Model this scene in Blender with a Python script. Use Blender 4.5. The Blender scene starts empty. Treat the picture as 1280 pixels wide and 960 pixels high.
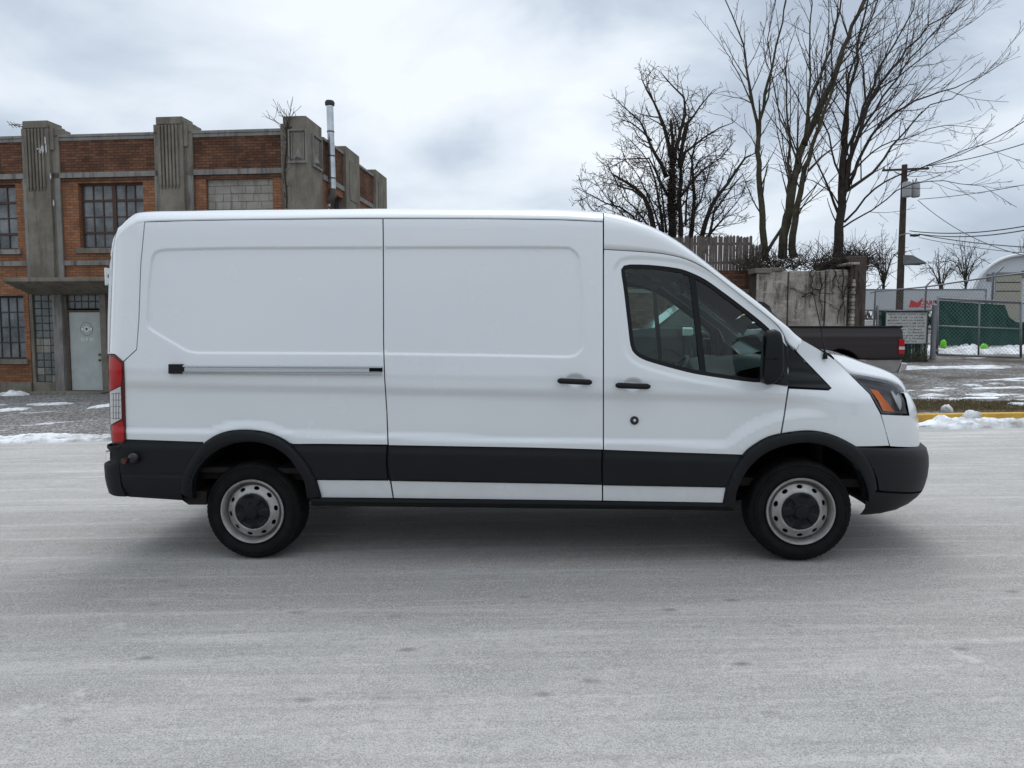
import bpy, bmesh, math, random
import numpy as np
from mathutils import Vector, Matrix
from mathutils.geometry import delaunay_2d_cdt
R = math.radians
random.seed(7); rng = np.random.RandomState(11)
scene = bpy.context.scene
COL = scene.collection

# ------------------------------------------------------------------ camera
F_PX = 887.0; PITCH = R(-4.2); CZ = 1.56
cp_, sp_ = math.cos(PITCH), math.sin(PITCH)
def ray(u, v):
    a = (u-640)/F_PX; b = -(v-480)/F_PX
    return Vector((a, cp_-b*sp_, sp_+b*cp_))
CAM = Vector((0, 0, CZ))
def at_y(u, v, Y):
    d = ray(u, v); return CAM + d*(Y/d.y)
def at_depth(u, v, D):
    return CAM + ray(u, v)*D
def project(p):
    q = Vector(p)-CAM
    dep = q.y*cp_+q.z*sp_; up = -q.y*sp_+q.z*cp_
    return 640+F_PX*q.x/dep, 480-F_PX*up/dep
def height(X, Y):
    """ground height everywhere (world)"""
    base = -.0157 + .016*max(-22, min(22, X))
    t = max(0., min(1., (Y-11.2)/3.2)); r = max(0., min(1., (X-1)/5.))
    rise = r*(.20*t + .045*max(0, min(60, Y)-14.4))
    l = max(0., min(1., (-X-1)/5.))
    rise += l*(.012*max(0, min(60, Y)-11.2))
    return base + rise
def on_ground(u, v):
    d = ray(u, v); lo, hi = 1., 400.
    for _ in range(50):
        m = (lo+hi)/2; p = CAM+d*m
        if p.z > height(p.x, p.y): lo = m
        else: hi = m
    p = CAM+d*lo
    return Vector((p.x, p.y, height(p.x, p.y)))

cam = bpy.data.cameras.new('camera'); camo = bpy.data.objects.new('camera', cam); COL.objects.link(camo)
camo.location = CAM; camo.rotation_euler = (R(90)+PITCH, 0, 0)
cam.sensor_width = 36; cam.lens = F_PX/1280*36; cam.clip_end = 3000; cam.clip_start = .05
scene.camera = camo
scene.view_settings.view_transform = 'Standard'; scene.view_settings.look = 'None'
scene.view_settings.exposure = 0; scene.view_settings.gamma = 1

# ------------------------------------------------------------------ materials
MATS = {}
def mat(name, col, rough=.6, metal=0., spec=.5, coat=0., var=None, vscale=4., bump=0., bscale=40., fn=None):
    if name in MATS: return MATS[name]
    m = bpy.data.materials.new(name); m.use_nodes = True; MATS[name] = m
    nt = m.node_tree; b = nt.nodes['Principled BSDF']
    b.inputs['Base Color'].default_value = (*col, 1)
    b.inputs['Roughness'].default_value = rough; b.inputs['Metallic'].default_value = metal
    b.inputs['Specular IOR Level'].default_value = spec
    b.inputs['Coat Weight'].default_value = coat; b.inputs['Coat Roughness'].default_value = .04
    tc = nt.nodes.new('ShaderNodeTexCoord')
    if var is not None:
        n = nt.nodes.new('ShaderNodeTexNoise'); n.inputs['Scale'].default_value = vscale; n.inputs['Detail'].default_value = 6; n.inputs['Roughness'].default_value = .65
        nt.links.new(tc.outputs['Object'], n.inputs['Vector'])
        r = nt.nodes.new('ShaderNodeValToRGB'); r.color_ramp.elements[0].position = .32; r.color_ramp.elements[1].position = .68
        r.color_ramp.elements[0].color = (*var, 1); r.color_ramp.elements[1].color = (*col, 1)
        nt.links.new(n.outputs['Fac'], r.inputs['Fac']); nt.links.new(r.outputs['Color'], b.inputs['Base Color'])
    if bump:
        n2 = nt.nodes.new('ShaderNodeTexNoise'); n2.inputs['Scale'].default_value = bscale; n2.inputs['Detail'].default_value = 5
        nt.links.new(tc.outputs['Object'], n2.inputs['Vector'])
        bp = nt.nodes.new('ShaderNodeBump'); bp.inputs['Strength'].default_value = bump; bp.inputs['Distance'].default_value = .02
        nt.links.new(n2.outputs['Fac'], bp.inputs['Height']); nt.links.new(bp.outputs['Normal'], b.inputs['Normal'])
    if fn: fn(nt, b, tc)
    return m
def N(nt, kind, **kw):
    n = nt.nodes.new(kind)
    for k, v in kw.items():
        if k.startswith('i_'): n.inputs[k[2:].replace('_', ' ')].default_value = v
        else: setattr(n, k, v)
    return n
def ramp(nt, stops):
    r = nt.nodes.new('ShaderNodeValToRGB'); e = r.color_ramp.elements
    while len(e) < len(stops): e.new(.5)
    for i, (p, c) in enumerate(stops):
        e[i].position = p; e[i].color = (*c, 1) if len(c) == 3 else c
    return r
def glass_mat(name, tint, rmin=.06, rough=.0, ior=1.65):
    m = bpy.data.materials.new(name); m.use_nodes = True; MATS[name] = m; nt = m.node_tree
    nt.nodes.remove(nt.nodes['Principled BSDF']); out = nt.nodes['Material Output']
    t = N(nt, 'ShaderNodeBsdfTransparent'); t.inputs['Color'].default_value = (*tint, 1)
    g = N(nt, 'ShaderNodeBsdfGlossy'); g.inputs['Roughness'].default_value = rough
    f = N(nt, 'ShaderNodeFresnel'); f.inputs['IOR'].default_value = ior
    mx = N(nt, 'ShaderNodeMixShader'); nt.links.new(f.outputs[0], mx.inputs[0]); nt.links.new(t.outputs[0], mx.inputs[1]); nt.links.new(g.outputs[0], mx.inputs[2])
    nt.links.new(mx.outputs[0], out.inputs['Surface']); return m

# ------------------------------------------------------------------ mesh helpers
def link(name, me, m, parent=None, smooth=False):
    o = bpy.data.objects.new(name, me); COL.objects.link(o)
    if m is not None:
        for mm in (m if isinstance(m, (list, tuple)) else [m]): me.materials.append(mm)
    if parent is not None: o.parent = parent
    if smooth:
        me.polygons.foreach_set('use_smooth', [True]*len(me.polygons))
    return o
def empty(name, loc=(0, 0, 0), rz=0.):
    o = bpy.data.objects.new(name, None); COL.objects.link(o); o.location = loc; o.rotation_euler = (0, 0, rz); o.empty_display_size = .3
    return o
def tag(o, label=None, cat=None, group=None, kind=None):
    if label: o['label'] = label
    if cat: o['category'] = cat
    if group: o['group'] = group
    if kind: o['kind'] = kind
    return o
class MB:
    """mesh collector"""
    def __init__(s): s.v = []; s.f = []; s.mi = []
    def add(s, vs, fs, mi=0):
        n = len(s.v); s.v += [tuple(v) for v in vs]; s.f += [tuple(i+n for i in f) for f in fs]; s.mi += [mi]*len(fs); return s
    def box(s, x0, x1, y0, y1, z0, z1, mi=0):
        return s.add([(x0,y0,z0),(x1,y0,z0),(x1,y1,z0),(x0,y1,z0),(x0,y0,z1),(x1,y0,z1),(x1,y1,z1),(x0,y1,z1)],
                     [(0,3,2,1),(4,5,6,7),(0,1,5,4),(1,2,6,5),(2,3,7,6),(3,0,4,7)], mi)
    def tube(s, pts, rad, n=8, cap=True, mi=0):
        pts = [Vector(p) for p in pts]; rad = rad if isinstance(rad, (list, tuple)) else [rad]*len(pts)
        base = len(s.v); up = None
        for i, p in enumerate(pts):
            t = (pts[min(i+1, len(pts)-1)]-pts[max(i-1, 0)])
            if t.length < 1e-9: t = Vector((0, 0, 1))
            t.normalize()
            if up is None:
                up = t.orthogonal().normalized()
            else:
                up = (up - t*up.dot(t))
                up = up.normalized() if up.length > 1e-6 else t.orthogonal().normalized()
            w = t.cross(up)
            for k in range(n):
                a = 2*math.pi*k/n
                s.v.append(tuple(p + (up*math.cos(a)+w*math.sin(a))*rad[i]))
        for i in range(len(pts)-1):
            for k in range(n):
                k2 = (k+1) % n
                s.f.append((base+i*n+k, base+i*n+k2, base+(i+1)*n+k2, base+(i+1)*n+k)); s.mi.append(mi)
        if cap:
            s.f.append(tuple(base+k for k in range(n))[::-1]); s.mi.append(mi)
            e = base+(len(pts)-1)*n; s.f.append(tuple(e+k for k in range(n))); s.mi.append(mi)
        return s
    def grid(s, rows, mi=0, close=False):
        base = len(s.v); nr, nc = len(rows), len(rows[0])
        for r in rows: s.v += [tuple(p) for p in r]
        for i in range(nr-1):
            for j in range(nc if close else nc-1):
                j2 = (j+1) % nc
                s.f.append((base+i*nc+j, base+i*nc+j2, base+(i+1)*nc+j2, base+(i+1)*nc+j)); s.mi.append(mi)
        return s
    def prism(s, poly, y0, y1, mi=0, axis='y'):
        """extruded polygon given as (x,z) pairs, between y0 and y1"""
        n = len(poly); base = len(s.v)
        for y in (y0, y1):
            for a, b in poly:
                s.v.append((a, y, b) if axis == 'y' else ((y, a, b) if axis == 'x' else (a, b, y)))
        s.f.append(tuple(base+i for i in range(n))); s.f.append(tuple(base+n+i for i in range(n))[::-1]); s.mi += [mi, mi]
        for i in range(n):
            j = (i+1) % n; s.f.append((base+i, base+n+i, base+n+j, base+j)); s.mi.append(mi)
        return s
    def lathe(s, prof, c=(0, 0, 0), n=48, axis='y', mi=0, closed=False):
        """prof: (r, h) pairs around an axis"""
        rows = []
        for r, h in prof:
            row = []
            for k in range(n):
                a = 2*math.pi*k/n; x, z = r*math.cos(a), r*math.sin(a)
                row.append((c[0]+x, c[1]+h, c[2]+z) if axis == 'y' else (c[0]+x, c[1]+z, c[2]+h))
            rows.append(row)
        if closed: rows.append(rows[0])
        return s.grid(rows, mi, close=True)
    def build(s, name, m, parent=None, smooth=False, recalc=True, bevel=0., angle=None):
        me = bpy.data.meshes.new(name); me.from_pydata(s.v, [], s.f); me.update()
        if recalc:
            bm = bmesh.new(); bm.from_mesh(me); bmesh.ops.recalc_face_normals(bm, faces=bm.faces); bm.to_mesh(me); bm.free()
        o = link(name, me, m, parent, smooth)
        if any(s.mi): me.polygons.foreach_set('material_index', s.mi)
        if smooth and angle: me.set_sharp_from_angle(angle=R(angle))
        if bevel:
            b = o.modifiers.new('bevel', 'BEVEL'); b.width = bevel; b.segments = 2; b.limit_method = 'ANGLE'; b.angle_limit = R(35)
        return o

def cat(pts, step=3.):
    """Catmull-Rom through the points"""
    P = [np.array(p, float) for p in pts]
    if len(P) < 3: return dens(pts, step)
    P = [2*P[0]-P[1]]+P+[2*P[-1]-P[-2]]; out = []
    for i in range(1, len(P)-2):
        n = max(1, int(np.linalg.norm(P[i+1]-P[i])/step))
        for k in range(n):
            t = k/n; a, b, c, d = P[i-1:i+3]
            out.append(tuple(.5*((2*b)+(-a+c)*t+(2*a-5*b+4*c-d)*t*t+(-a+3*b-3*c+d)*t**3)))
    out.append(tuple(P[-2])); return out
def dens(pts, step=3.):
    out = []
    for a, b in zip(pts[:-1], pts[1:]):
        a = np.array(a, float); b = np.array(b, float); n = max(1, int(np.linalg.norm(b-a)/step))
        for k in range(n): out.append(tuple(a+(b-a)*k/n))
    out.append(tuple(np.array(pts[-1], float))); return out
def inpoly(P, poly):
    poly = np.asarray(poly); x, y = P[:, 0], P[:, 1]; ins = np.zeros(len(P), bool)
    x1, y1 = poly[:, 0], poly[:, 1]; x2, y2 = np.roll(x1, -1), np.roll(y1, -1)
    for a, b, c, d in zip(x1, y1, x2, y2):
        if b == d: continue
        m = ((b > y) != (d > y)) & (x < (c-a)*(y-b)/(d-b)+a); ins ^= m
    return ins
def segdist(P, poly, closed=True):
    poly = np.asarray(poly, float); A = poly if closed else poly[:-1]; B = np.roll(poly, -1, axis=0) if closed else poly[1:]
    best = np.full(len(P), 1e9)
    for a, b in zip(A, B):
        d = b-a; L = d@d
        t = np.clip(((P-a)@d)/L, 0, 1) if L > 1e-12 else np.zeros(len(P))
        best = np.minimum(best, np.hypot(*(P-a-t[:, None]*d).T))
    return best
def sdf(P, poly):
    d = segdist(P, poly); return np.where(inpoly(P, poly), d, -d)
def sstep(a, b, x):
    t = np.clip((x-a)/(b-a), 0, 1); return t*t*(3-2*t)
def cdt(poly, holes=(), grid=.03, lines=(), keep=.45, gx=None):
    loops = [list(poly)]+[list(h) for h in holes]; V = []; E = []
    for L in loops:
        b = len(V); V += [tuple(p) for p in L]; E += [(b+i, b+(i+1) % len(L)) for i in range(len(L))]
    A = np.array(poly); x0, z0 = A.min(0); x1, z1 = A.max(0)
    gx = gx or grid
    X, Z = np.meshgrid(np.arange(x0, x1, gx), np.arange(z0, z1, grid)); G = np.c_[X.ravel(), Z.ravel()]
    if len(lines):
        G = np.vstack([G]+[np.array(l) for l in lines])
    if len(G):
        ok = inpoly(G, poly)
        for h in holes: ok &= ~inpoly(G, h)
        G = G[ok]
        if len(G):
            d = segdist(G, poly)
            for h in holes: d = np.minimum(d, segdist(G, h))
            G = G[d > grid*keep*.5]
            V += [tuple(p) for p in G]
    r = delaunay_2d_cdt([Vector(p) for p in V], E, [], 0, 1e-5)
    vv = np.array([tuple(p) for p in r[0]]); ff = np.array([tuple(f) for f in r[2]])
    c = vv[ff].mean(1); ok = inpoly(c, poly)
    for h in holes: ok &= ~inpoly(c, h)
    ff = ff[ok]
    return vv, ff
# ================================================================== VAN: side surface
HW = 1.03
_Pr = at_depth(315, 639.5, 5.0); _Pf = at_depth(1001, 639.5, 4.76)
VA = -math.atan2(_Pf.y-_Pr.y, _Pf.x-_Pr.x)               # heading, turned a little towards the camera
EX = Vector((math.cos(VA), -math.sin(VA), 0)); EY = Vector((math.sin(VA), math.cos(VA), 0))
VO = Vector((_Pr.x, _Pr.y, 0))+EY*.98
WB = (_Pf-_Pr).length
def to_local(p):
    q = Vector(p)-VO; return np.array([q.dot(EX), q.dot(EY), q.z])
def to_world(p): return VO+EX*p[0]+EY*p[1]+Vector((0, 0, p[2]))
CL = to_local(CAM)
def lray(u, v):
    d = ray(u, v); return np.array([d.dot(EX), d.dot(EY), d.z])
ZR = _Pr.z; ZF = _Pf.z                                      # wheel centre heights
# section profile (inset against height), smoothed
_zt = np.linspace(.1, 2.7, 521)
_dz = np.interp(_zt, [.1, .3, .36, .42, .55, .80, 1.05, 1.25, 1.32, 1.42, 1.9, 2.2, 2.27, 2.34, 2.45, 2.7],
                     [.10, .07, .035, .022, .012, 0, .003, .001, .008, .017, .060, .088, .099, .122, .155, .24])
_k = np.exp(-.5*((np.arange(-8, 9)*.005)/.010)**2); _k /= _k.sum()
_dz = np.convolve(np.pad(_dz, 8, 'edge'), _k, 'valid')
def dprof(z): return np.interp(z, _zt, _dz)
XS = 3.40; PN, QN = 2.7, 2.8
X0Z = [[.0, 1., 3.], [4.75, 4.75, 4.6]]
def x0(z): return np.interp(z, X0Z[0], X0Z[1])
XRS, RR = -1.07, .17                                       # rear corner
def base_field(x, z):
    x = np.asarray(x, float); z = np.asarray(z, float)
    zb = z+.016*(x-1.87)
    d = dprof(zb)
    # cab narrows towards the top of the windscreen pillars
    d = d+.12*np.clip((x-2.75)/1.15, 0, 2)**1.7*sstep(1.12, 1.42, zb)
    t = np.clip((x-XS)/(x0(z)-XS), 0, .999)
    W = HW-d
    d = HW-W*(1-t**PN)**(1/QN)
    tr = np.clip((XRS-x)/RR, 0, .985)
    d = d+RR*(1-np.sqrt(1-tr*tr))+.03*np.clip((XRS-x+.1)/.3, 0, 1)*sstep(1.2, 2.3, z)
    return d
RECESS = []      # (polygon in (x,z), depth, border width)
FEATURES = [False]
_RG = []; _RX0, _RZ0, _RS = -1.0, 1.05, .003; _RNX, _RNZ = 1720, 440
def bake_recess():
    X, Z = np.meshgrid(_RX0+_RS*np.arange(_RNX), _RZ0+_RS*np.arange(_RNZ)); out = np.zeros(X.size); P = np.c_[X.ravel(), Z.ravel()]
    for poly, dep, wd in RECESS:
        A = np.array(poly); near = (P[:, 0] > A[:, 0].min()-.03) & (P[:, 0] < A[:, 0].max()+.03) & (P[:, 1] > A[:, 1].min()-.03) & (P[:, 1] < A[:, 1].max()+.03)
        Q = P[near]; ins = inpoly(Q, A); sd = np.where(ins, 1., -1.)
        best = np.full(len(Q), .03)
        for a, b in zip(A, np.roll(A, -1, 0)):
            lo_, hi_ = np.minimum(a, b)-.03, np.maximum(a, b)+.03
            k = np.where((Q[:, 0] > lo_[0]) & (Q[:, 0] < hi_[0]) & (Q[:, 1] > lo_[1]) & (Q[:, 1] < hi_[1]))[0]
            if not len(k): continue
            q = Q[k]; dd = b-a; L = dd@dd; t = np.clip(((q-a)@dd)/L, 0, 1) if L > 1e-12 else np.zeros(len(q))
            best[k] = np.minimum(best[k], np.hypot(*(q-a-t[:, None]*dd).T))
        out[near] += dep*sstep(-wd*.5, wd*.5, best*sd)
    _RG.append(out.reshape(X.shape))
def field(x, z):
    x = np.asarray(x, float); z = np.asarray(z, float)
    d = base_field(x, z)
    if not FEATURES[0]: return d
    if not _RG: bake_recess()
    fx = np.clip((x-_RX0)/_RS, 0, _RNX-1.001); fz = np.clip((z-_RZ0)/_RS, 0, _RNZ-1.001)
    ix = fx.astype(int); iz = fz.astype(int); tx = fx-ix; tz = fz-iz; G = _RG[0]
    d = d+(G[iz, ix]*(1-tx)+G[iz, ix+1]*tx)*(1-tz)+(G[iz+1, ix]*(1-tx)+G[iz+1, ix+1]*tx)*tz
    # long scoop low on the flanks, broken by the arch over each wheel
    zb = z+.016*(x-1.87)
    S = sstep(1.185, 1.10, zb)*sstep(.815, .855, zb)
    ar = np.hypot((x-0.)/1.0, (z-ZR)); af = np.hypot((x-WB)/1.03, (z-ZF))
    S = S*sstep(.60, .66, ar)*sstep(.63, .71, af)*sstep(-1.10, -.75, x)*sstep(4.05, 3.6, x)
    d = d+.027*S
    # soft lift of the flank above the sill band
    return d
def hit(u, v, off=0., fld=None):
    """first point where the pixel ray meets the flank (van coordinates)"""
    fld = fld or field
    d = lray(u, v)
    ys = np.r_[np.linspace(-HW-.05, -.75, 90), np.linspace(-.745, -.35, 30)]; t = (ys-CL[1])/d[1]
    xs = CL[0]+t*d[0]; zs = CL[2]+t*d[2]
    g = ys+(HW-(fld(xs, zs)+off))
    i = np.argmax(g > 0)
    if g[i] <= 0:
        i = int(np.argmin(-g)); return np.array([xs[i], ys[i], zs[i]])
    if i == 0: i = 1
    a, b = ys[i-1], ys[i]
    for _ in range(2):
        yy = np.linspace(a, b, 24); tt = (yy-CL[1])/d[1]; gg = yy+(HW-(fld(CL[0]+tt*d[0], CL[2]+tt*d[2])+off))
        j = max(1, int(np.argmax(gg > 0))); a, b = yy[j-1], yy[j]
    tt = (b-CL[1])/d[1]
    return np.array([CL[0]+tt*d[0], b, CL[2]+tt*d[2]])
def flat(u, v, y):
    d = lray(u, v); t = (y-CL[1])/d[1]; return np.array([CL[0]+t*d[0], y, CL[2]+t*d[2]])
def lproj(p): return project(to_world(p))
# nose plan length so that its outline falls where the photograph shows it
_sil = [(1140, 499), (1145, 511), (1148, 527), (1149.3, 545), (1150, 556)]
_zs, _xs = [], []
for (us, vs) in _sil:
    z = 1.0; X = 4.75
    for it in range(6):
        lo, hi = 4.0, 5.4
        for _ in range(30):
            X = (lo+hi)/2; t = np.linspace(0, .999, 160); W = HW-float(dprof(z+.016*2.8))
            P = [(XS+tt*(X-XS), -W*(1-tt**PN)**(1/QN), z) for tt in t]
            pr = [lproj(p) for p in P]; i = max(range(len(pr)), key=lambda j: pr[j][0])
            if pr[i][0] < us: lo = X
            else: hi = X
        dep = (to_world(P[i])-CAM).dot(Vector((0, cp_, sp_)))
        z = CZ+dep*ray(us, vs).z
    _zs.append(z); _xs.append(X)
_o = np.argsort(_zs); _zs = list(np.array(_zs)[_o]); _xs = list(np.array(_xs)[_o])
X0Z[0] = [0, _zs[0]]+_zs[1:]+[_zs[-1]+.12, _zs[-1]+.25, _zs[-1]+.5, 3.]
X0Z[1] = [_xs[0], _xs[0]]+_xs[1:]+[_xs[-1]-.06, _xs[-1]-.12, _xs[-1]-.15, _xs[-1]-.15]
0 and print('van: WB', WB, 'heading', math.degrees(VA), 'nose', list(zip(_zs, _xs)), 'zr', ZR, ZF)
# rear corner position: outline at u=135.5
lo, hi = -1.6, -.5
for _ in range(30):
    XRS = (lo+hi)/2; z = 1.3
    zz = np.linspace(XRS-RR*.985, XRS, 60)
    m = min(lproj((x, -(HW-float(base_field(x, z))), z))[0] for x in zz)
    if m > 135.7: hi = XRS
    else: lo = XRS

def to2(seg, off=0., fld=None):
    return [tuple(hit(u, v, off, fld)[[0, 2]]) for u, v in seg]
def clean(poly, eps=.002):
    out = []
    for p in poly:
        if not out or math.hypot(p[0]-out[-1][0], p[1]-out[-1][1]) > eps: out.append(p)
    while len(out) > 3 and math.hypot(out[0][0]-out[-1][0], out[0][1]-out[-1][1]) < eps: out.pop()
    return out
def panel(name, px, m, parent, off=0., holes=(), grid=.03, fold=.022, lines=(), fld=None, extra=None, pts2=None, gx=None, foldx=0.):
    """a skin piece on the flank: outline in photograph pixels put onto the surface, edges folded inwards"""
    fld = fld or field
    offf = (lambda x, z: extra(x, z)+off) if extra is not None else (lambda x, z: off+0*np.asarray(x))
    tot = lambda x, z: fld(x, z)+offf(x, z)
    poly = clean(pts2 if pts2 is not None else to2(px, 0., tot))
    hl = [clean(to2(h, 0., tot)) for h in holes]
    vv, ff = cdt(poly, hl, grid, lines, gx=gx)
    d = tot(vv[:, 0], vv[:, 1]); V = np.c_[vv[:, 0], -(HW-d), vv[:, 1]]
    e = .003
    dx = (tot(vv[:, 0]+e, vv[:, 1])-tot(vv[:, 0]-e, vv[:, 1]))/(2*e); dzz = (tot(vv[:, 0], vv[:, 1]+e)-tot(vv[:, 0], vv[:, 1]-e))/(2*e)
    Nn = np.c_[dx, -np.ones(len(dx)), dzz]; Nn /= np.linalg.norm(Nn, axis=1)[:, None]
    T = V[ff]; nrm = np.cross(T[:, 1]-T[:, 0], T[:, 2]-T[:, 0]); flip = nrm[:, 1] > 0; ff[flip] = ff[flip][:, ::-1]
    verts = [tuple(p) for p in V]; faces = [tuple(f) for f in ff]; normals = [tuple(n) for n in Nn]
    # folded edges
    for L in [poly]+hl:
        A = np.array(L); dd = tot(A[:, 0], A[:, 1]); b = len(verts); n = len(L)
        for k in range(n):
            p = A[k]; q = A[(k+1) % n]; o = A[k-1]; tg = q-o; nn = np.array([tg[1], -tg[0]]); nn = nn/(np.linalg.norm(nn)+1e-9)
            for dep in (0, fold):
                verts.append((p[0], -(HW-dd[k]-dep), p[1])); normals.append((nn[0], 0, nn[1]))
        for k in range(n):
            k2 = (k+1) % n; faces.append((b+2*k, b+2*k2, b+2*k2+1, b+2*k+1))
    me = bpy.data.meshes.new(name); me.from_pydata(verts, [], faces); me.update()
    o = link(name, me, m, parent, True)
    area = sum((L0[0]*L1[1]-L1[0]*L0[1]) for L0, L1 in zip(poly, poly[1:]+poly[:1]))
    sg = 1 if area > 0 else -1
    nf = len(V); normals = normals[:nf]+[(a*sg, b_, c*sg) for a, b_, c in normals[nf:]]
    me.normals_split_custom_set_from_vertices(normals)
    return o
def far_side(o):
    """the same piece on the other side of the van"""
    c = o.copy(); COL.objects.link(c); c.scale = (1, -1, 1); c.parent = o.parent
    for ch in o.children:
        g = ch.copy(); COL.objects.link(g); g.parent = c
    return c
# ================================================================== VAN: parts
def paint_fn(nt, b, tc):
    n = N(nt, 'ShaderNodeTexNoise', i_Scale=1.3, i_Detail=8, i_Roughness=.7); nt.links.new(tc.outputs['Object'], n.inputs['Vector'])
    r = ramp(nt, [(.15, (.66, .685, .70)), (.85, (.69, .71, .725))]); nt.links.new(n.outputs['Fac'], r.inputs['Fac'])
    # road film low on the body
    s = N(nt, 'ShaderNodeSeparateXYZ'); nt.links.new(tc.outputs['Object'], s.inputs[0])
    m = N(nt, 'ShaderNodeMapRange', i_From_Min=.35, i_From_Max=.95, i_To_Min=.75, i_To_Max=0); nt.links.new(s.outputs['Z'], m.inputs['Value'])
    n2 = N(nt, 'ShaderNodeTexNoise', i_Scale=5, i_Detail=8, i_Roughness=.8); nt.links.new(tc.outputs['Object'], n2.inputs['Vector'])
    mu = N(nt, 'ShaderNodeMath', operation='MULTIPLY'); nt.links.new(m.outputs[0], mu.inputs[0]); nt.links.new(n2.outputs['Fac'], mu.inputs[1])
    mx = N(nt, 'ShaderNodeMix', data_type='RGBA'); nt.links.new(mu.outputs[0], mx.inputs[0]); nt.links.new(r.outputs[0], mx.inputs[6]); mx.inputs[7].default_value = (.42, .41, .39, 1)
    nt.links.new(mx.outputs[2], b.inputs['Base Color'])
    n3 = N(nt, 'ShaderNodeTexNoise', i_Scale=2.2, i_Detail=3); nt.links.new(tc.outputs['Object'], n3.inputs['Vector'])
    mr = N(nt, 'ShaderNodeMapRange', i_To_Min=.16, i_To_Max=.34); nt.links.new(n3.outputs['Fac'], mr.inputs['Value']); nt.links.new(mr.outputs[0], b.inputs['Roughness'])
WHITE = mat('white_van_paint', (.72, .73, .74), .22, spec=.5, coat=1., fn=paint_fn)
PLAST = mat('black_textured_plastic', (.0115, .013, .0145), .52, spec=.18, var=(.009, .010, .011), vscale=3, bump=.08, bscale=900)
PLASTG = mat('dark_glossy_plastic', (.010, .011, .013), .22, spec=.5)
RUB = mat('tyre_rubber', (.006, .006, .0065), .75, spec=.12, var=(.013, .0125, .012), vscale=9, bump=.15, bscale=120)
TREAD = RUB
STEEL = mat('silver_wheel_paint', (.42, .415, .40), .38, metal=.6, var=(.27, .26, .245), vscale=12)
CHROME = mat('chrome_strip', (.55, .55, .55), .2, metal=1.)
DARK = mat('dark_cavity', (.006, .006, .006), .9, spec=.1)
UNDER = mat('underbody_metal', (.012, .011, .010), .8, spec=.2, var=(.028, .022, .018), vscale=7)
LINER = mat('grey_headliner', (.16, .17, .17), .9, spec=.2)
TRIM = mat('pillar_trim', (.42, .44, .43), .8, spec=.3)
DASH = mat('dashboard_plastic', (.035, .037, .038), .55, spec=.4, bump=.1, bscale=500)
FAB = mat('seat_fabric', (.03, .03, .032), .95, spec=.1)
REDL = mat('red_lens', (.36, .002, .004), .3, spec=.3, coat=.25)
REDD = mat('dark_red_lens', (.07, .002, .003), .25, spec=.3, coat=.3)
CLEARL = mat('reversing_lens', (.50, .50, .50), .15, spec=.8, coat=1.)
AMBER = mat('amber_lens', (.95, .20, .01), .2, spec=.6, coat=1.)
LAMPB = mat('lamp_bezel', (.035, .036, .038), .25, spec=.6, coat=.8)
REFL = mat('lamp_highlight_pale', (.80, .81, .82), .25, metal=.25, spec=.8)  # pale colour paints the bright highlight in the head lamp
GLASS = glass_mat('tinted_window_glass', (.64, .84, .80), ior=1.5)
LENS = glass_mat('clear_lamp_lens', (.90, .91, .91), ior=1.32)
WSG = glass_mat('windscreen_glass', (.72, .82, .79))

van = empty('cargo_van', tuple(VO), -VA)
tag(van, 'long white cargo van with a medium roof parked side-on across the road', 'van')

# --- curves traced in photograph pixels ---------------------------------------------------
GUT = [(181.5, 278), (240, 276.3), (300, 275.3), (420, 274), (478, 273.8)]
GUTD = [(479.5, 273.8), (600, 274), (700, 275.3), (753, 277.8)]
FR_out = cat([(226.4, 617), (227.9, 596), (236.6, 577.5), (251.2, 557), (271.6, 543), (295, 537.4), (324, 538.6), (347.4, 545.8), (365, 557.5), (382.4, 577.5), (394, 598), (401.3, 621.5)], 4)
FR_in = cat([(240.5, 624), (240.2, 602), (250, 581.6), (268.2, 564.5), (292, 554.5), (318, 552.5), (341.6, 558.8), (359, 570.5), (370.2, 585), (380, 602), (384, 623)], 4)
FF_out = cat([(903.8, 632), (908, 609), (917, 588), (930.6, 566.5), (944.7, 554.8), (964, 544.8), (992.5, 539.4), (1015, 538.2), (1037.4, 542.2), (1060, 552), (1076.8, 563.3), (1089.4, 580.4), (1095, 597), (1096.5, 612)], 4)
FF_in = cat([(919, 636), (921, 615), (932, 591), (947.5, 573.5), (964, 563), (987, 555.6), (1012, 553.6), (1037, 559.2), (1060, 573), (1073.5, 591.5), (1080.5, 611), (1081.5, 625)], 4)
DOORTOP = cat([(755.3, 312.3), (790, 314.3), (820, 316.6), (840, 319.7), (858.5, 324.8), (877, 333.6), (894, 345), (916, 362), (935, 377), (954, 392), (966, 402.2), (974.5, 411), (979.4, 419), (981, 427)], 5)
SEAMF = [(981, 427), (984.6, 434.5), (985.7, 446), (985, 480.5), (982.2, 500), (979, 522), (975, 544), (973, 548)]
WINO = cat([(776.3, 337), (779.8, 332), (786.9, 330.6), (810.3, 331), (838.4, 333.9), (857, 338), (880.6, 348.7), (904, 365), (927.5, 382.7), (951, 401.4), (961.5, 410.8)], 4) + \
       cat([(966, 420), (966, 445), (962, 470), (952, 477.6), (927.5, 476.2), (880.6, 469.4), (857, 464.7), (822, 455.3), (803.3, 449), (792.7, 441.5), (788, 431.5), (784.5, 403.7), (779.8, 363.9), (777, 345)], 4)
def shrink(px, k):
    P = np.array(clean(px, .5)); n = len(P); t = np.roll(P, -1, 0)-np.roll(P, 1, 0)
    A = .5*np.sum(P[:, 0]*np.roll(P[:, 1], -1)-np.roll(P[:, 0], -1)*P[:, 1]); s = 1 if A > 0 else -1
    nn = np.c_[-t[:, 1], t[:, 0]]*s; nn /= np.linalg.norm(nn, axis=1)[:, None]
    return [tuple(p) for p in P+nn*k]
WINC = [p for p in WINO]
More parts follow.
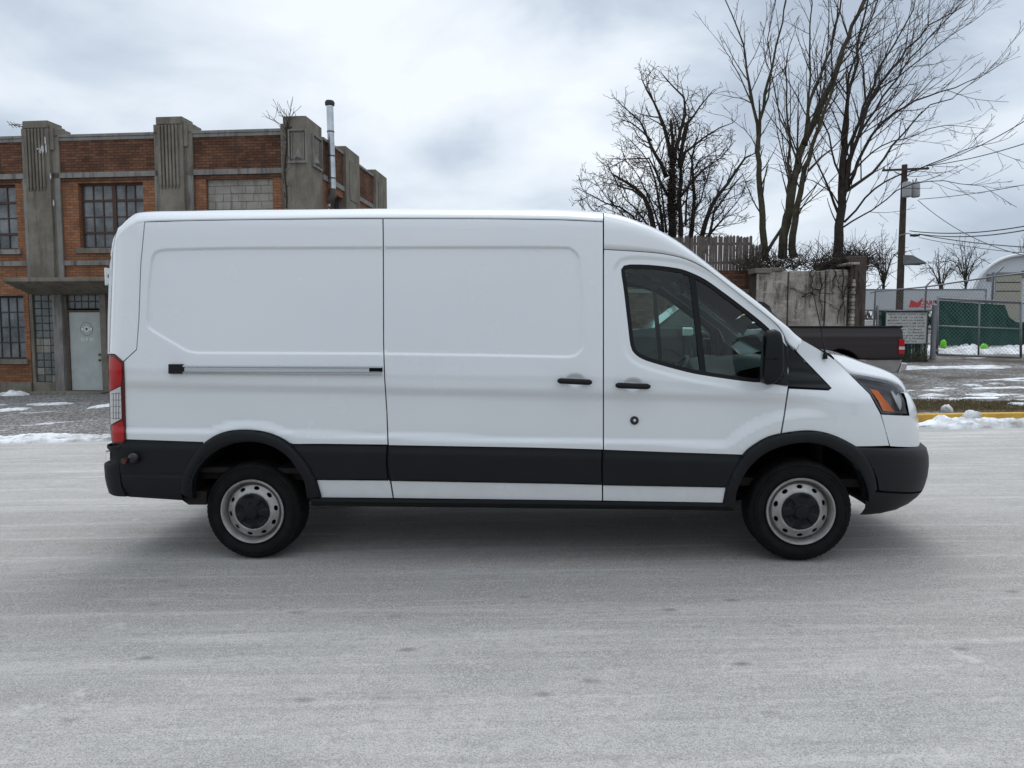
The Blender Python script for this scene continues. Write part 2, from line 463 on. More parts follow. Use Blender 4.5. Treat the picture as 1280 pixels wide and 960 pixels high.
TRI = [(979, 425.5), (985, 431), (1010, 456.5), (1037.2, 484), (1035.5, 486), (985.2, 482.8)]

# pressed panels: big recessed field behind, one on the sliding door, bevel round the window
rec = dens(cat([(184, 392), (185, 365), (187, 345), (190, 323), (196, 314.5), (208, 312)], 3)+cat([(208, 312), (300, 310.2), (478, 309.6), (600, 309.2), (700, 309.6), (714, 311.5), (722, 319), (724.5, 330), (728.5, 380), (729.5, 425), (727, 437), (718, 444.5), (708, 446)], 4)+[(708, 446), (600, 443.8), (478, 442), (246, 441)]+cat([(246, 441), (234, 438.5), (222, 432), (190, 413), (184.5, 405), (184, 392)], 3), 6)
REC2 = clean([tuple(hit(u, v)[[0, 2]]) for u, v in rec])
bev = shrink(WINC, -8.5)
BEV2 = clean([tuple(hit(u, v)[[0, 2]]) for u, v in bev])
RECESS.append((REC2, .013, .022)); RECESS.append((BEV2, .008, .030))
FEATURES[0] = True
def contour(poly, ds, step=.018):
    P = np.array(dens(list(poly)+[poly[0]], step)[:-1]); n = np.roll(P, -1, 0)-np.roll(P, 1, 0); n = np.c_[-n[:, 1], n[:, 0]]; n /= np.linalg.norm(n, axis=1)[:, None]+1e-9
    return [P+n*k for k in ds]
RL = contour(REC2, (-.013, -.009, -.006, -.003, 0, .003, .006, .009, .013), .012); BL = contour(BEV2, (-.018, -.013, -.009, -.0045, 0, .0045, .009, .013, .018), .014)

def cup_of(u0, u1, v0, v1):
    cu = (u0+u1)/2+1; return [(cu+13.5*math.cos(a), (v0+v1)/2+10.5*math.sin(a)) for a in np.linspace(0, 2*math.pi, 32, endpoint=False)]
CUP1 = cup_of(697, 739.5, 475.3, 477.3); CUP2 = cup_of(769, 812, 481, 482.6)
quarter_px = dens(GUT, 6)+dens([(478, 273.8), (478.3, 300), (478.7, 430), (480, 472), (482.8, 514), (484.2, 555.6)], 6)+dens([(484.2, 555.6), (400, 554.6), (366.5, 554.8)], 8) + \
    [p for p in FR_out[::-1] if p[1] < 554.5]+[(254, 552.3)]+dens([(254, 552.3), (157.2, 549)], 8)+dens([(156.8, 546), (155.8, 500), (154.4, 453)], 6)+dens([(154.4, 453), (171.3, 437), (174.2, 400), (176.6, 330), (181.5, 278)], 6)
quarter = panel('quarter_panel', quarter_px, WHITE, van, lines=RL, grid=.028)
sdoor_px = dens(GUTD, 6)+dens([(753.4, 277.8), (753.5, 420), (753.5, 561.8)], 8)+dens([(753.5, 561.8), (700, 560.2), (660, 559.2), (486, 556.3)], 8)+dens([(486, 556.3), (484.3, 514), (481.5, 472), (480.2, 430), (479.8, 300), (479.5, 273.8)], 6)
sdoor = panel('sliding_door', sdoor_px, WHITE, van, holes=[CUP1], lines=RL, grid=.028)
fdoor_px = DOORTOP+dens(SEAMF, 5)+[p for p in FF_out[::-1] if 929 < p[0] < 971]+[(928.6, 568.2)]+dens([(928.6, 568.2), (840, 565.2), (755., 562)], 8)+dens([(755., 562), (755., 420), (755., 312.3)], 8)
fdoor = panel('front_door', fdoor_px, WHITE, van, holes=[WINC, CUP2], lines=BL, grid=.026)
fend_px = dens([(974.6, 547), (977, 544.2), (981, 522), (984.2, 500), (986.6, 486)], 5)+dens([(986.6, 486), (1036, 488.3), (1040, 485.2), (1012, 456), (1000, 443.5), (995.6, 438.2)], 5)+dens([(995.6, 438.2), (1002.5, 425)], 4)+cat([(1002.5, 425), (1020, 435), (1031.7, 442.3), (1042, 449.5), (1051, 457.5), (1060.6, 467)], 4)+dens([(1060.6, 467), (1087, 493), (1101, 519), (1106, 535), (1111.3, 557)], 4)+dens([(1111.3, 557), (1090, 557.6), (1068, 557.8)], 5)+[p for p in FF_out[::-1] if p[0] > 976 and p[1] < 557]
fender = panel('front_fender', fend_px, WHITE, van, grid=.022)
# rear corner post
rp_px = dens([(180.3, 277.2), (175.3, 330), (172.9, 400), (170.2, 436.3), (154, 451.5), (143.6, 442.4), (135, 442.5)], 5)+dens([(134.5, 442.5), (134.6, 400), (136, 350), (137.2, 330), (139, 322)], 6)+cat([(139, 322), (144.5, 304), (154, 290.5), (167, 281.3), (180.3, 277.2)], 4)
rpost = panel('rear_corner_post', rp_px, WHITE, van, grid=.02, gx=.012)

# --- roof side, roof, windscreen ------------------------------------------------------------
def loft_rows(B, T, n, expo, Rr, nseg=9):
    """rows between a curve on the flank (B) and the outline above it (T)"""
    Bp = cat(B, 9) if len(B) > 2 else dens(B, 9)
    k = np.linspace(0, 1, n)
    def samp(C, s):
        C = np.array(C, float); L = np.linspace(0, 1, len(C)); return np.c_[np.interp(s, L, C[:, 0]), np.interp(s, L, C[:, 1])]
    return None
def rail(B, T, RB, pw, up=None, sub=5):
    P = [np.array(b+t+(r, w), float) for b, t, r, w in zip(B, T, RB, pw)]
    # refine stations
    Q = [2*P[0]-P[1]]+P+[2*P[-1]-P[-2]]; S = []
    for i in range(1, len(Q)-2):
        a, b, c, d = Q[i-1:i+3]
        for j in range(sub):
            t = j/sub; S.append(.5*((2*b)+(-a+c)*t+(2*a-5*b+4*c-d)*t*t+(-a+3*b-3*c+d)*t**3))
    S.append(P[-1]); rows = []; tops = []
    for bu, bv, tu, tv, Rr, n in S:
        b = hit(bu, bv, 0, base_field); t = hit(tu, tv, Rr, base_field); t1 = hit(tu, tv, 0, base_field)
        row = []
        for th in np.linspace(0, 1, 13):
            s = 1-(1-th)**1.9
            rn = 1-(1-s**n)**(1/n)
            x = b[0]+(t1[0]-b[0])*s+(t[0]-t1[0])*rn; z = b[2]+(t1[2]-b[2])*s+(t[2]-t1[2])*rn
            row.append((x, -(HW-float(base_field(x, z)))+Rr*rn, z))
        if bv > 277.3 and bu < 181: row = [(row[0][0]+.012, row[0][1]+.012, row[0][2]-.022)]+row
        else: row = [(row[0][0], row[0][1]+.02, row[0][2]+.001)]+row
        rows.append(row); tops.append(row[-1])
    return rows, tops
rB = [(139, 322), (144.5, 304), (154, 290.5), (167, 281.3), (180.3, 277.2), (240, 275.4), (300, 274.5), (420, 273), (478, 272.8), (600, 273), (700, 274.4), (753.6, 276.8)]
rT = [(138, 318), (142, 298), (150, 285), (164, 270.5), (181, 265), (240, 263.5), (300, 262.5), (420, 261.5), (478, 261), (600, 261), (700, 262), (753.6, 265.4)]
cB = [(755, 311.3), (790, 313.3), (820, 315.6), (840, 318.7), (858.7, 323.7), (877.5, 332.5), (894, 344), (916, 361), (935, 376), (954, 391), (966.4, 401.2), (975.5, 410.4), (980.4, 419), (986, 430), (995, 437.6)]
cT = [(755, 265.6), (779, 270.3), (803, 278.8), (821, 286.4), (840, 297), (860, 310.5), (888, 332), (914, 352.6), (935, 368.3), (955, 384), (967, 394.3), (978, 403.2), (986, 409.8), (993, 417), (1002, 424.2)]
nR = len(rB)
rows1, top1 = rail(rB, rT, [.05, .07, .09, .11, .13]+[.15]*(nR-6)+[.15], [2, 2, 2, 2, 2]+[2]*(nR-5))
rows2, top2 = rail(cB, cT, [.15, .14, .13, .12, .11, .10, .09]+[.07]*8, [5.4, 4.8, 4.0, 3.2, 2.7, 2.4, 2.2]+[2.]*8)
def rail_obj(name, rows):
    m = MB().grid(rows); o = m.build(name, WHITE, van, True)
    return o
rr_ = rail_obj('roof_side', rows1); cr_ = rail_obj('cab_roof_side', rows2)
# roof skin + windscreen from side to side
def cross(tops, b0, b1, n=17, z0_=False):
    rows = []
    for i, p in enumerate(tops):
        a = np.array(tops[max(i-1, 0)]); c = np.array(tops[min(i+1, len(tops)-1)]); t = c-a; t[1] = 0; t /= np.linalg.norm(t)+1e-9
        nn = np.array([-t[2], 0, t[0]]);
        if nn[2] < 0: nn = -nn
        bu = (b0+(b1-b0)*i/(len(tops)-1))*(min(1., max(0., i-12)/12.) if z0_ else 1.); row = []
        for k in range(n):
            s = -1+2*k/(n-1); w = (1-abs(s)**2.4); q = np.array([p[0], -p[1]*-s*-1 if False else p[1]*-s, p[2]])+nn*bu*w; row.append(tuple(q))
        rows.append(row)
    return rows
isp = 5*6   # windscreen header station of the cab loft
roof = MB().grid(cross(top1, .03, .045, z0_=True)); roof.grid(cross(top2[:isp+1], .045, .055)); roof_o = roof.build('roof', WHITE, van, True)
ws = MB().grid(cross([tuple(p) for p in top2[isp:]], .055, .05)).build('windscreen', WSG, van, True)

# --- bonnet -----------------------------------------------------------------------------------
hE = [(1043, 448), (1051.5, 456), (1061.5, 465.3), (1082.5, 469), (1107.5, 473.3), (1123, 479.6), (1130.5, 488), (1134, 496)]
hS = [(1036, 441.8), (1047, 443.5), (1057.5, 446), (1082.5, 455), (1107.5, 463.7), (1120, 470), (1128.5, 478), (1135.5, 492)]
E_ = cat(hE, 5); S_ = cat(hS, 5); n_ = 22
def resamp(C, n):
    C = np.array(C, float); L = np.r_[0, np.cumsum(np.hypot(*np.diff(C, axis=0).T))]; s = np.linspace(0, L[-1], n); return np.c_[np.interp(s, L, C[:, 0]), np.interp(s, L, C[:, 1])]
rows = []; hood_edge = []
for (eu, ev), (su, sv) in zip(resamp(E_, n_), resamp(S_, n_)):
    e = hit(eu, ev, .0, base_field); yc = max(-.66, e[1]*.78) if False else e[1]*.74; s = flat(su, sv, yc)
    k = np.linspace(0, 1, 8); half = []
    for t in k:
        w = math.sin(t*math.pi/2); half.append((e[0]+(s[0]-e[0])*t, e[1]+(s[1]-e[1])*t, e[2]+(s[2]-e[2])*w))
    c = (s[0]+.07, 0, s[2]+.030); q = (s[0]+.05, s[1]*.5, s[2]+.024)
    row = half+[q, c]; row = row+[(a, -b, z) for a, b, z in row[-2::-1]]
    fl = (e[0], e[1]+.02, e[2]-.03); row = [fl]+row+[(fl[0], -fl[1], fl[2])]
    rows.append(row); hood_edge.append(e)
hood = MB().grid(rows).build('bonnet', WHITE, van, True)
# black cowl strip under the glass
tl = top2[-1]; h0 = rows[0]
cw = MB().grid([[(x-.10, y*1.0, z-.015) for x, y, z in h0[1:-1]], [(x+.008, y*.98, z-.03) for x, y, z in h0[1:-1]]]); cw.build('cowl', PLAST, van, True)

# --- nose, grille, bumpers (lofts round the front) ------------------------------------------------
def nose_rows(zs, starts, Xs, W, n=26, back=0., pn=PN, qn=QN, z0s=None):
    rows = []
    for ri, (z, xs_, X, w) in enumerate(zip(zs, starts, Xs, W)):
        # superellipse sampled by angle; start where x = xs_
        pts = []
        for a in np.linspace(0, math.pi/2, 80):
            tx = math.sin(a)**(2/pn); ty = math.cos(a)**(2/qn)
            pts.append((XS+(X-XS)*tx, -w*ty))
        pts = [p for p in pts if p[0] >= xs_-1e-6]
        # insert exact start
        t0 = max(0, (xs_-XS)/(X-XS)); y0 = -w*(1-t0**pn)**(1/qn); pts = [(xs_, y0)]+[p for p in pts if p[0] > xs_+.004]
        A = np.array(pts); L = np.r_[0, np.cumsum(np.hypot(*np.diff(A, axis=0).T))]; s = np.linspace(0, L[-1], n)
        A = np.c_[np.interp(s, L, A[:, 0]), np.interp(s, L, A[:, 1])]
        zA = z if z0s is None else z0s[ri]
        half = [(p[0]-back, p[1]+back*.3, zA+(z-zA)*min(1., (p[0]-xs_)/(.86*(X-xs_)))) for p in A]
        rows.append(half+[(x, -y, z_) for x, y, z_ in half[-2::-1]])
    return rows
def solveX(us, vs, w, z=None):
    X = 4.8; z = 1. if z is None else z
    for it in range(6):
        lo, hi = 4.0, 5.6
        for _ in range(26):
            X = (lo+hi)/2; A = np.linspace(.1, 1.5, 120)
            P = [(XS+(X-XS)*math.sin(a)**(2/PN), -w*math.cos(a)**(2/QN), z) for a in A]
            pr = [lproj(p)[0] for p in P]; i = int(np.argmax(pr))
            if pr[i] < us: lo = X
            else: hi = X
        z = CZ+((to_world(P[i])-CAM).dot(Vector((0, cp_, sp_))))*ray(us, vs).z
    return z, X
# white nose between lamp/seam and the other side
tabs = [(1140, 499), (1144, 508), (1146.9, 518.6), (1148.6, 532), (1149.3, 545), (1149.6, 557)]
zz, XX, ww, st = [], [], [], []
for (u, v), su in zip(tabs, [1138.6, 1139.5, 1102.6, 1106.2, 1109.6, 1112.6]):
    w = HW-float(dprof(1.0+.0)); z, X = solveX(u, v, w); zz.append(z); XX.append(X); ww.append(HW-float(dprof(z+.016*2.8)))
def start_on(X, w, u, v):
    xx = np.linspace(XS+.02, X-.01, 300); t = (xx-XS)/(X-XS); yy = -w*(1-t**PN)**(1/QN); b = None
    for x, y in zip(xx, yy):
        q = flat(u, v, y); e = abs(q[0]-x)
        if b is None or e < b[0]: b = (e, x, q[2])
    return b[1], b[2]
st = []; z0_n = []
for z, X, w, (su, sv) in zip(zz, XX, ww, [(1138.6, 499), (1139.5, 508), (1101.6, 518.3), (1105.9, 532), (1109.4, 545), (1112.4, 557.6)]):
    a_, b_ = start_on(X, w, su, sv); st.append(a_); z0_n.append(b_)
nr1 = nose_rows(zz[2:], st[2:], XX[2:], ww[2:], z0s=z0_n[2:]); nose = MB().grid(nr1)
nose_o = nose.build('front_nose_panel', WHITE, van, True)
def trunc(r, y1):
    h = [p for p in r[:len(r)//2+1]]; A = np.array(h); L = np.interp(np.linspace(A[0, 1], y1, 10), A[:, 1], np.arange(len(A))); return [tuple(np.array([np.interp(l, np.arange(len(A)), A[:, c]) for c in range(3)])) for l in L]
tb2 = [((1135.6, 491.5), (1130.2, 491.5)), ((1140, 499), (1133, 499)), ((1144, 508), (1135, 508)), ((1146.8, 518.2), (1136.8, 517.6))]
Zs, Xs_, Ws, Ss, Z0s_ = [], [], [], [], []
for (su_, st_) in tb2:
    z_, X_ = solveX(su_[0], su_[1], HW-float(dprof(1.1))); w_ = HW-float(dprof(z_+.016*2.8)); a_, b_ = start_on(X_, w_, *st_); Zs.append(z_); Xs_.append(X_); Ws.append(w_); Ss.append(a_); Z0s_.append(b_)
sr_rows = nose_rows(Zs, Ss, Xs_, Ws, z0s=Z0s_)
low_ = [p for p in nr1[0][:len(nr1[0])//2+1] if p[0] >= Ss[-1]-.01]
sm = MB().grid([[(x-.05, y+.03, z+.012) for x, y, z in trunc(sr_rows[0], -.40)]]+[trunc(r, -.40) for r in sr_rows]+[trunc(low_, -.40)]); sur = sm.build('grille_surround', WHITE, van, True); far_side(sur)
# grille between the lamps: from the bonnet lip down to the nose panel
fr = rows[-1][1:-1]; A0 = np.array(fr)[:, :]; ztop = fr[0][2]
gr_rows = []
yl = np.linspace(-.72, .72, 25)
def onnose(y, z, back=0.):
    X = float(x0(z)) if z < zz[0] else float(x0(zz[0])); w = HW-float(dprof(z)); return XS+(X-XS)*(1-(abs(y)/w)**QN)**(1/PN)-back
for z in np.linspace(zz[2]-.005, zz[0]+.085, 8): gr_rows.append([(onnose(y, z, .05+.04*max(0, z-zz[0])/.1), y, z) for y in yl])
grille = MB().grid(gr_rows).build('grille', PLASTG, van, True)
gs = MB()
for z in np.linspace(zz[2]+.03, zz[0]+.05, 4):
    gs.tube([(onnose(y, min(z, zz[0]), .035), y, z) for y in np.linspace(-.43, .43, 21)], .011, 6)
gs.build('grille_bar', mat('grey_grille_bars', (.12, .12, .13), .35, spec=.5), grille, True)

# black front bumper
def wall_rows(tab, startu, wfun, n=30, lift=0.):
    Z, X, W, S, Z0 = [], [], [], [], []
    for (u, v), su in zip(tab, startu):
        w = wfun(v); z, x_ = solveX(u, v, w); Z.append(z); X.append(x_); W.append(w)
        a_, b_ = start_on(x_, w, *su); S.append(a_); Z0.append(b_)
    return nose_rows(Z, S, X, W, n, z0s=Z0)
bt = [(1149.5, 555.3), (1153, 556.5), (1158.5, 561), (1161, 570), (1161.3, 582), (1159.5, 595), (1156.5, 605), (1154, 611.5)]
bs = [(1069, 558.2), (1071, 559), (1074.5, 562), (1083, 571), (1091, 583), (1096, 598), (1098.2, 607), (1098.6, 612.8)]
wf = lambda v: {True: HW-.012}.get(v < 556, HW+.012 if v > 560 else HW+.0)
brow = wall_rows(bt, bs, wf)
fb = MB().grid(brow); fbo = fb.build('front_bumper', PLAST, van, True)
vt = [(1153, 612.8), (1147, 620), (1136, 628.5), (1122, 635.5), (1104, 640.5), (1090, 642)]
vs_ = [(1082, 614), (1082, 621), (1082, 628), (1081, 635), (1077, 640.5), (1074, 643.2)]
vrow = wall_rows(vt, vs_, lambda v: HW+.002-.0016*max(0, v-620))
va = MB().grid(vrow); vao = va.build('bumper_valance', PLAST, fbo, True)
inn = MB().grid([[(p[0]-.02, p[1]*.97, p[2]) for p in brow[-1]], [(p[0]-.05, p[1]*.95, p[2]+.01) for p in brow[-2]]]); inn.grid([[(p[0]-.03, p[1]*.98, p[2]+.01) for p in vrow[0]], [(p[0]-.03, p[1]*.96, p[2]+.12) for p in vrow[0]]])
inn.build('bumper_seam', DARK, fbo, True)

# --- head lamp --------------------------------------------------------------------------------------
hl_px = dens([(1062.5, 466.8), (1082.5, 470.3), (1107.5, 475), (1123.5, 481.6), (1130, 489), (1135, 500), (1138.4, 517.2), (1101.6, 518), (1087.6, 492.6)], 4); hl_px.append(hl_px[0]); hl_px = hl_px[:-1]
am_px = [(1087.5, 486), (1097.5, 488.5), (1107.5, 501), (1118.5, 514.6), (1104, 513.8), (1097.5, 500)]
rf_px = cat([(1114, 490), (1118, 488), (1123, 491), (1126.5, 499), (1127, 508), (1125.5, 513), (1121, 505)], 4)
lamp = panel('headlight', hl_px, LAMPB, van, off=.062, grid=.02, fold=.03)
panel('turn_signal', dens(am_px+[am_px[0]], 4)[:-1], AMBER, lamp, off=.022, grid=.02, fold=.01)
panel('reflector_highlight', rf_px, REFL, lamp, off=.038, grid=.015, fold=.02)  # reflector patch shaped as the lamp's painted bright streak
panel('lamp_seal', dens([(1063.5, 468.6), (1108, 477), (1123, 483.2), (1129, 490), (1133.6, 501), (1136.8, 515.6), (1102.4, 516.4), (1088.6, 492)], 4), mat('chrome_bezel_line', (.20, .20, .21), .25, metal=.6), lamp, off=.026, holes=[dens([(1066, 470.3), (1107.6, 478.6), (1122, 484.4), (1127.8, 490.8), (1132.2, 501.4), (1135, 514.2), (1103, 515.1), (1089.4, 491.2)], 4)], grid=.05, fold=.004)
panel('lamp_lens', hl_px, LENS, lamp, off=.004, grid=.02, fold=.06)
# --- side window ------------------------------------------------------------------------------------
WI = shrink(WINC, 5.0)
seal = panel('window_seal', shrink(WINC, -.3), PLAST, fdoor, off=.006, holes=[WI], grid=.05, fold=.03)
glass = panel('window_glass', shrink(WINC, 4.2), GLASS, fdoor, off=.016, grid=.05, fold=.002)
bar = panel('window_divider', dens([(861.6, 341), (869, 344.6), (883, 468.5), (875.6, 467)], 8), PLAST, fdoor, off=.008, grid=.05, fold=.03)
sail = panel('mirror_sail', dens([(952, 478.5), (958, 470), (962, 440), (963, 415), (979, 427.5), (984.4, 434), (985, 481.6), (984.4, 482.4)], 6), PLAST, fdoor, off=-.008, grid=.04, fold=.02)
tri = panel('corner_trim', dens(TRI[1:]+[TRI[1]], 6)[:-1], PLAST, fender, off=-.006, grid=.02, fold=.02,
            extra=lambda x, z: .010*np.exp(-((z-(1.305-.1*(x-3.6)))/.018)**2)+.010*np.exp(-((z-(1.215))/.016)**2))
# --- handles, lock ----------------------------------------------------------------------------------
def handle(u0, u1, v0, v1, par):
    cup = cup_of(u0, u1, v0, v1)
    cp2 = [tuple(hit(*q)[[0, 2]]) for q in cup]
    panel('handle_recess', cup, WHITE, par, off=.001, grid=.012, fold=.004, extra=lambda x, z: .026*sstep(0, .045, sdf(np.c_[np.ravel(x), np.ravel(z)], cp2)).reshape(np.shape(x)))
    a = hit(u0, v0+.2); b = hit(u1, v1+.2); m = MB()
    pts = []; rr = []
    for t in np.linspace(0, 1, 15):
        p = a+(b-a)*t; bow = .030+.012*math.sin(math.pi*t); pts.append((p[0], p[1]-bow, p[2])); rr.append(.019*(min(1, .55+6*min(t, 1-t))))
    m.tube(pts, rr, 10); m.tube([(a[0]+.03, a[1]+.02, a[2]), (a[0]+.03, a[1]-.035, a[2])], .015, 8); m.tube([(b[0]-.03, b[1]+.02, b[2]), (b[0]-.03, b[1]-.035, b[2])], .015, 8)
    m.build('door_handle', PLAST, par, True)
handle(697, 739.5, 475.3, 477.3, sdoor); handle(769, 812, 481, 482.6, fdoor)
lk = hit(793, 525.5); m = MB(); m.lathe([(.0, -.016), (.012, -.016), (.018, -.012), (.026, -.012), (.029, -.006), (.029, .02)], lk, 24); m.build('door_lock', PLASTG, fdoor, True, angle=30)
m = MB(); m.lathe([(.0, -.019), (.009, -.018), (.011, -.014)], lk, 16); m.build('lock_cylinder', CHROME, fdoor, True)
# --- sliding rail -----------------------------------------------------------------------------------
m = MB(); a = hit(228, 461); b = hit(474, 462.5)
def railbox(m, u0, u1, v0, v1, o0, o1):
    P = [[hit(u0, v0), hit(u1, v0+ (1.2*(u1-u0)/246))], [hit(u0, v1), hit(u1, v1+(1.2*(u1-u0)/246))]]
    vs = []
    for o in (o0, o1):
        for q in (P[0][0], P[0][1], P[1][1], P[1][0]): vs.append((q[0], q[1]-o, q[2]))
    m.add(vs, [(0, 1, 2, 3), (7, 6, 5, 4), (0, 4, 5, 1), (1, 5, 6, 2), (2, 6, 7, 3), (3, 7, 4, 0)])
railbox(m, 226, 478, 456.4, 458.6, -.004, .020); railbox(m, 226, 478, 464.6, 466.8, -.004, .020); railbox(m, 226, 476, 458.8, 464.4, -.004, .008)
sr = m.build('sliding_door_rail', CHROME, van, bevel=.002)
m = MB(); railbox(m, 212.6, 230, 455.0, 467.0, -.004, .026); m.build('rail_end_cap', PLAST, sr, bevel=.004)
m = MB(); railbox(m, 462, 478.2, 459.4, 464.4, -.004, .012); m.build('rail_slot', DARK, sr)
# --- cladding, flares, sills ------------------------------------------------------------------------
def chamfer(ztop_px):
    pts = np.array([hit(u, v, 0, base_field)[[0, 2]] for u, v in ztop_px])
    o = np.argsort(pts[:, 0]); X, Z = pts[o, 0], pts[o, 1]
    return lambda x, z: -.016+.015*sstep(.062, .004, np.interp(x, X, Z)-z)+0*np.asarray(x)
btop = [(157.5, 549.4), (252, 552.5), (366, 555.3), (400, 555.3), (483, 556.8), (485.7, 557.2), (700, 560.9), (753, 562.6), (928, 568.8)]
ch = chamfer(btop)
kw = dict(fld=base_field, extra=ch, grid=.02)
c1 = panel('quarter_cladding', dens([(366.5, 556), (483, 557.2), (482, 576), (484, 599.2), (394.6, 598.6)], 6)+[p for p in FR_out[::-1] if p[1] < 597 and p[0] > 367], PLAST, quarter, **kw)
c2 = panel('door_cladding', dens([(485.6, 557.6), (700, 560.9), (752, 562.8), (751.2, 575), (751.2, 592), (752, 605), (700, 603.6), (660, 603), (488.6, 600), (485, 580)], 6), PLAST, sdoor, **kw)
c3 = panel('door_cladding', dens([(754, 562.8), (928, 568.9), (917, 587.5), (907.6, 608.6), (754, 605.8), (753.6, 590)], 6), PLAST, fdoor, **kw)
rclad = dens([(157.6, 549.6), (254.5, 552.8)], 6)+[p for p in FR_out[::-1] if p[0] < 252 and p[1] > 556]+dens([(226.4, 619), (229, 625.4), (164, 621.2), (158.8, 620.4), (154.5, 610), (150.8, 600), (149.2, 575), (148.9, 559.2), (154, 557)], 6)
gz = hit(200, 594, 0, base_field)
_ce = chamfer(btop)
c4 = panel('rear_bumper_side', rclad, PLAST, van, fld=base_field, grid=.016, extra=lambda x, z: _ce(x, z)+.008*np.exp(-((z-gz[2])/.006)**2)*sstep(-.95, -.9, x))
def flare_panel(outer, inner, par, cx, cz):
    px = outer+inner[::-1]
    P2 = [tuple(hit(u, v, 0, base_field)[[0, 2]]) for u, v in outer]; P3 = [tuple(hit(u, v, 0, base_field)[[0, 2]]) for u, v in inner]
    def ex(x, z):
        Q = np.c_[np.ravel(x), np.ravel(z)]; do = segdist(Q, P2, False); di = segdist(Q, P3, False)
        return (-.034+.026*np.exp(-do/.012)+.018*np.exp(-di/.010)).reshape(np.shape(x))
    return panel('wheel_arch_trim', px, PLAST, par, fld=base_field, grid=.014, extra=ex, fold=.06)
flr = flare_panel(FR_out, FR_in, quarter, 0, ZR); flf = flare_panel(FF_out, FF_in, fender, WB, ZF)
s1 = panel('sill_strip', dens([(395.5, 600.2), (487, 601), (490.8, 622.4), (400.8, 621.6)], 8), WHITE, quarter, fld=base_field, off=-.004)
s2 = panel('sill_strip', dens([(489.3, 601.4), (700, 605), (752.2, 606.4), (752.4, 625.6), (492.4, 622.4)], 8), WHITE, sdoor, fld=base_field, off=-.004)
s3 = panel('sill_strip', dens([(754, 606.8), (907, 609.6), (903.2, 628.2), (754, 625.6)], 8), WHITE, fdoor, fld=base_field, off=-.004)
# rocker
m = MB(); rr = []
for u in np.linspace(389, 917, 12):
    vt_ = np.interp(u, [389, 400, 491, 700, 753, 917], [621.8, 621.8, 623.2, 625.2, 626.4, 628.8]); vb_ = np.interp(u, [389, 400, 700, 753, 917], [632, 632.4, 635.8, 636.3, 638.4])
    t = hit(u, vt_, 0, base_field); b = flat(u, vb_, -.985); h = t[2]-b[2]
    rr.append([(t[0], t[1]+.03, t[2]+.004), (t[0], t[1]-.020, t[2]-.003), (t[0], t[1]-.022, t[2]-h*.35), (t[0], t[1]-.006, t[2]-h*.5), (t[0], -1.0, t[2]-h*.85), (t[0], b[1], b[2]), (t[0], -.90, b[2]+.01)])
m.grid(rr); rk = m.build('rocker_step', PLAST, van, True, angle=40)
# --- rear bumper corner ---------------------------------------------------------------------------
def rear_rows(tab, uin, w, rad):
    rows = []
    for (us, v), ui in zip(tab, uin):
        z = .7; X = -1.
        for it in range(5):
            lo, hi = -1.7, -.6
            for _ in range(26):
                X = (lo+hi)/2
                A = np.linspace(0, math.pi/2, 40); P = [(X-rad*math.sin(a)**(1), -w+rad*(1-math.cos(a)), z) for a in A]
                pr = [lproj(p)[0] for p in P]; i = int(np.argmin(pr))
                if pr[i] > us: hi = X
                else: lo = X
            z = CZ+((to_world(P[i])-CAM).dot(Vector((0, cp_, sp_))))*ray(us, v).z
        xi = flat(ui, v, -w)[0]
        row = [(xi, -w+.03, z), (xi, -w, z)]+[(X-rad*math.sin(a), -w+rad*(1-math.cos(a)), z) for a in np.linspace(0, math.pi/2, 14)]+[(X-rad, -.4, z), (X-rad, 0, z)]
        rows.append(row+[(a, -b, c) for a, b, c in row[-2::-1]])
    return rows
rbr = rear_rows([(133.9, 556.2), (133.4, 558), (133.9, 560), (137.3, 563), (137.3, 576), (130.6, 579), (130.0, 582), (131.0, 596), (133, 606), (136, 615.5), (139, 617.4)], [148, 148, 148.2, 148.4, 148.6, 148.8, 149, 149.9, 151.6, 156, 157.6], 1.03, .16)
rb = MB().grid(rbr).build('rear_bumper', PLAST, van, True, angle=35)
q = rbr[3][10]; m = MB()
rl = [(r[11][0]-.012, r[11][1]-.004, r[11][2]) for r in rbr[3:5]]
m = MB(); P0, P1 = rbr[3], rbr[4]
m.grid([[(p[0]-.030, p[1]-.006, p[2]-.008) for p in P0[8:13]], [(p[0]-.030, p[1]-.006, p[2]+.008) for p in P1[8:13]]]); m.grid([[(p[0], p[1], p[2]) for p in P0[8:13]], [(p[0]-.030, p[1]-.006, p[2]-.008) for p in P0[8:13]]])
m.build('bumper_step_light', CLEARL, rb, True)
# tow-eye / parking sensor plug on the bumper side
pc = hit(170, 571.5, -.01, base_field); m = MB(); m.lathe([(.040, .02), (.040, -.02), (.034, -.042), (.022, -.052), (.0, -.054)], pc, 24); m.build('filler_plug', PLASTG, c4, True, angle=40)
pc2 = hit(161, 574.5, -.03, base_field); m = MB(); m.tube([(pc2[0], pc2[1]+.02, pc2[2]), (pc2[0]-.012, pc2[1]-.045, pc2[2]-.004)], [.026, .021], 16); m.build('side_reflector', mat('dull_red_plug', (.05, .01, .01), .4), c4, True, angle=40)
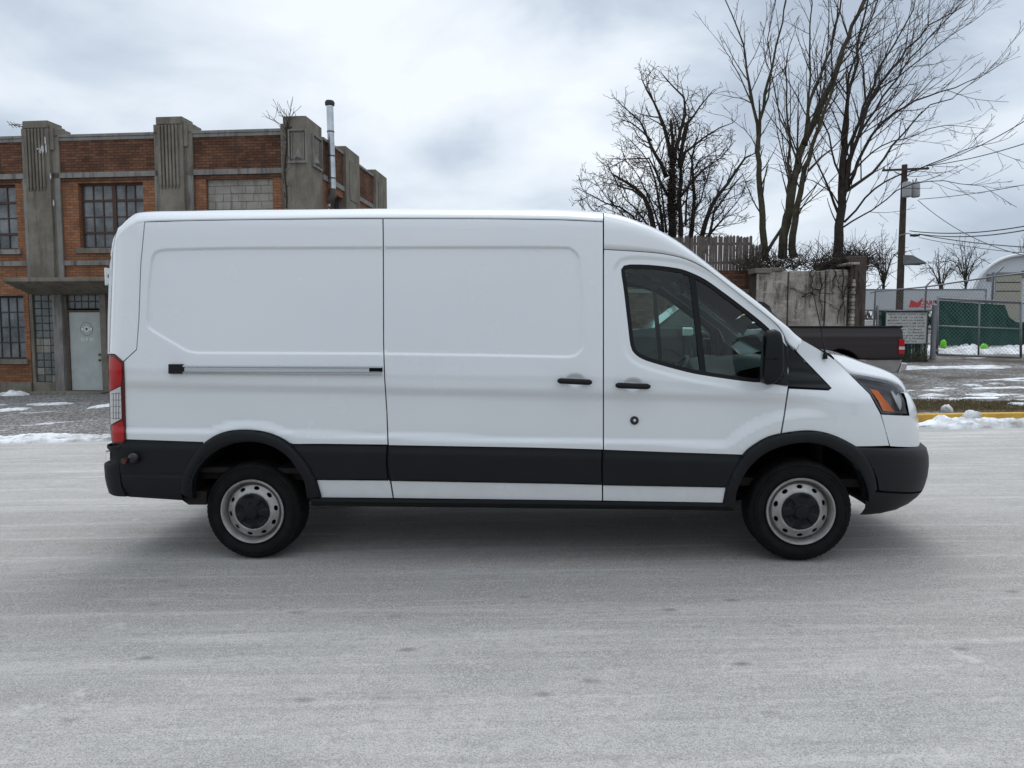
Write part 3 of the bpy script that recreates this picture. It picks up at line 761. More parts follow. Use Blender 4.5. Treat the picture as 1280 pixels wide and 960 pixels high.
# --- tail lamp -------------------------------------------------------------------------------------
tl_px = dens([(134.5, 443.3), (143.4, 443.6), (154.2, 452.9), (155.2, 480), (156.3, 520), (157.1, 549.5), (153.2, 554.8), (140, 553.8), (138, 542), (136.5, 500)], 5)
tlm = panel('tail_light', tl_px, REDD, van, off=-.010, grid=.014, fold=.035)
panel('brake_lens', dens([(136.6, 446.5), (142.6, 446.4), (152, 455), (152.2, 468), (151.2, 481.2), (136.8, 488.5)], 4), REDL, tlm, off=-.013, grid=.014, fold=.004)
panel('reversing_lens', dens([(137.3, 490), (150.6, 483), (151.4, 505), (151.8, 523.5), (138.6, 530.5)], 4), CLEARL, tlm, off=-.013, grid=.014, fold=.004)
panel('indicator_lens', dens([(139, 533), (152.2, 526), (154.2, 530), (154.8, 549), (152.4, 552.4), (141, 551.6), (139.6, 542)], 4), REDL, tlm, off=-.013, grid=.014, fold=.004)
m = MB()
for uu in (141.6, 145, 148.4):
    m.tube([hit(uu, v, -.0135) for v in np.linspace(489+ (150-uu)*.3, 524, 6)], .0022, 5)
for v in (492, 500, 508, 516, 523): m.tube([hit(u, v, -.0135) for u in (139, 144, 150.6)], .0022, 5)
m.build('lens_ribs', mat('grey_lens_ribs', (.13, .13, .14), .3), tlm, True)
# rear hinge
hp = flat(136, 336, -.92); 
hg = MB(); hq = hit(137, 340, 0); hg.box(hq[0]-.035, hq[0]+.02, hq[1]-.005, hq[1]+.05, hq[2]-.02, hq[2]+.025)
hg.box(hq[0]-.035, hq[0]+.02, hq[1]-.005, hq[1]+.05, hq[2]-.085, hq[2]-.045); hg.tube([(hq[0]-.028, hq[1]+.004, hq[2]-.095), (hq[0]-.028, hq[1]+.004, hq[2]+.03)], .012, 8)
hg.build('door_hinge', WHITE, rpost, bevel=.004)
# --- rear doors ------------------------------------------------------------------------------------
rows = []
for z in np.linspace(.75, 2.10, 14):
    xr = XRS-RR*.97-(0)+.06*sstep(1.9, 2.3, z)*0; yr = HW-float(base_field(XRS-RR*.98, z)); xr = XRS-RR*.93; yr = HW-float(base_field(xr, z))
    rows.append([(xr+.0, -yr, z), (xr-.012, -yr*.8, z), (xr-.02, 0, z), (xr-.012, yr*.8, z), (xr, yr, z)])
rows.append([(rows[-1][k][0]+.10, rows[-1][k][1]*.9, 2.27) for k in range(5)]); rows.append([(rows[-1][k][0]+.16, rows[-1][k][1]*.86, 2.40) for k in range(5)])
MB().grid(rows).build('rear_door', WHITE, van, True)
# --- inner shell (dark, behind gaps) and floor --------------------------------------------------------
shell_px = dens([(150, 300), (190, 280), (480, 277), (752, 281), (757, 318), (820, 322), (877, 340), (935, 384), (972, 413), (982, 436), (1000, 452), (1040, 458), (1062, 472), (1100, 520), (1108, 555), (1075, 556)], 10)+[p for p in shrink(FF_out+[(1000, 660)], 0)[:-1][::-1]]+dens([(903, 632), (860, 629), (402, 623)], 10)+FR_out[::-1]+dens([(225, 618), (165, 615), (155, 560), (152, 460)], 10)
sh = panel('inner_shell', shell_px, mat('inner_panel_grey', (.045, .047, .048), .9, spec=.1), van, off=.042, holes=[shrink(WINC, -.5)], grid=.12, fold=.001, fld=base_field)
fl = MB(); fl.box(-.85, 4.35, -.86, .86, .50, .56); fl.box(-1.0, 2.32, -.93, .93, .56, .60)
for y in (-.42, .42): fl.box(-1.0, 4.3, y-.05, y+.05, .36, .50)
for x in (-.6, .9, 1.8, 2.6): fl.box(x-.04, x+.04, -.85, .85, .38, .48)
fl.box(1.0, 2.2, -.80, -.30, .32, .50); fl.box(.55, .9, .2, .7, .34, .5)
fl.tube([(-.9, -.62, .42), (-.3, -.60, .44), (.4, -.35, .40), (3.2, -.2, .38)], .035, 10)
fl.tube([(0, -.86, ZR), (0, .86, ZR)], .05, 12); fl.tube([(WB, -.80, ZF), (WB, .80, ZF)], .04, 12); fl.lathe([(.02, -.14), (.12, -.1), (.16, 0), (.12, .1), (.02, .14)], (0, .1, ZR), 16)
for y in (-.55, .55): fl.tube([(-.72, y, .40), (-.3, y, .30), (0, y, ZR-.04), (.4, y, .31), (.8, y, .42)], .022, 6); fl.tube([(-.25, y*.8, .24), (-.32, y*.8, .55)], .03, 8)
fl.build('chassis', UNDER, van, bevel=.006)
MB().box(.75, 2.35, -.74, -.05, .31, .42).build('belly_shade_block', UNDER, van, bevel=.04)  # unseen block added to keep light off the road under the van
MB().box(2.45, 3.10, -.40, .62, .28, .40).build('front_shade_block', UNDER, van, bevel=.04); MB().tube([(.7, .55, .33), (2.2, .55, .33)], [.13, .13], 16).build('side_shade_tube', UNDER, van, True, angle=40)  # unseen box and tube, added to darken the ground below the floor
MB().tube([(-.78, 0, .34), (-.78, 0, .50)], [.34, .34], 28).build('rear_shade_drum', UNDER, van, True, angle=40)  # unseen drum added to stop light coming in under the tail
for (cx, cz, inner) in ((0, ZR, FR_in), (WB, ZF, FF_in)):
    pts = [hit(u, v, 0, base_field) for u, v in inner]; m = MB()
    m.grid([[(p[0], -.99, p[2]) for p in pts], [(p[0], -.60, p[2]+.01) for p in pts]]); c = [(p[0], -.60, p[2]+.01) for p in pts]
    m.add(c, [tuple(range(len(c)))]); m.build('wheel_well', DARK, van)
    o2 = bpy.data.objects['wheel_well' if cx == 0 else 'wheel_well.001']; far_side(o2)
# tail corner below bumper (visible bracket)
m = MB(); b0_ = flat(230, 626, -.93); m.add([], []); p1 = flat(226, 624, -.95); p2 = flat(236, 631, -.95); p3 = flat(258, 631, -.95); p4 = flat(258, 618, -.95)
m.prism([(p1[0], p1[2]), (p2[0], p2[2]), (p3[0], p3[2]), (p4[0], p4[2]+.02), (p1[0], p4[2]+.02)], -.95, -.55); m.build('mounting_bracket', UNDER, van)
# --- mirror ----------------------------------------------------------------------------------------
mp = cat([(953.2, 474), (953.6, 462), (955.5, 436), (957.6, 419), (962, 412.6), (969, 411.4), (975, 414.5), (978, 423), (979.6, 440), (979.3, 462), (975.6, 473), (968, 479.2), (959, 481.4), (954.2, 478.6)], 4)
MQ = [flat(u, v, -1.20) for u, v in mp]; c = sum(MQ)/len(MQ); m = MB(); rows = []
for y, s, dx in ((-1.03, .80, .03), (-1.05, .93, .022), (-1.09, .99, .012), (-1.16, 1.0, .004), (-1.205, .99, 0), (-1.225, .93, -.001), (-1.236, .80, -.002), (-1.240, .5, -.002), (-1.241, .05, -.002)):
    rows.append([(c[0]+(q[0]-c[0])*s+dx, y, c[2]+(q[2]-c[2])*s) for q in MQ])
m.grid(rows, close=True); m.add(rows[0], [tuple(range(len(rows[0])))])
mir = m.build('side_mirror', PLAST, van, True, angle=50)
m = MB(); lo_ = min(q[2] for q in MQ)
m.prism([(c[0]-.01, lo_+.03), (c[0]+.13, lo_+.03), (c[0]+.10, lo_+.16), (c[0]+.11, lo_+.27), (c[0], lo_+.28)], -1.07, -.93); m.build('mirror_arm', PLAST, mir, bevel=.02)
zs_ = c[2]-.005
m = MB(); m.tube([(c[0]-.066, -1.238, zs_), (c[0]+.02, -1.243, zs_), (c[0]+.055, -1.222, zs_)], .0016, 4); m.build('housing_seam', DARK, mir)
m = MB(); m.add([(c[0]-.064, -1.215, lo_+.05), (c[0]-.030, -1.06, lo_+.05), (c[0]-.028, -1.06, lo_+.31), (c[0]-.060, -1.215, lo_+.31)], [(0, 1, 2, 3)]); m.build('mirror_glass', mat('dark_mirror_glass', (.12, .13, .13), .05, metal=.9), mir)
# --- aerial (on the fender by the windscreen) -----------------------------------------------------
a0 = flat(1031.5, 443, -.86); a1 = flat(1027, 415, -.86); a2 = flat(1010.5, 338, -.86)
m = MB(); m.tube([a0-np.array([0, 0, .03]), a0, a0*.9+a1*.1, a1], [.018, .014, .007, .004], 8); m.tube([a1, a2], [.0032, .002], 6); m.build('aerial', PLAST, van, True)
# --- cab interior ----------------------------------------------------------------------------------
m = MB()
prof = [(3.42, .60), (3.34, 1.0), (3.28, 1.18), (3.30, 1.25), (3.40, 1.30), (3.62, 1.345), (3.86, 1.36), (3.95, 1.30), (3.95, .6)]
rows = []
for y in np.linspace(-.86, .86, 15):
    bump_ = .07*math.exp(-((y-.40)/.22)**2); mid = .05*math.exp(-(y/.18)**2)
    rows.append([(x-(bump_+mid)*(1 if .9 < z < 1.3 else .0), y, z+bump_*(1 if 1.2 < z < 1.33 and x < 3.6 else 0)) for x, z in prof])
m.grid(rows); dash = m.build('dashboard', DASH, van, True, angle=50)
m = MB(); sc = Vector((3.14, .40, 1.19)); ax = Vector((-.80, 0, .60)).normalized(); e1 = Vector((0, 1, 0)); e2 = ax.cross(e1)
m.tube([sc+(e1*math.cos(a)+e2*math.sin(a))*.195 for a in np.linspace(0, 2*math.pi, 33)], .017, 8, cap=False)
for a in (R(90), R(215), R(325)): m.tube([sc-ax*.02, sc+(e1*math.cos(a)+e2*math.sin(a))*.19], .015, 6)
m.tube([sc-ax*.05, sc+ax*.01], [.075, .06], 16); m.tube([sc, sc-ax*.25], .03, 8); m.build('steering_wheel', DASH, van, True, angle=50)
for y in (-.48, .42):
    st_ = MB(); st_.prism([(2.48, .95), (2.90, .98), (2.96, 1.03), (2.95, 1.08), (2.55, 1.09), (2.45, 1.02)], y-.25, y+.25)
    st_.prism([(2.43, 1.04), (2.56, 1.05), (2.47, 1.45), (2.42, 1.66), (2.36, 1.68), (2.35, 1.60)], y-.24, y+.24); so = st_.build('seat', FAB, van, bevel=.03)
    hr = MB(); hr.prism([(2.37, 1.70), (2.43, 1.70), (2.43, 1.86), (2.38, 1.88), (2.35, 1.86)], y-.12, y+.12); hr.build('headrest', FAB, so, bevel=.02)
m = MB(); m.box(2.30, 2.33, -.90, .90, .6, 2.28); m.build('bulkhead', DARK, van)
tr = [p for p in top2]
rws = []
for i in range(0, isp-3, 3):
    p = tr[i]; rws.append([(p[0]-.02, y, p[2]-.09-.05*abs(y/.9)**4) for y in np.linspace(p[1]+.03, -p[1]-.03, 9)])
MB().grid(rws).build('headliner', LINER, van, True)
m = MB(); m.box(2.62, 2.95, -.66, -.22, 2.045, 2.075); m.box(2.62, 2.95, .22, .66, 2.045, 2.075); 
vis = MB().prism([(2.74, 2.02), (3.02, 1.93), (3.02, 1.96), (2.74, 2.05)], -.70, -.20).build('sun_visor', LINER, van, bevel=.01)
vis2 = MB().prism([(2.74, 2.02), (3.02, 1.93), (3.02, 1.96), (2.74, 2.05)], .20, .70).build('sun_visor', LINER, van, bevel=.01)
mm = MB().box(3.10, 3.13, -.13, .13, 1.86, 1.93); mm.tube([(3.13, 0, 1.92), (3.16, 0, 2.0)], .01, 6); mm.build('rear_view_mirror', DASH, van, bevel=.008)
# light trim on the inside of the screen pillars, with a grab handle
pr = []
for i in range(isp-4, len(rows2)):
    r0 = rows2[i]; b = r0[1]; t = r0[-1]
    pr.append([(b[0], b[1]+.05, b[2]-.01), (b[0]+.2*(t[0]-b[0]), b[1]+.085, b[2]+.01), (t[0], t[1]+.03, t[2]-.02)])
ptrim = MB().grid(pr).build('pillar_trim', TRIM, van, True)
ptrim2 = far_side(ptrim)
# inner faces of the doors below the glass
it = panel('door_inner_trim', dens([(765, 330), (765, 560), (905, 560), (960, 500), (975, 480), (975, 440), (968, 412), (930, 380), (880, 344), (838, 330)], 10), DASH, fdoor, off=.055, holes=[shrink(WINC, 1.)], grid=.12, fold=.004, fld=base_field)

# --- wheels ----------------------------------------------------------------------------------------
def wheel_mesh():
    tb = MB(); n = 240
    prof = [(.216, .030), (.221, .014), (.232, .006), (.250, .0), (.275, -.006), (.300, -.004), (.318, .004), (.330, .013), (.3385, .024)]
    prof2 = [(.3425, .034), (.3450, .052), (.3465, .056), (.3465, .080), (.347, .0815), (.347, .112), (.347, .1245), (.347, .155), (.3465, .158), (.3465, .182), (.345, .186), (.3425, .204)]
    back = [(.3385, .214), (.330, .225), (.300, .242), (.250, .238), (.216, .21)]
    rows = []
    for i, (r, h) in enumerate(prof+prof2+back):
        row = []
        for k in range(n):
            a = 2*math.pi*k/n; rad = r
            if 8 <= i <= 10 or 18 <= i <= 21: rad -= .0045 if (k % 4) == 0 else 0
            if i in (11, 12, 16, 17): rad -= .005 if ((k+int(i*1.4)) % 4) in (0,) else 0
            if i in (10, 11): pass
            row.append((rad*math.cos(a), h, rad*math.sin(a)))
        rows.append(row)
    # circumferential grooves
    g = {10: .0, 13: .008, 15: .008}
    for i in (13, 15): rows[i] = [(x*(1-.008/.347), h, z*(1-.008/.347)) for x, h, z in rows[i]]
    tb.grid(rows, close=True)
    for rr in (.238, .292, .312): tb.lathe([(rr-.0018, .003 if rr < .24 else -.003), (rr, -.0015 if rr < .24 else -.0085), (rr+.0018, .002 if rr < .24 else -.004)], (0, 0, 0), 96)
    rb_ = MB()
    rb_.lathe([(.215, .055), (.2175, .012), (.2225, .004), (.2285, .006), (.2285, .0), (.2245, -.005), (.216, -.003), (.209, .007), (.2055, .020), (.203, .050), (.200, .062), (.193, .055), (.187, .040), (.183, .030)], (0, 0, 0), 96)
    # disc with ten openings, made flat and then shaped
    def ringp(r, n): return [(r*math.cos(a), r*math.sin(a)) for a in np.linspace(0, 2*math.pi, n, endpoint=False)]
    holes = []
    for k in range(10):
        a0 = R(36*k+15); h = []
        for t in np.linspace(0, 2*math.pi, 18, endpoint=False):
            rr_2 = .1655+.0125*math.cos(t); aa = a0+.0205*math.sin(t)/.1655; h.append((rr_2*math.cos(aa), rr_2*math.sin(aa)))
        holes.append(h)
    vv, ff = cdt(ringp(.184, 120), [ringp(.112, 96)]+holes, .009)
    rad = np.hypot(vv[:, 0], vv[:, 1]); dep = np.interp(rad, [.112, .120, .126, .132, .140, .150, .165, .175, .184], [.030, .012, .006, .004, .006, .014, .022, .026, .031])
    rb_.add([(p[0], d, p[1]) for p, d in zip(vv, dep)], [tuple(f) for f in ff])
    for h in holes:
        hh = np.array(h); r_ = np.hypot(*hh.T); d_ = np.interp(r_, [.15, .165, .175, .184], [.014, .022, .026, .031]); nb = len(h)
        rb_.add([(p[0], d, p[1]) for p, d in zip(hh, d_)]+[(p[0]*.99, d+.012, p[1]*.99) for p, d in zip(hh, d_)], [(i, (i+1) % nb, nb+(i+1) % nb, nb+i) for i in range(nb)])
    cb = MB(); rows = []
    for r, h in ((.1235, .022), (.1235, .004), (.119, -.001), (.108, -.004), (.098, -.005), (.088, -.006), (.076, -.007), (.062, -.009), (.052, -.011), (.046, -.013), (.043, -.022), (.030, -.024), (.001, -.025)):
        row = []
        for k in range(100):
            a = 2*math.pi*k/100; hh = h; s = abs(((k/20.) % 1)-.5)*2      # 0 at pocket centre
            if .05 < r < .110:
                w = max(0, min(1, (.62-s)/.16))*max(0, min(1, (r-.052)/.008))*max(0, min(1, (.112-r)/.008)); hh += .014*w
            row.append((r*math.cos(a), hh, r*math.sin(a)))
        rows.append(row)
    cb.grid(rows, close=True)
    back_ = MB(); back_.lathe([(.20, .07), (.0, .07)], (0, 0, 0), 48); back_.lathe([(.205, .05), (.205, .22), (.0, .22)], (0, 0, 0), 48)
    return tb, rb_, cb, back_
tb, rb_, cb, bk = wheel_mesh()
W0 = empty('wheel'); W0.parent = van
to_ = tb.build('tyre', RUB, W0, True, angle=32); ro_ = rb_.build('rim', STEEL, W0, True, angle=38); co_ = cb.build('hub_cap', mat('black_hub_cap', (.010, .010, .011), .45, spec=.2), W0, True, angle=35); bo_ = bk.build('brake_drum', DARK, W0)
def put_wheel(first, x, z, y, far=False, rot=0., steer=0.):
    w = W0 if first else W0.copy()
    if not first:
        COL.objects.link(w); w.parent = van
        for ch_ in (to_, ro_, co_, bo_):
            c_ = ch_.copy(); COL.objects.link(c_); c_.parent = w
    w.location = (x, y if not far else -y, z); w.rotation_euler = (0, rot, (math.pi if far else 0)+steer)
    return w
put_wheel(True, 0, ZR, -.98, rot=R(7)); put_wheel(False, WB, ZF, -.98, rot=R(31), steer=0); put_wheel(False, 0, ZR, -.98, True, R(80)); put_wheel(False, WB, ZF, -.98, True, R(140))

# the flank pieces again on the other side
for o in (quarter, sdoor, fdoor, fender, rpost, rr_, cr_, lamp, tlm, c4, rk, sh, mir): far_side(o)
# ================================================================== ground, road, snow
def smooth1(x, a, b):
    t = max(0., min(1., (x-a)/(b-a))); return t*t*(3-2*t)
from mathutils import noise as mn
def fbm(x, y, s=1., o=4, seed=0.):
    v = 0; a = 1; t = 0
    for i in range(o):
        v += a*mn.noise(Vector((x*s+seed, y*s-seed*.7, seed*1.3))); t += a; a *= .5; s *= 2.03
    return v/t
def sheet(name, X, Y, m, dz=0., hf=None):
    mb = MB(); mb.grid([[(x, y, height(x, y)+dz+(hf(x, y) if hf else 0)) for x in X] for y in Y]); return mb.build(name, m, None, True, recalc=False)
def coords(nt, tc, sx=1, sy=1, sz=1):
    mp = N(nt, 'ShaderNodeMapping'); mp.inputs['Scale'].default_value = (sx, sy, sz); nt.links.new(tc.outputs['Object'], mp.inputs[0]); return mp.outputs[0]
def mixc(nt, fac, a, b, blend='MIX'):
    m = N(nt, 'ShaderNodeMix', data_type='RGBA', blend_type=blend)
    for i, x in ((0, fac), (6, a), (7, b)):
        if isinstance(x, (int, float)): m.inputs[i].default_value = x
        elif isinstance(x, tuple): m.inputs[i].default_value = (*x, 1)
        else: nt.links.new(x, m.inputs[i])
    return m.outputs[2]
def noise_fac(nt, vec, scale, detail=6, rough=.6, lo=.4, hi=.6, dist=0.):
    n = N(nt, 'ShaderNodeTexNoise', i_Scale=scale, i_Detail=detail, i_Roughness=rough, i_Distortion=dist); nt.links.new(vec, n.inputs['Vector'])
    m = N(nt, 'ShaderNodeMapRange', i_From_Min=lo, i_From_Max=hi); nt.links.new(n.outputs['Fac'], m.inputs['Value']); return m.outputs[0]
def road_fn(nt, b, tc):
    o = tc.outputs['Object']; s = N(nt, 'ShaderNodeSeparateXYZ'); nt.links.new(o, s.inputs[0])
    def mr(sock, a, b_, c=0., d=1.):
        m = N(nt, 'ShaderNodeMapRange', i_From_Min=a, i_From_Max=b_, i_To_Min=c, i_To_Max=d); nt.links.new(sock, m.inputs['Value']); return m.outputs[0]
    def mul(a, b_):
        m = N(nt, 'ShaderNodeMath', operation='MULTIPLY')
        for k, x in ((0, a), (1, b_)):
            if isinstance(x, (int, float)): m.inputs[k].default_value = x
            else: nt.links.new(x, m.inputs[k])
        return m.outputs[0]
    base = mixc(nt, noise_fac(nt, coords(nt, tc, .5, 1.2), 1.1, 10, .74, .40, .60), (.285, .290, .275), (.435, .420, .402))       # salt-dried asphalt
    # packed wheel lanes: browner dirt along the street, also darkened to paint shade by the van
    ln = mul(mr(s.outputs['Y'], 2.6, 4.2), mr(s.outputs['Y'], 6.6, 5.2)); lanen = noise_fac(nt, coords(nt, tc, .22, 1.6), 1.0, 7, .65, .30, .62)
    base = mixc(nt, mul(mul(ln, lanen), .95), base, (.205, .178, .155))
    # fine drag marks
    tr = noise_fac(nt, coords(nt, tc, .07, 3.6), 3.2, 9, .72, .50, .66, .6); base = mixc(nt, mul(tr, .75), base, (.235, .218, .202))
    tr2 = noise_fac(nt, coords(nt, tc, .12, 3.0), 2.1, 9, .74, .52, .66, .8); far = mr(s.outputs['Y'], 4.5, 8.5, .5, 1.); base = mixc(nt, mul(tr2, far), base, (.62, .605, .585))
    wvv = N(nt, 'ShaderNodeTexWave', wave_type='RINGS', i_Scale=1.9, i_Distortion=1.6, i_Detail=3., i_Detail_Scale=1.5); mpw = N(nt, 'ShaderNodeMapping'); mpw.inputs['Location'].default_value = (4.5, 7.5, 0); mpw.inputs['Scale'].default_value = (.55, 1., 1.); nt.links.new(o, mpw.inputs[0]); nt.links.new(mpw.outputs[0], wvv.inputs['Vector'])
    wm = mul(mr(wvv.outputs['Fac'], .72, .95), noise_fac(nt, coords(nt, tc, .4, .9), .8, 5, .6, .50, .62)); base = mixc(nt, mul(wm, .30), base, (.25, .235, .22))
    # aggregate: salt and pepper
    a1 = noise_fac(nt, o, 110, 3, .75, .40, .60); base = mixc(nt, mul(a1, .6), base, (.61, .59, .565))
    a2 = noise_fac(nt, o, 150, 3, .7, .54, .62); base = mixc(nt, mul(a2, .8), base, (.17, .168, .165))
    a3 = noise_fac(nt, coords(nt, tc, .75, 1.2), 22, 7, .78, .50, .62); base = mixc(nt, mul(a3, .5), base, (.27, .258, .245))
    # small chalky salt spots
    vo = N(nt, 'ShaderNodeTexVoronoi', i_Scale=2.8, i_Randomness=1.); wv = N(nt, 'ShaderNodeVectorMath', operation='ADD'); nz = N(nt, 'ShaderNodeTexNoise', i_Scale=9., i_Detail=5); sc_ = N(nt, 'ShaderNodeVectorMath', operation='SCALE'); sc_.inputs['Scale'].default_value = .34
    nt.links.new(o, nz.inputs['Vector']); nt.links.new(nz.outputs['Color'], sc_.inputs[0]); nt.links.new(o, wv.inputs[0]); nt.links.new(sc_.outputs[0], wv.inputs[1]); nt.links.new(wv.outputs[0], vo.inputs['Vector'])
    base = mixc(nt, mul(mr(vo.outputs['Distance'], .15, .02), mul(.6, noise_fac(nt, o, 1.7, 3, .6, .42, .6))), base, (.60, .595, .58))
    # dark oily spots dropped in a row
    vo2 = N(nt, 'ShaderNodeTexVoronoi', i_Scale=1., i_Randomness=1.); nt.links.new(coords(nt, tc, 2.4, 5.0), vo2.inputs['Vector'])
    sp = mul(mr(vo2.outputs['Distance'], .16, .05), mr(s.outputs['Y'], 2.2, 2.9)); base = mixc(nt, mul(mul(sp, mr(s.outputs['Y'], 4.9, 4.1)), mul(.62, noise_fac(nt, o, 2.3, 3, .6, .35, .55))), base, (.11, .108, .105))
    nt.links.new(base, b.inputs['Base Color'])
    n = N(nt, 'ShaderNodeTexNoise', i_Scale=110, i_Detail=4, i_Roughness=.7); nt.links.new(o, n.inputs['Vector'])
    bp = N(nt, 'ShaderNodeBump', i_Strength=.8, i_Distance=.008); nt.links.new(n.outputs['Fac'], bp.inputs['Height']); nt.links.new(bp.outputs[0], b.inputs['Normal'])
ROAD = mat('salted_asphalt', (.3, .3, .3), .82, spec=.3, fn=road_fn)
def gravel_fn(nt, b, tc):
    o = tc.outputs['Object']
    vo = N(nt, 'ShaderNodeTexVoronoi', i_Scale=28., i_Randomness=1.); nt.links.new(o, vo.inputs['Vector'])
    bw = N(nt, 'ShaderNodeRGBToBW'); nt.links.new(vo.outputs['Color'], bw.inputs[0])
    r = ramp(nt, [(.1, (.055, .053, .05)), (.5, (.17, .165, .16)), (.9, (.42, .42, .41))]); nt.links.new(bw.outputs[0], r.inputs['Fac'])
    dirt = noise_fac(nt, o, .45, 7, .65, .44, .60); sx_ = N(nt, 'ShaderNodeSeparateXYZ'); nt.links.new(o, sx_.inputs[0]); rt = N(nt, 'ShaderNodeMapRange', i_From_Min=-6., i_From_Max=5., i_To_Min=.35, i_To_Max=1.); nt.links.new(sx_.outputs['X'], rt.inputs['Value'])
    dm_ = N(nt, 'ShaderNodeMath', operation='MULTIPLY'); nt.links.new(dirt, dm_.inputs[0]); nt.links.new(rt.outputs[0], dm_.inputs[1]); c = mixc(nt, dm_.outputs[0], r.outputs[0], (.085, .068, .055))
    sn = noise_fac(nt, coords(nt, tc, .35, 1.5), .9, 9, .7, .60, .615, .3); c = mixc(nt, sn, c, (.76, .78, .80))
    nt.links.new(c, b.inputs['Base Color'])
    bp = N(nt, 'ShaderNodeBump', i_Strength=.8, i_Distance=.02); nt.links.new(vo.outputs['Distance'], bp.inputs['Height']); nt.links.new(bp.outputs[0], b.inputs['Normal'])
GRAV = mat('gravel_and_thaw', (.1, .1, .1), .9, spec=.25, fn=gravel_fn)
def snow_fn(nt, b, tc):
    c = mixc(nt, noise_fac(nt, tc.outputs['Object'], 2.6, 8, .7, .36, .58), (.40, .39, .37), (.82, .84, .87))
    c = mixc(nt, noise_fac(nt, tc.outputs['Object'], 38, 4, .7, .63, .72), c, (.16, .15, .14))
    nt.links.new(c, b.inputs['Base Color'])
    n = N(nt, 'ShaderNodeTexNoise', i_Scale=24, i_Detail=6, i_Roughness=.7); nt.links.new(tc.outputs['Object'], n.inputs['Vector'])
    bp = N(nt, 'ShaderNodeBump', i_Strength=.6, i_Distance=.03); nt.links.new(n.outputs['Fac'], bp.inputs['Height']); nt.links.new(bp.outputs[0], b.inputs['Normal'])
SNOW = mat('dirty_snow', (.8, .8, .8), .75, spec=.3, fn=snow_fn)
YX = list(np.arange(-40, 40.1, 1.))
ter = sheet('ground', [-400, -200, -100, -60]+YX+[60, 100, 200, 400], [-200, -60, -20, 0, 6]+list(np.arange(8, 40, .8))+[45, 50, 60, 80, 120, 200, 400, 900], GRAV, -.012); tag(ter, kind='structure')
REDGE = 11.1
def redge(x): return REDGE-.10*math.sin(x*.4)*.5
rd = MB()
xs = np.arange(-60, 60.1, 1.)
ys = [-14, -8, -4, 0, 3, 5, 7, 9, 10.4, 11.05]
rd.grid([[(x, y, height(x, y)-.004) for x in xs] for y in ys]); rdo = rd.build('road', ROAD, None, True, recalc=False); tag(rdo, kind='structure')
# snow banks pushed along the far kerb: one long bank to each side
def snowbank(name, x0, x1, yc, wid, hgt, seed, label, gaps=None, step=.05, taper=.5):
    mb = MB(); X = np.arange(x0, x1+1e-6, step); rows = []
    for x in X:
        e = min(1, (x-x0)/taper, (x1-x)/taper); e = max(0, e)**.5
        w = wid*(.75+.7*fbm(x, 0, .9, 3, seed))*e+.01; h = hgt*(.75+1.0*fbm(x, 3, 1.1, 4, seed+5))*e; c = yc+.10*fbm(x, 9, .5, 3, seed)
        row = []
        for t in np.linspace(-1, 1, 19):
            y = c+t*w+.06*fbm(x, t*3, 3.2, 3, seed+2); prof = max(0, 1-abs(t)**2.2)
            lump = .6+.9*abs(fbm(x, y, 3.4, 4, seed+3))+.25*fbm(x, y, 12, 3, seed)
            row.append((x, y, height(x, y)-.02+.02*e+h*prof*lump*1.25 if prof > 0 else height(x, y)-.03))
        rows.append(row)
    mb.grid(rows); o = mb.build(name, SNOW, None, True, recalc=False)
    tag(o, label, 'snow', None, 'stuff'); return o
snowbank('snow_bank', -24, 4.6, 11.05, .34, .13, 3., 'dirty ploughed snow bank along the road edge in front of the brick building')
snowbank('snow_bank', 6.2, 22, 10.98, .34, .15, 8., 'ploughed snow bank in front of the yellow kerb')
snowbank('snow_bank', 13.2, 27., 23.9, .8, .28, 15., 'snow bank behind the chain-link gate', step=.09)
snowbank('snow_bank', -14, -13, 19.1, .22, .12, 21., 'small heap of old snow by the building wall', step=.04)
snowbank('snow_patch', 9.6, 13.6, 19.3, .45, .05, 24., 'thin snow patch at the foot of the sign fence')
def patch(cx, cy, rx, ry, seed, label):
    mb = MB(); rings = []; n = 120
    for k in range(7):
        t = 1-k/6.5; row = []
        for i in range(n):
            a = 2*math.pi*i/n; rr = t*(1+1.0*fbm(math.cos(a)*1.3+cx, math.sin(a)*1.3+cy, 1.9, 5, seed)+.45*fbm(math.cos(a)*5+cx, math.sin(a)*5+cy, 2.2, 3, seed)); x = cx+rx*rr*math.cos(a); y = cy+ry*rr*math.sin(a)
            row.append((x, y, height(x, y)+(-.008 if k == 0 else .012+.02*(1-t)+.012*fbm(x, y, 4, 3, seed))))
        rings.append(row)
    mb.grid(rings, close=True); o = mb.build('snow_patch', SNOW, None, True, recalc=False); tag(o, label, 'snow', None, 'stuff')
random.seed(3)
for i, (u, v, ru, rv) in enumerate([(62, 505, 30, .9), (14, 512, 18, 1.3), (131, 507, 12, 1.8), (1150, 459, 20, 1.4), (1275, 505, 16, .8), (1246, 480, 8, .4), (1216, 482, 9, .4), (1190, 499, 12, .6)]):
    p = on_ground(u, v); p2 = on_ground(u, v-rv); rx = ru/F_PX*p.y; patch(p.x, p.y, rx*.85, abs(p2.y-p.y)+.08, 31+i*1.7, 'melting snow patch on the gravel')
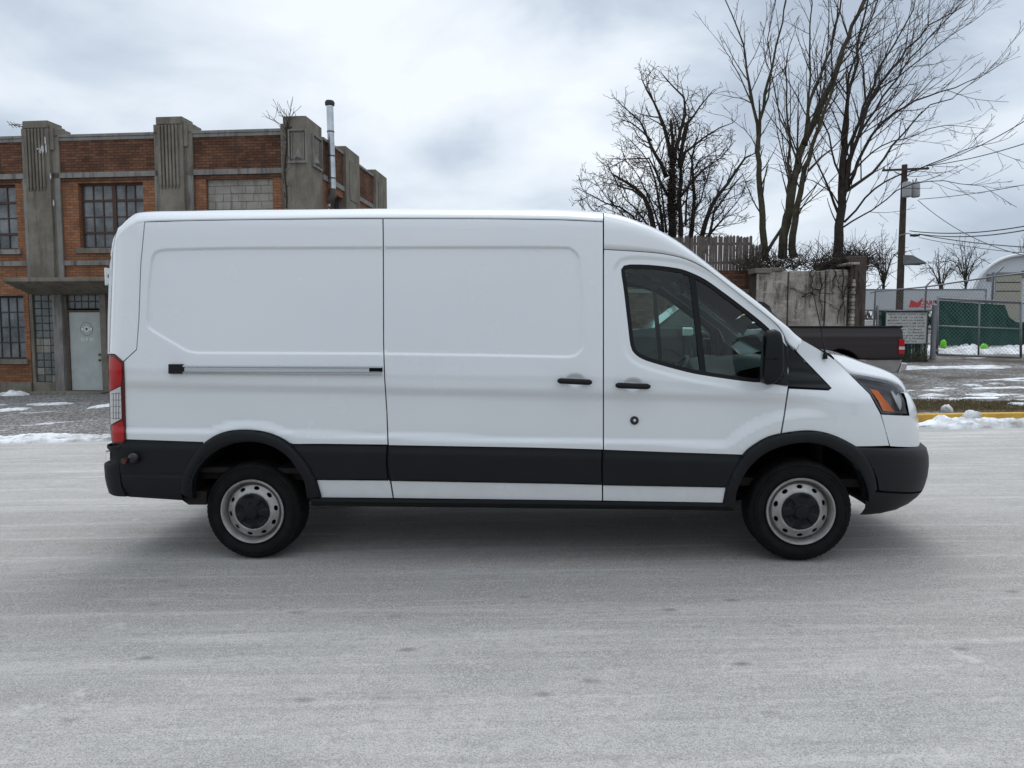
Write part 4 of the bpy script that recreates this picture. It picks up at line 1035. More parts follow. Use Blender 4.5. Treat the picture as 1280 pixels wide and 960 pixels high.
def strip(v0, x0, x1, wid, seed, label):
    yc = on_ground(1200, v0).y; mb = MB(); rows = []
    for x in np.arange(x0, x1, .06):
        c = yc+.45*fbm(x, 2, .35, 3, seed); w = wid*(.6+.9*abs(fbm(x, 7, 1.1, 4, seed))); row = []
        for t in np.linspace(-1, 1, 13):
            y = c+t*w+.05*fbm(x, t, 4, 3, seed); h = .045*(1-t*t)*(.55+1.5*fbm(x, y, 2.6, 5, seed+1))-.026; row.append((x, y, height(x, y)-.008+h))
        rows.append(row)
    mb.grid(rows); tag(mb.build('snow_patch', SNOW, None, True, recalc=False), label, 'snow', None, 'stuff')
strip(498, 7, 20, .16, 41., 'broken line of melting snow along the grass'); strip(493, 7, 20, .30, 47., 'broken line of melting snow on the gravel behind the grass'); strip(486, 8, 21, .22, 53., 'thin streaks of snow left on the gravel yard')
# two blocks of old ploughed snow by the kerb
def chunk(u, v, w, h, seed, label):
    c = on_ground(u, v); bm = bmesh.new(); bmesh.ops.create_icosphere(bm, subdivisions=4, radius=1.)
    for q in bm.verts:
        p = q.co.normalized(); f = 1+.28*fbm(p.x*1.6+p.z, p.y*1.6-p.z, 1.1, 4, seed)+.09*fbm(p.x*6+p.z*5, p.y*6, 1.2, 3, seed); q.co = Vector((p.x*w*f, p.y*w*.7*f, (p.z*.5+.42)*h*f))
    me = bpy.data.meshes.new('snow_chunk'); bm.to_mesh(me); bm.free(); o = link('snow_chunk', me, SNOW, None, True); o.location = c; o.rotation_euler = (0, R(14), R(seed*30)); tag(o, label, 'snow chunk')
chunk(1184, 517.5, .125, .17, 2., 'rounded lump of old snow sitting on the grass side of the yellow kerb'); chunk(1215, 528, .14, .20, 5., 'rounded lump of old snow lying on the snow bank in front of the kerb')
# grass strip behind the kerb
def grass():
    m = mat('winter_grass', (.19, .150, .085), .95, spec=.1, var=(.10, .088, .045), vscale=30); mb = MB(); rg = random.Random(5)
    for i in range(5200):
        u = rg.uniform(1130, 1300); v = rg.uniform(500, 512.5)+rg.gauss(0, 1.0); p = on_ground(u, v)
        if fbm(p.x, p.y, .9, 3, 2.2) < -.18: continue
        h = rg.uniform(.02, .055); a = rg.uniform(0, 6.28); dx, dy = math.cos(a)*.006, math.sin(a)*.006; lx, ly = rg.gauss(0, .02), rg.gauss(0, .02)
        mb.add([(p.x-dx, p.y-dy, p.z-.012), (p.x+dx, p.y+dy, p.z-.012), (p.x+lx, p.y+ly, p.z+h)], [(0, 1, 2)])
    o = mb.build('grass', m, None, recalc=False); tag(o, 'short brown winter grass on the verge behind the yellow kerb', 'grass', None, 'stuff')
    mb = MB(); pts = []
    rows = []
    for x in np.arange(7.0, 20, .3):
        y0 = on_ground(640+F_PX*x/11.9, 513.5).y; y1 = on_ground(640+F_PX*x/12.8, 500.5).y
        rows.append([(x, y, height(x, y)-.008+.0) for y in np.linspace(y0-.15*fbm(x, 1, 1.2), y1+.5*fbm(x, 2, .8), 5)])
    mb.grid(rows); g2 = mb.build('grass_verge', mat('verge_soil', (.12, .098, .065), .95, spec=.1, var=(.07, .06, .038), vscale=5, bump=.6, bscale=40), None, True, recalc=False); tag(g2, kind='structure')
grass()
# yellow kerb: stones end to end
kb = MB(); xk = 6.55; Yk = 11.42
ym = mat('yellow_kerb_paint', (.62, .36, .03), .7, var=(.42, .25, .05), vscale=6)
p0 = on_ground(1152, 522); 
krb = MB()
for i in range(-3, 8):
    a = 6.5+i*1.8; b = a+1.785; z0 = height(a, Yk); z1 = height(b, Yk)
    vs = [(a, Yk-.07, z0-.1), (b, Yk-.07, z1-.1), (b, Yk+.08, z1-.1), (a, Yk+.08, z0-.1), (a, Yk-.055, z0+.13), (b, Yk-.055, z1+.13), (b, Yk+.08, z1+.13), (a, Yk+.08, z0+.13)]
    krb.add(vs, [(0, 3, 2, 1), (4, 5, 6, 7), (0, 1, 5, 4), (1, 2, 6, 5), (2, 3, 7, 6), (3, 0, 4, 7)])
ko = krb.build('kerb', ym, None, bevel=.015); tag(ko, kind='structure')
# ================================================================== brick building
BA = R(5.6)                                       # facade turned a little; right end nearer
_c = at_depth(394, 480, 18.9); BC = Vector((_c.x, _c.y, 0))
BX = Vector((math.cos(BA), -math.sin(BA), 0)); BY = Vector((math.sin(BA), math.cos(BA), 0))
def bf(u, v, y=0.):
    """pixel -> facade coordinates (x along, z up) on the plane y"""
    d = ray(u, v); o = CAM-BC; t = (y-o.dot(BY))/d.dot(BY); p = o+d*t; return p.dot(BX), p.z
def bs(u, v, x=0.):
    """pixel -> side wall coordinates (y depth, z)"""
    d = ray(u, v); o = CAM-BC; t = (x-o.dot(BX))/d.dot(BX); p = o+d*t; return p.dot(BY), p.z
def brick_fn(dark):
    def fn(nt, b, tc):
        s = N(nt, 'ShaderNodeSeparateXYZ'); nt.links.new(tc.outputs['Object'], s.inputs[0])
        g = N(nt, 'ShaderNodeNewGeometry'); gs_ = N(nt, 'ShaderNodeVectorTransform', vector_type='NORMAL', convert_from='WORLD', convert_to='OBJECT'); nt.links.new(g.outputs['True Normal'], gs_.inputs[0])
        sn = N(nt, 'ShaderNodeSeparateXYZ'); nt.links.new(gs_.outputs[0], sn.inputs[0]); ab = N(nt, 'ShaderNodeMath', operation='ABSOLUTE'); nt.links.new(sn.outputs['X'], ab.inputs[0])
        gt = N(nt, 'ShaderNodeMath', operation='GREATER_THAN'); gt.inputs[1].default_value = .6; nt.links.new(ab.outputs[0], gt.inputs[0])
        mxx = N(nt, 'ShaderNodeMix', data_type='FLOAT'); nt.links.new(gt.outputs[0], mxx.inputs[0]); nt.links.new(s.outputs['X'], mxx.inputs[2]); nt.links.new(s.outputs['Y'], mxx.inputs[3])
        c = N(nt, 'ShaderNodeCombineXYZ'); nt.links.new(mxx.outputs[0], c.inputs[0]); nt.links.new(s.outputs['Z'], c.inputs[1])
        bt = N(nt, 'ShaderNodeTexBrick', i_Scale=1., i_Mortar_Size=.0065, i_Mortar_Smooth=.2, i_Bias=-.1); bt.inputs['Brick Width'].default_value = .205; bt.inputs['Row Height'].default_value = .072
        nt.links.new(c.outputs[0], bt.inputs['Vector'])
        if dark: bt.inputs['Color1'].default_value = (.195, .094, .057, 1); bt.inputs['Color2'].default_value = (.105, .052, .034, 1); bt.inputs['Mortar'].default_value = (.045, .034, .028, 1)
        else: bt.inputs['Color1'].default_value = (.35, .158, .082, 1); bt.inputs['Color2'].default_value = (.225, .102, .056, 1); bt.inputs['Mortar'].default_value = (.12, .085, .062, 1)
        f = noise_fac(nt, tc.outputs['Object'], 1.1, 8, .65, .42, .66)
        out = mixc(nt, f, bt.outputs['Color'], (.62, .60, .60) if not dark else (.5, .5, .52), 'MULTIPLY')
        f2 = noise_fac(nt, coords(nt, tc, 3.5, 3.5, .35), 1.2, 6, .6, .55, .75); out = mixc(nt, f2, out, (.05, .04, .034) if dark else (.13, .075, .045))
        nt.links.new(out, b.inputs['Base Color'])
        bp = N(nt, 'ShaderNodeBump', i_Strength=.6, i_Distance=.01); nt.links.new(bt.outputs['Fac'], bp.inputs['Height']); bp.invert = True; nt.links.new(bp.outputs[0], b.inputs['Normal'])
    return fn
BRK = mat('orange_brick', (.3, .1, .04), .9, spec=.2, fn=brick_fn(False)); BRKD = mat('sooty_brick', (.15, .06, .03), .92, spec=.15, fn=brick_fn(True))
def conc_fn(c0, c1, c2):
    def fn(nt, b, tc):
        o = tc.outputs['Object']
        c = mixc(nt, noise_fac(nt, o, 1.7, 8, .65, .38, .62), c0, c1)
        c = mixc(nt, noise_fac(nt, coords(nt, tc, 5, 5, .5), 1.3, 7, .65, .52, .68), c, c2)
        c = mixc(nt, noise_fac(nt, o, 45, 4, .7, .5, .75), c, c0)
        nt.links.new(c, b.inputs['Base Color'])
        n = N(nt, 'ShaderNodeTexNoise', i_Scale=30, i_Detail=6, i_Roughness=.7); nt.links.new(o, n.inputs['Vector'])
        bp = N(nt, 'ShaderNodeBump', i_Strength=.35, i_Distance=.02); nt.links.new(n.outputs['Fac'], bp.inputs['Height']); nt.links.new(bp.outputs[0], b.inputs['Normal'])
    return fn
CON = mat('weathered_concrete', (.16, .15, .13), .9, spec=.2, fn=conc_fn((.155, .138, .112), (.235, .215, .18), (.095, .084, .068)))
CONL = mat('pale_concrete_trim', (.2, .19, .17), .9, spec=.2, fn=conc_fn((.19, .18, .165), (.27, .26, .245), (.09, .085, .078)))
CMU = mat('grey_concrete_block', (.25, .24, .22), .92, spec=.15, fn=conc_fn((.24, .225, .20), (.34, .32, .285), (.16, .145, .125)))
RUST = mat('rusty_window_steel', (.075, .035, .025), .7, var=(.045, .026, .020), vscale=20)
PANE = mat('grimy_window_pane', (.028, .034, .037), .10, spec=.6, var=(.20, .215, .22), vscale=1.7)
GBLK = mat('glass_block', (.075, .085, .085), .16, spec=.6, var=(.14, .15, .145), vscale=3.2)
MORT = mat('grey_mortar', (.13, .125, .11), .95)
DOORM = mat('pale_green_steel_door', (.44, .48, .46), .55, var=(.34, .37, .355), vscale=2.2)
bld = empty('brick_building', tuple(BC), -BA); tag(bld, 'old two-storey brick and concrete factory building with fluted pilasters', 'building')
XL = -26.; GZ = -.75
def fx(u, v=300, y=0): return bf(u, v, y)[0]
def fz(u, v, y=0): return bf(u, v, y)[1]
YS = bs(481, 300, 0)[0]                                       # side wall length
ztop = fz(300, 166)
# openings on the facade: (u0,u1,v0,v1)
W1 = (fx(98.7, 270), fx(180, 270), fz(140, 310), fz(140, 228)); W0_ = (W1[0]-7.5, fx(21, 270), fz(10, 312), fz(10, 230.5))
WX = (fx(259.5), fx(342.5), fz(300, 310), fz(300, 223))
WLx0, WLx1 = fx(-60, 410), fx(31, 410); WLz0, WLz1 = fz(10, 449), fz(10, 369.5)
sx0, sx1 = fx(38, 430), fx(137, 430); sz1 = fz(80, 362)
bandz = (fz(140, 221.5), fz(140, 215)); band2 = (fz(80, 332), fz(80, 326))
# brick shells: front wall pieces around openings (0.35 m thick)
def wall_with_holes(mb, x0, x1, z0, z1, holes, y0, y1, mi=0):
    xs = sorted(set([x0, x1]+[h[0] for h in holes]+[h[1] for h in holes])); zs = sorted(set([z0, z1]+[h[2] for h in holes]+[h[3] for h in holes]))
    xs = [x for x in xs if x0 <= x <= x1]; zs = [z for z in zs if z0 <= z <= z1]
    for a, b in zip(xs[:-1], xs[1:]):
        run = None
        for c, d in zip(zs[:-1], zs[1:]):
            cx, cz = (a+b)/2, (c+d)/2
            if any(h[0] < cx < h[1] and h[2] < cz < h[3] for h in holes):
                if run: mb.box(a, b, y0, y1, run[0], run[1], mi); run = None
            else: run = (run[0], d) if run else (c, d)
        if run: mb.box(a, b, y0, y1, run[0], run[1], mi)
holes = [W1, W0_, WX, (WLx0, WLx1, WLz0, WLz1), (sx0, sx1, GZ-1, sz1), (W0_[0]-8, W0_[0]-1.5, W1[2], W1[3]), (W0_[0]-8, W0_[0]-1.5, WLz0, WLz1), (fx(260), fx(342), fz(300, 449), fz(300, 365)), (fx(160, 400), fx(185, 400), WLz0, WLz1)]
m = MB(); wall_with_holes(m, XL, -.02, GZ, bandz[0], holes, .0, .32)
zl2 = fz(140, 227)
m.build('lower_wall', BRK, bld)
m = MB(); m.box(XL, -.02, .001, .32, bandz[1], ztop); m.build('parapet_wall', BRKD, bld)
m = MB(); m.box(XL, -.02, .05, .30, GZ, ztop-.4); 
# lintel course: darker brick
m = MB()
for a, b in ((fx(76), fx(197)), (fx(243), fx(354)), (XL+6, fx(30))): m.box(a, b, -.004, .02, zl2-.0, bandz[0])
m.build('lintel_course', BRKD, bld)
m = MB(); m.box(XL, -.02, -.05, .02, bandz[0], bandz[1]); m.build('string_course', CONL, bld)
m = MB(); m.box(XL, fx(160), -.04, .02, band2[0], band2[1]); m.box(fx(243), fx(354), -.04, .02, band2[0], band2[1]); m.build('string_course', CONL, bld)
m = MB(); m.box(XL, -.02, -.05, .40, ztop, ztop+.075); m.box(XL, -.02, -.03, .38, ztop-.09, ztop-.002); m.build('coping', CONL, bld, bevel=.01)
m = MB(); m.box(XL, sx0-.0, -.05, .02, GZ, fz(20, 478)); m.box(sx1, -.02, -.05, .02, GZ, fz(20, 478)); m.build('plinth', CON, bld)
m = MB(); m.box(XL, -.3, .32, YS-.3, ztop-1.0, ztop-.9); m.build('flat_roof', mat('tar_roof', (.03, .03, .03), .95), bld)
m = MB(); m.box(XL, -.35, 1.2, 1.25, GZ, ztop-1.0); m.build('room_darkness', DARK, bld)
# windows
def steel_window(name, x0, x1, z0, z1, halves, cols, rowz, thick, mat_f=RUST, broken=()):
    wroot = MB(); y0, y1 = .13, .17
    wroot.box(x0, x0+.06, y0, y1, z0, z1); wroot.box(x1-.06, x1, y0, y1, z0, z1); wroot.box(x0+.06, x1-.06, y0, y1, z1-.06, z1); wroot.box(x0+.06, x1-.06, y0, y1, z0, z0+.05)
    if halves == 2: xm = (x0+x1)/2+.02; wroot.box(xm-.055, xm+.055, y0-.02, y1, z0+.05, z1-.06); segs = [(x0+.06, xm-.055), (xm+.055, x1-.06)]
    else: segs = [(x0+.06, x1-.06)]
    for a, b in segs:
        for k in range(1, cols): xx = a+(b-a)*k/cols; wroot.box(xx-.014, xx+.014, y0+.003, y1-.003, z0+.05, z1-.06)
        for zz_, t in zip(rowz, thick): wroot.box(a, b, y0+.001-(.012 if t > .03 else 0), y1-.001, zz_-t/2, zz_+t/2)
    w = wroot.build(name, mat_f, bld); g = MB(); rg = random.Random(int(x0*10))
    for a, b in segs:
        rz = [z0+.05]+sorted(rowz)+[z1-.06]
        for k in range(cols):
            for i in range(len(rz)-1):
                xa, xb = a+(b-a)*k/cols, a+(b-a)*(k+1)/cols; t1, t2 = rg.gauss(0, .004), rg.gauss(0, .004)
                g.add([(xa, .155+t1, rz[i]), (xb, .155-t1, rz[i]), (xb, .155-t1+t2, rz[i+1]), (xa, .155+t1+t2, rz[i+1])], [(0, 1, 2, 3)])
    g.build('pane', PANE, w); 
    return w
def rz(v, u=140): return fz(u, v)
wA = steel_window('window', *W1[:4], 2, 3, [rz(290), rz(270), rz(249.5)], [.06, .026, .06])
wB = steel_window('window', *W0_[:4], 1, 18, [rz(292, 10), rz(272, 10), rz(252.5, 10)], [.06, .026, .06])
wC = steel_window('window', WLx0, WLx1, WLz0, WLz1, 1, 8, [fz(10, 428), fz(10, 409), fz(10, 390)], [.028, .028, .028], mat('black_window_steel', (.02, .02, .022), .6))
steel_window('window', fx(260), fx(342), fz(300, 449), fz(300, 365), 2, 3, [fz(300, 428), fz(300, 407), fz(300, 386)], [.05, .026, .05]); steel_window('window', fx(160, 400), fx(185, 400), WLz0, WLz1, 1, 2, [fz(170, 428), fz(170, 407)], [.03, .03])
for wq in ((W0_[0]-8, W0_[0]-1.5, W1[2], W1[3]), (W0_[0]-8, W0_[0]-1.5, WLz0, WLz1)): steel_window('window', *wq, 2, 4, [wq[2]+(wq[3]-wq[2])*k/4 for k in (1, 2, 3)], [.05, .026, .05])
m = MB(); m.box(W1[0]-.10, W1[1]+.05, -.07, .14, fz(140, 316.5), W1[2]-.001); m.build('window_sill', CON, wA)
m = MB(); m.box(W0_[0]-.1, W0_[1]+.10, -.07, .14, fz(10, 318), W0_[2]-.001); m.build('window_sill', CONL, wB)
m = MB(); m.box(WLx0-.1, WLx1+.08, -.07, .14, fz(10, 455), WLz0-.001); m.build('window_sill', CON, wC)
# block infill of the bricked-up window
m = MB(); bwid = (WX[1]-WX[0])/4.35; bh = .205; z = WX[2]; r_ = 0
while z < WX[3]-.02:
    z2 = min(z+bh, WX[3]); x = WX[0]-(.5*bwid if r_ % 2 else .0)
    while x < WX[1]:
        a = max(x, WX[0]); b = min(x+bwid, WX[1]); o_ = random.uniform(-.008, .010)
        if b-a > .03: m.box(a+.005, b-.005, .09+o_, .26, z+.005, z2-.005)
        x += bwid
    z = z2; r_ += 1
cm = m.build('block_infill', CMU, bld, bevel=.006)
m = MB(); m.box(WX[0], WX[1], .11, .24, WX[2], WX[3]); m.build('infill_mortar', MORT, cm)
# fluted pilasters
def pilaster(u0, u1, v_c, v_w, flu=True, GZ=GZ):
    x0, x1 = fx(u0, 180), fx(u1, 180); zt = fz((u0+u1)/2, v_c); zw = fz((u0+u1)/2, v_w); w = x1-x0; m = MB()
    m.box(x0, x1, -.05, .45, GZ, zw)                                   # wings
    c0, c1 = x0+w*.13, x1-w*.20
    m.box(c0, c1, -.14, -.051, GZ, zw-.02)
    m.box(c0, c1, -.138, .40, zw-.02, zt)                              # raised head block
    m.box(c1+.001, c1+w*.10, -.10, .38, zw-.6, zt-.10)
    zb = zt-1.78
    if flu:
        n = 6; fw = (c1-c0)*.80/n; xs0 = c0+(c1-c0)*.08
        for k in range(n):
            m.box(xs0+fw*k+fw*.10, xs0+fw*k+fw*.70, -.19, -.1401, zb+.0, zt-.22)
            m.prism([(xs0+fw*k+fw*.10, zb), (xs0+fw*k+fw*.70, zb), (xs0+fw*k+fw*.4, zb-.09)], -.18, -.1402)
        m.box(c0+.01, c1-.01, -.17, -.1403, zt-.20, zt-.02)
    m.build('pilaster', CON, bld, bevel=.012)
    m = MB(); m.box(x0-.005, x0+w*.10, -.07, -.0501, GZ, bandz[0]-.02); m.box(x1-w*.13, x1+.005, -.07, -.0501, GZ, bandz[0]-.02); m.build('pilaster_edge', CONL, bld, bevel=.008)
pilaster(28.5, 74.5, 152.5, 160.5, GZ=fz(60, 349)); pilaster(193.5, 241.5, 147.5, 155.5); pilaster(-142, -96, 157, 165)
# white stains on the first pilaster (peeling lime)
lime = mat('lime_stain', (.62, .62, .62), .9, var=(.35, .34, .32), vscale=14); m = MB(); rg = random.Random(4)
def blot(cu, cv, ru, rv, y):
    x, z = bf(cu, cv, y); sx = ru/47.; sz_ = rv/47.; n = 22; pts = [(x+sx*(.6+.55*rg.random())*math.cos(2*math.pi*k/n), y, z+sz_*(.6+.55*rg.random())*math.sin(2*math.pi*k/n)) for k in range(n)]
    MB().add([(x, y, z)]+pts, [(0, 1+k, 1+(k+1) % n) for k in range(n)]).build('lime_run', lime, bld, recalc=False)
for (u, v, ru, rv) in ((56.5, 176, 1.2, 6), (53, 186, 2.2, 6), (50, 188, 1.6, 4), (57.5, 186, 1, 7), (47, 186, 1.5, 1.2)): blot(u, v, ru, rv, -.193)
for (u, v, ru, rv) in ((47, 220.5, 2.6, 1), (39.5, 219.5, .8, 1.6), (63, 220, 1, 4.5), (67, 254, 1.2, 4)): blot(u, v, ru, rv, -.1425)
pass
# corner pier with relief panels
pz = fz(375, 148.5); pw = fx(353, 180); m = MB()
m.prism([(fx(359, 180), GZ), (0.0, GZ), (0.0, pz-.0), (fx(360, 180), pz), (fx(359, 180), pz-.03)], -.26, .85); m.build('corner_pier', CON, bld, bevel=.02)
m = MB(); m.box(pw, fx(359, 180)-.001, -.12, .4, GZ, fz(356, 156)); m.build('corner_pier_wing', CON, bld, bevel=.012)
def relief(x0, x1, z0, z1, y, side=False):
    m = MB(); f = .035
    def P(a, b, c): return (a, y-b, c) if not side else (y+b, a, c)
    def fr(a0, a1, c0, c1, d0, d1):
        vs = [P(a, b, c) for b in (d0, d1) for a, c in ((a0, c0), (a1, c0), (a1, c1), (a0, c1))]
        m.add(vs, [(0, 1, 2, 3), (7, 6, 5, 4), (0, 4, 5, 1), (1, 5, 6, 2), (2, 6, 7, 3), (3, 7, 4, 0)])
    fr(x0, x1, z0, z0+f*1.6, .0, .05); fr(x0, x1, z1-f, z1, 0, .05); fr(x0, x0+f, z0+f*1.6, z1-f, 0, .05); fr(x1-f, x1, z0+f*1.6, z1-f, 0, .05)
    fr(x0+2*f, x0+2.6*f, z0+3*f, z1-2.5*f, 0, .03); fr(x1-2.6*f, x1-2*f, z0+3*f, z1-2.5*f, 0, .03)
    xm = (x0+x1)/2; w = (x1-x0)/2-3*f; h = .30
    for zb_, s in ((z0+3*f, 1), (z1-2.5*f, -1)):
        m.add([P(xm-w, 0, zb_), P(xm+w, 0, zb_), P(xm, .07, zb_+s*.05), P(xm, .0, zb_+s*h)], [(0, 1, 2), (1, 3, 2), (3, 0, 2)])
    return m.build('relief_panel', CONL, bld)
relief(fx(366, 180), fx(388.5, 180), fz(377, 207), fz(377, 165.5), -.262)
relief(.10, .75, fz(377, 207), fz(377, 165.5), .002, True)
# side wall
yD0, yD1 = bs(430, 300, 0)[0], bs(447, 300, 0)[0]; yE0, yE1 = bs(467, 300, 0)[0], bs(481, 300, 0)[0]; YS = yE1
m = MB(); sh_ = [(1.25, 2.6, bandz[0]-1.75, bandz[0]-.2), (yD1+.8, yE0-.8, bandz[0]-1.75, bandz[0]-.25), (3.6, yD0-.5, bandz[0]-1.75, bandz[0]-.25)]
mm2 = MB(); wall_with_holes(mm2, .85, YS, GZ, bandz[0], sh_, 0, .3)
mm2.v = [(-y, x, z) for x, y, z in mm2.v]; mm2.build('side_wall', BRK, bld)
m = MB(); m.box(-.30, -.001, .85, YS, bandz[1], ztop); m.build('side_parapet', BRKD, bld)
m = MB(); m.box(-.30, .05, .85, YS, bandz[0], bandz[1]); m.build('side_string_course', CONL, bld)
m = MB(); m.box(-.35, .05, .85, YS, ztop, ztop+.075); m.build('side_coping', CONL, bld, bevel=.01)
for (y0_, y1_, w_) in ((yD0, yD1, True), (yE0, yE1, True)):
    m = MB(); m.box(-.30, .10, y0_, y1_, GZ, ztop+.26); m.box(.1001, .12, y0_+.3, y1_-.3, ztop-1.25, ztop-.1); m.build('side_pilaster', CON, bld, bevel=.015)
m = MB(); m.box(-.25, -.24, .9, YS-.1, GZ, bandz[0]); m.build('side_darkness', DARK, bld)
for (a, b, c, d) in sh_:
    g = MB(); 
    for k in range(5): yy = a+(b-a)*k/4; g.box(-.16, -.13, yy-.02, yy+.02, c, d)
    for k in range(5): zz_ = c+(d-c)*k/4; g.box(-.158, -.132, a, b, zz_-.02, zz_+.02)
    wq = g.build('side_window', RUST, bld); g = MB(); g.add([(-.15, a, c), (-.15, b, c), (-.15, b, d), (-.15, a, d)], [(0, 1, 2, 3)]); g.build('pane', PANE, wq)
m = MB(); m.box(XL, -.3, YS-.3, YS, GZ, ztop); m.box(XL, XL+.3, .32, YS-.3, GZ, ztop); m.build('back_wall', BRKD, bld)
# entrance: canopy, posts, glass blocks, door
cy = -1.05
cz1, cz0 = fz(60, 347, cy), fz(60, 351.8, cy); cxl, cxr = fx(3, 349, cy), fx(150, 349, cy)+.5
m = MB(); m.prism([(cy, cz0), (cy, cz1), (.001, cz1+.05), (.001, cz0-.30), (-.25, cz0-.26)], cxl, cxr, axis='x')
# the prism above is given as (y, z) along x
m.v = [(x, y, z) for x, y, z in m.v]; m.build('entrance_canopy', CON, bld, bevel=.015)
m = MB(); wall_with_holes(m, sx0, sx1, GZ, sz1, [(fx(42, 430), fx(70, 430), fz(56, 478), fz(56, 367)), (fx(84, 430), fx(128.5, 430), GZ-1, fz(105, 366.5))], .02, .30); m.build('entrance_surround', CON, bld, bevel=.008)
m = MB(); m.box(fx(70.5, 430), fx(82, 430), -.10, .0195, GZ, cz0-.28); m.build('entrance_post', CONL, bld, bevel=.01)
m = MB(); m.box(fx(129, 430), fx(136.5, 430), -.10, .0195, GZ, cz0-.28); m.build('entrance_post', CON, bld, bevel=.01)
def blocks(x0, x1, z0, z1, nx, nz, solid=()):
    root = MB(); root.box(x0, x1, .12, .2, z0, z1); r0 = root.build('glass_block_panel', MORT, bld); g = MB(); c = MB()
    for i in range(nx):
        for j in range(nz):
            a = x0+(x1-x0)*i/nx+.010; b = x0+(x1-x0)*(i+1)/nx-.010; d = z0+(z1-z0)*j/nz+.010; e = z0+(z1-z0)*(j+1)/nz-.010
            (c if (i, j) in solid else g).box(a, b, .075+random.uniform(-.004, .004), .13, d, e)
    g.build('glass_block', GBLK, r0, bevel=.014); 
    for q in range(0, len(c.v), 8): MB().add(c.v[q:q+8], [tuple(i-q for i in f) for f in c.f[q//8*6:q//8*6+6]]).build('patched_block', CMU, r0)
blocks(fx(42.4, 430), fx(69.6, 430), fz(56, 478), fz(56, 367.2), 3, 12, {(0, 4), (1, 4), (0, 5), (1, 5), (0, 1), (2, 0)})
blocks(fx(84.5, 430), fx(128, 430), fz(105, 386), fz(105, 367), 5, 2)
dm = MB(); dx0, dx1 = fx(87.0, 440), fx(129.8, 440); dz0, dz1 = fz(108, 488), fz(108, 390)
dm.box(dx0, dx1, .035, .08, dz0, dz1); door = dm.build('entrance_door', DOORM, bld, bevel=.006)
fm = MB(); fm.box(dx0-.06, dx0-.004, .0, .12, dz0, dz1+.05); fm.box(dx1+.004, dx1+.05, .0, .12, dz0, dz1+.05); fm.box(dx0-.06, dx1+.05, .001, .119, dz1+.004, dz1+.051); fm.build('door_frame', mat('rusty_door_frame', (.13, .10, .075), .8, var=(.07, .04, .025), vscale=9), door)
for v in (443.2, 450): kx, kz = bf(125.3, v, .03); MB().lathe([(.0, -.05), (.028, -.045), (.033, -.02), (.014, -.01), (.014, .01)], (kx, .03, kz), 14).build('door_knob', mat('brass_knob', (.16, .11, .05), .4, metal=.7), door, True)
th = MB(); th.box(sx0+.3, sx1, -.45, .02, GZ, dz0-.01); th.build('door_step', CON, bld, bevel=.01)
# round seal with a star, and the letters
def text_mesh(name, body, size, m, parent, loc, rot=(math.pi/2, 0, 0), align='CENTER', ext=.002, sx=1., bold=0.):
    cu = bpy.data.curves.new(name, 'FONT'); cu.body = body; cu.size = size; cu.align_x = align; cu.align_y = 'CENTER'; cu.extrude = ext; cu.offset = bold; cu.resolution_u = 2
    t = bpy.data.objects.new(name+'_curve', cu); COL.objects.link(t); dg = bpy.context.evaluated_depsgraph_get(); me = bpy.data.meshes.new_from_object(t.evaluated_get(dg)); bpy.data.objects.remove(t)
    for v in me.vertices: v.co.x *= sx
    o = link(name, me, m, parent); o.location = loc; o.rotation_euler = rot; return o
WSGN = mat('white_sign_face', (.72, .73, .72), .5); BLKP = mat('black_print', (.012, .014, .014), .6); GRNP = mat('dark_green_print', (.01, .05, .035), .6); LET = mat('pale_letters', (.62, .64, .62), .6)
kx, kz = bf(108.2, 411.3, .03); rr = .176
def disc(r, y, n=48, inner=None):
    m = MB()
    if inner is None: m.add([(kx, y, kz)]+[(kx+r*math.cos(2*math.pi*k/n), y, kz+r*math.sin(2*math.pi*k/n)) for k in range(n)], [(0, 1+k, 1+(k+1) % n) for k in range(n)])
    else: m.grid([[(kx+q*math.cos(2*math.pi*k/n), y, kz+q*math.sin(2*math.pi*k/n)) for k in range(n)] for q in (r, inner)], close=True)
    return m
seal_o = disc(rr, .031).build('door_seal', WSGN, door, recalc=False); disc(rr, .0295, inner=rr-.016).build('seal_ring', BLKP, seal_o, recalc=False); disc(.085, .0293, inner=.078).build('seal_ring', BLKP, seal_o, recalc=False)
st_ = MB(); pts = [(kx+(.062 if k % 2 == 0 else .025)*math.sin(math.pi*k/5), .029, kz+(.062 if k % 2 == 0 else .025)*math.cos(math.pi*k/5)) for k in range(10)]; st_.add([(kx, .029, kz)]+pts, [(0, 1+k, 1+(k+1) % 10) for k in range(10)]); st_.build('seal_star', GRNP, seal_o, recalc=False)
m = MB()
for k in range(26):
    if k in (6, 7, 19, 20): continue
    a = 2*math.pi*k/26; cx_, cz_ = kx+.122*math.sin(a), kz+.122*math.cos(a); w_, h_ = .008, .020; ca, sa = math.cos(a), math.sin(a)
    m.add([(cx_+dx_*ca+dz_*sa, .0292, cz_-dx_*sa+dz_*ca) for dx_, dz_ in ((-w_, -h_), (w_, -h_), (w_, h_), (-w_, h_))], [(0, 1, 2, 3)])
m.build('seal_lettering', BLKP, seal_o, recalc=False)
lx, lz = bf(109.5, 424.6, .03); text_mesh('door_letters', 'D P W', .135, LET, door, (lx, .030, lz), bold=.006)
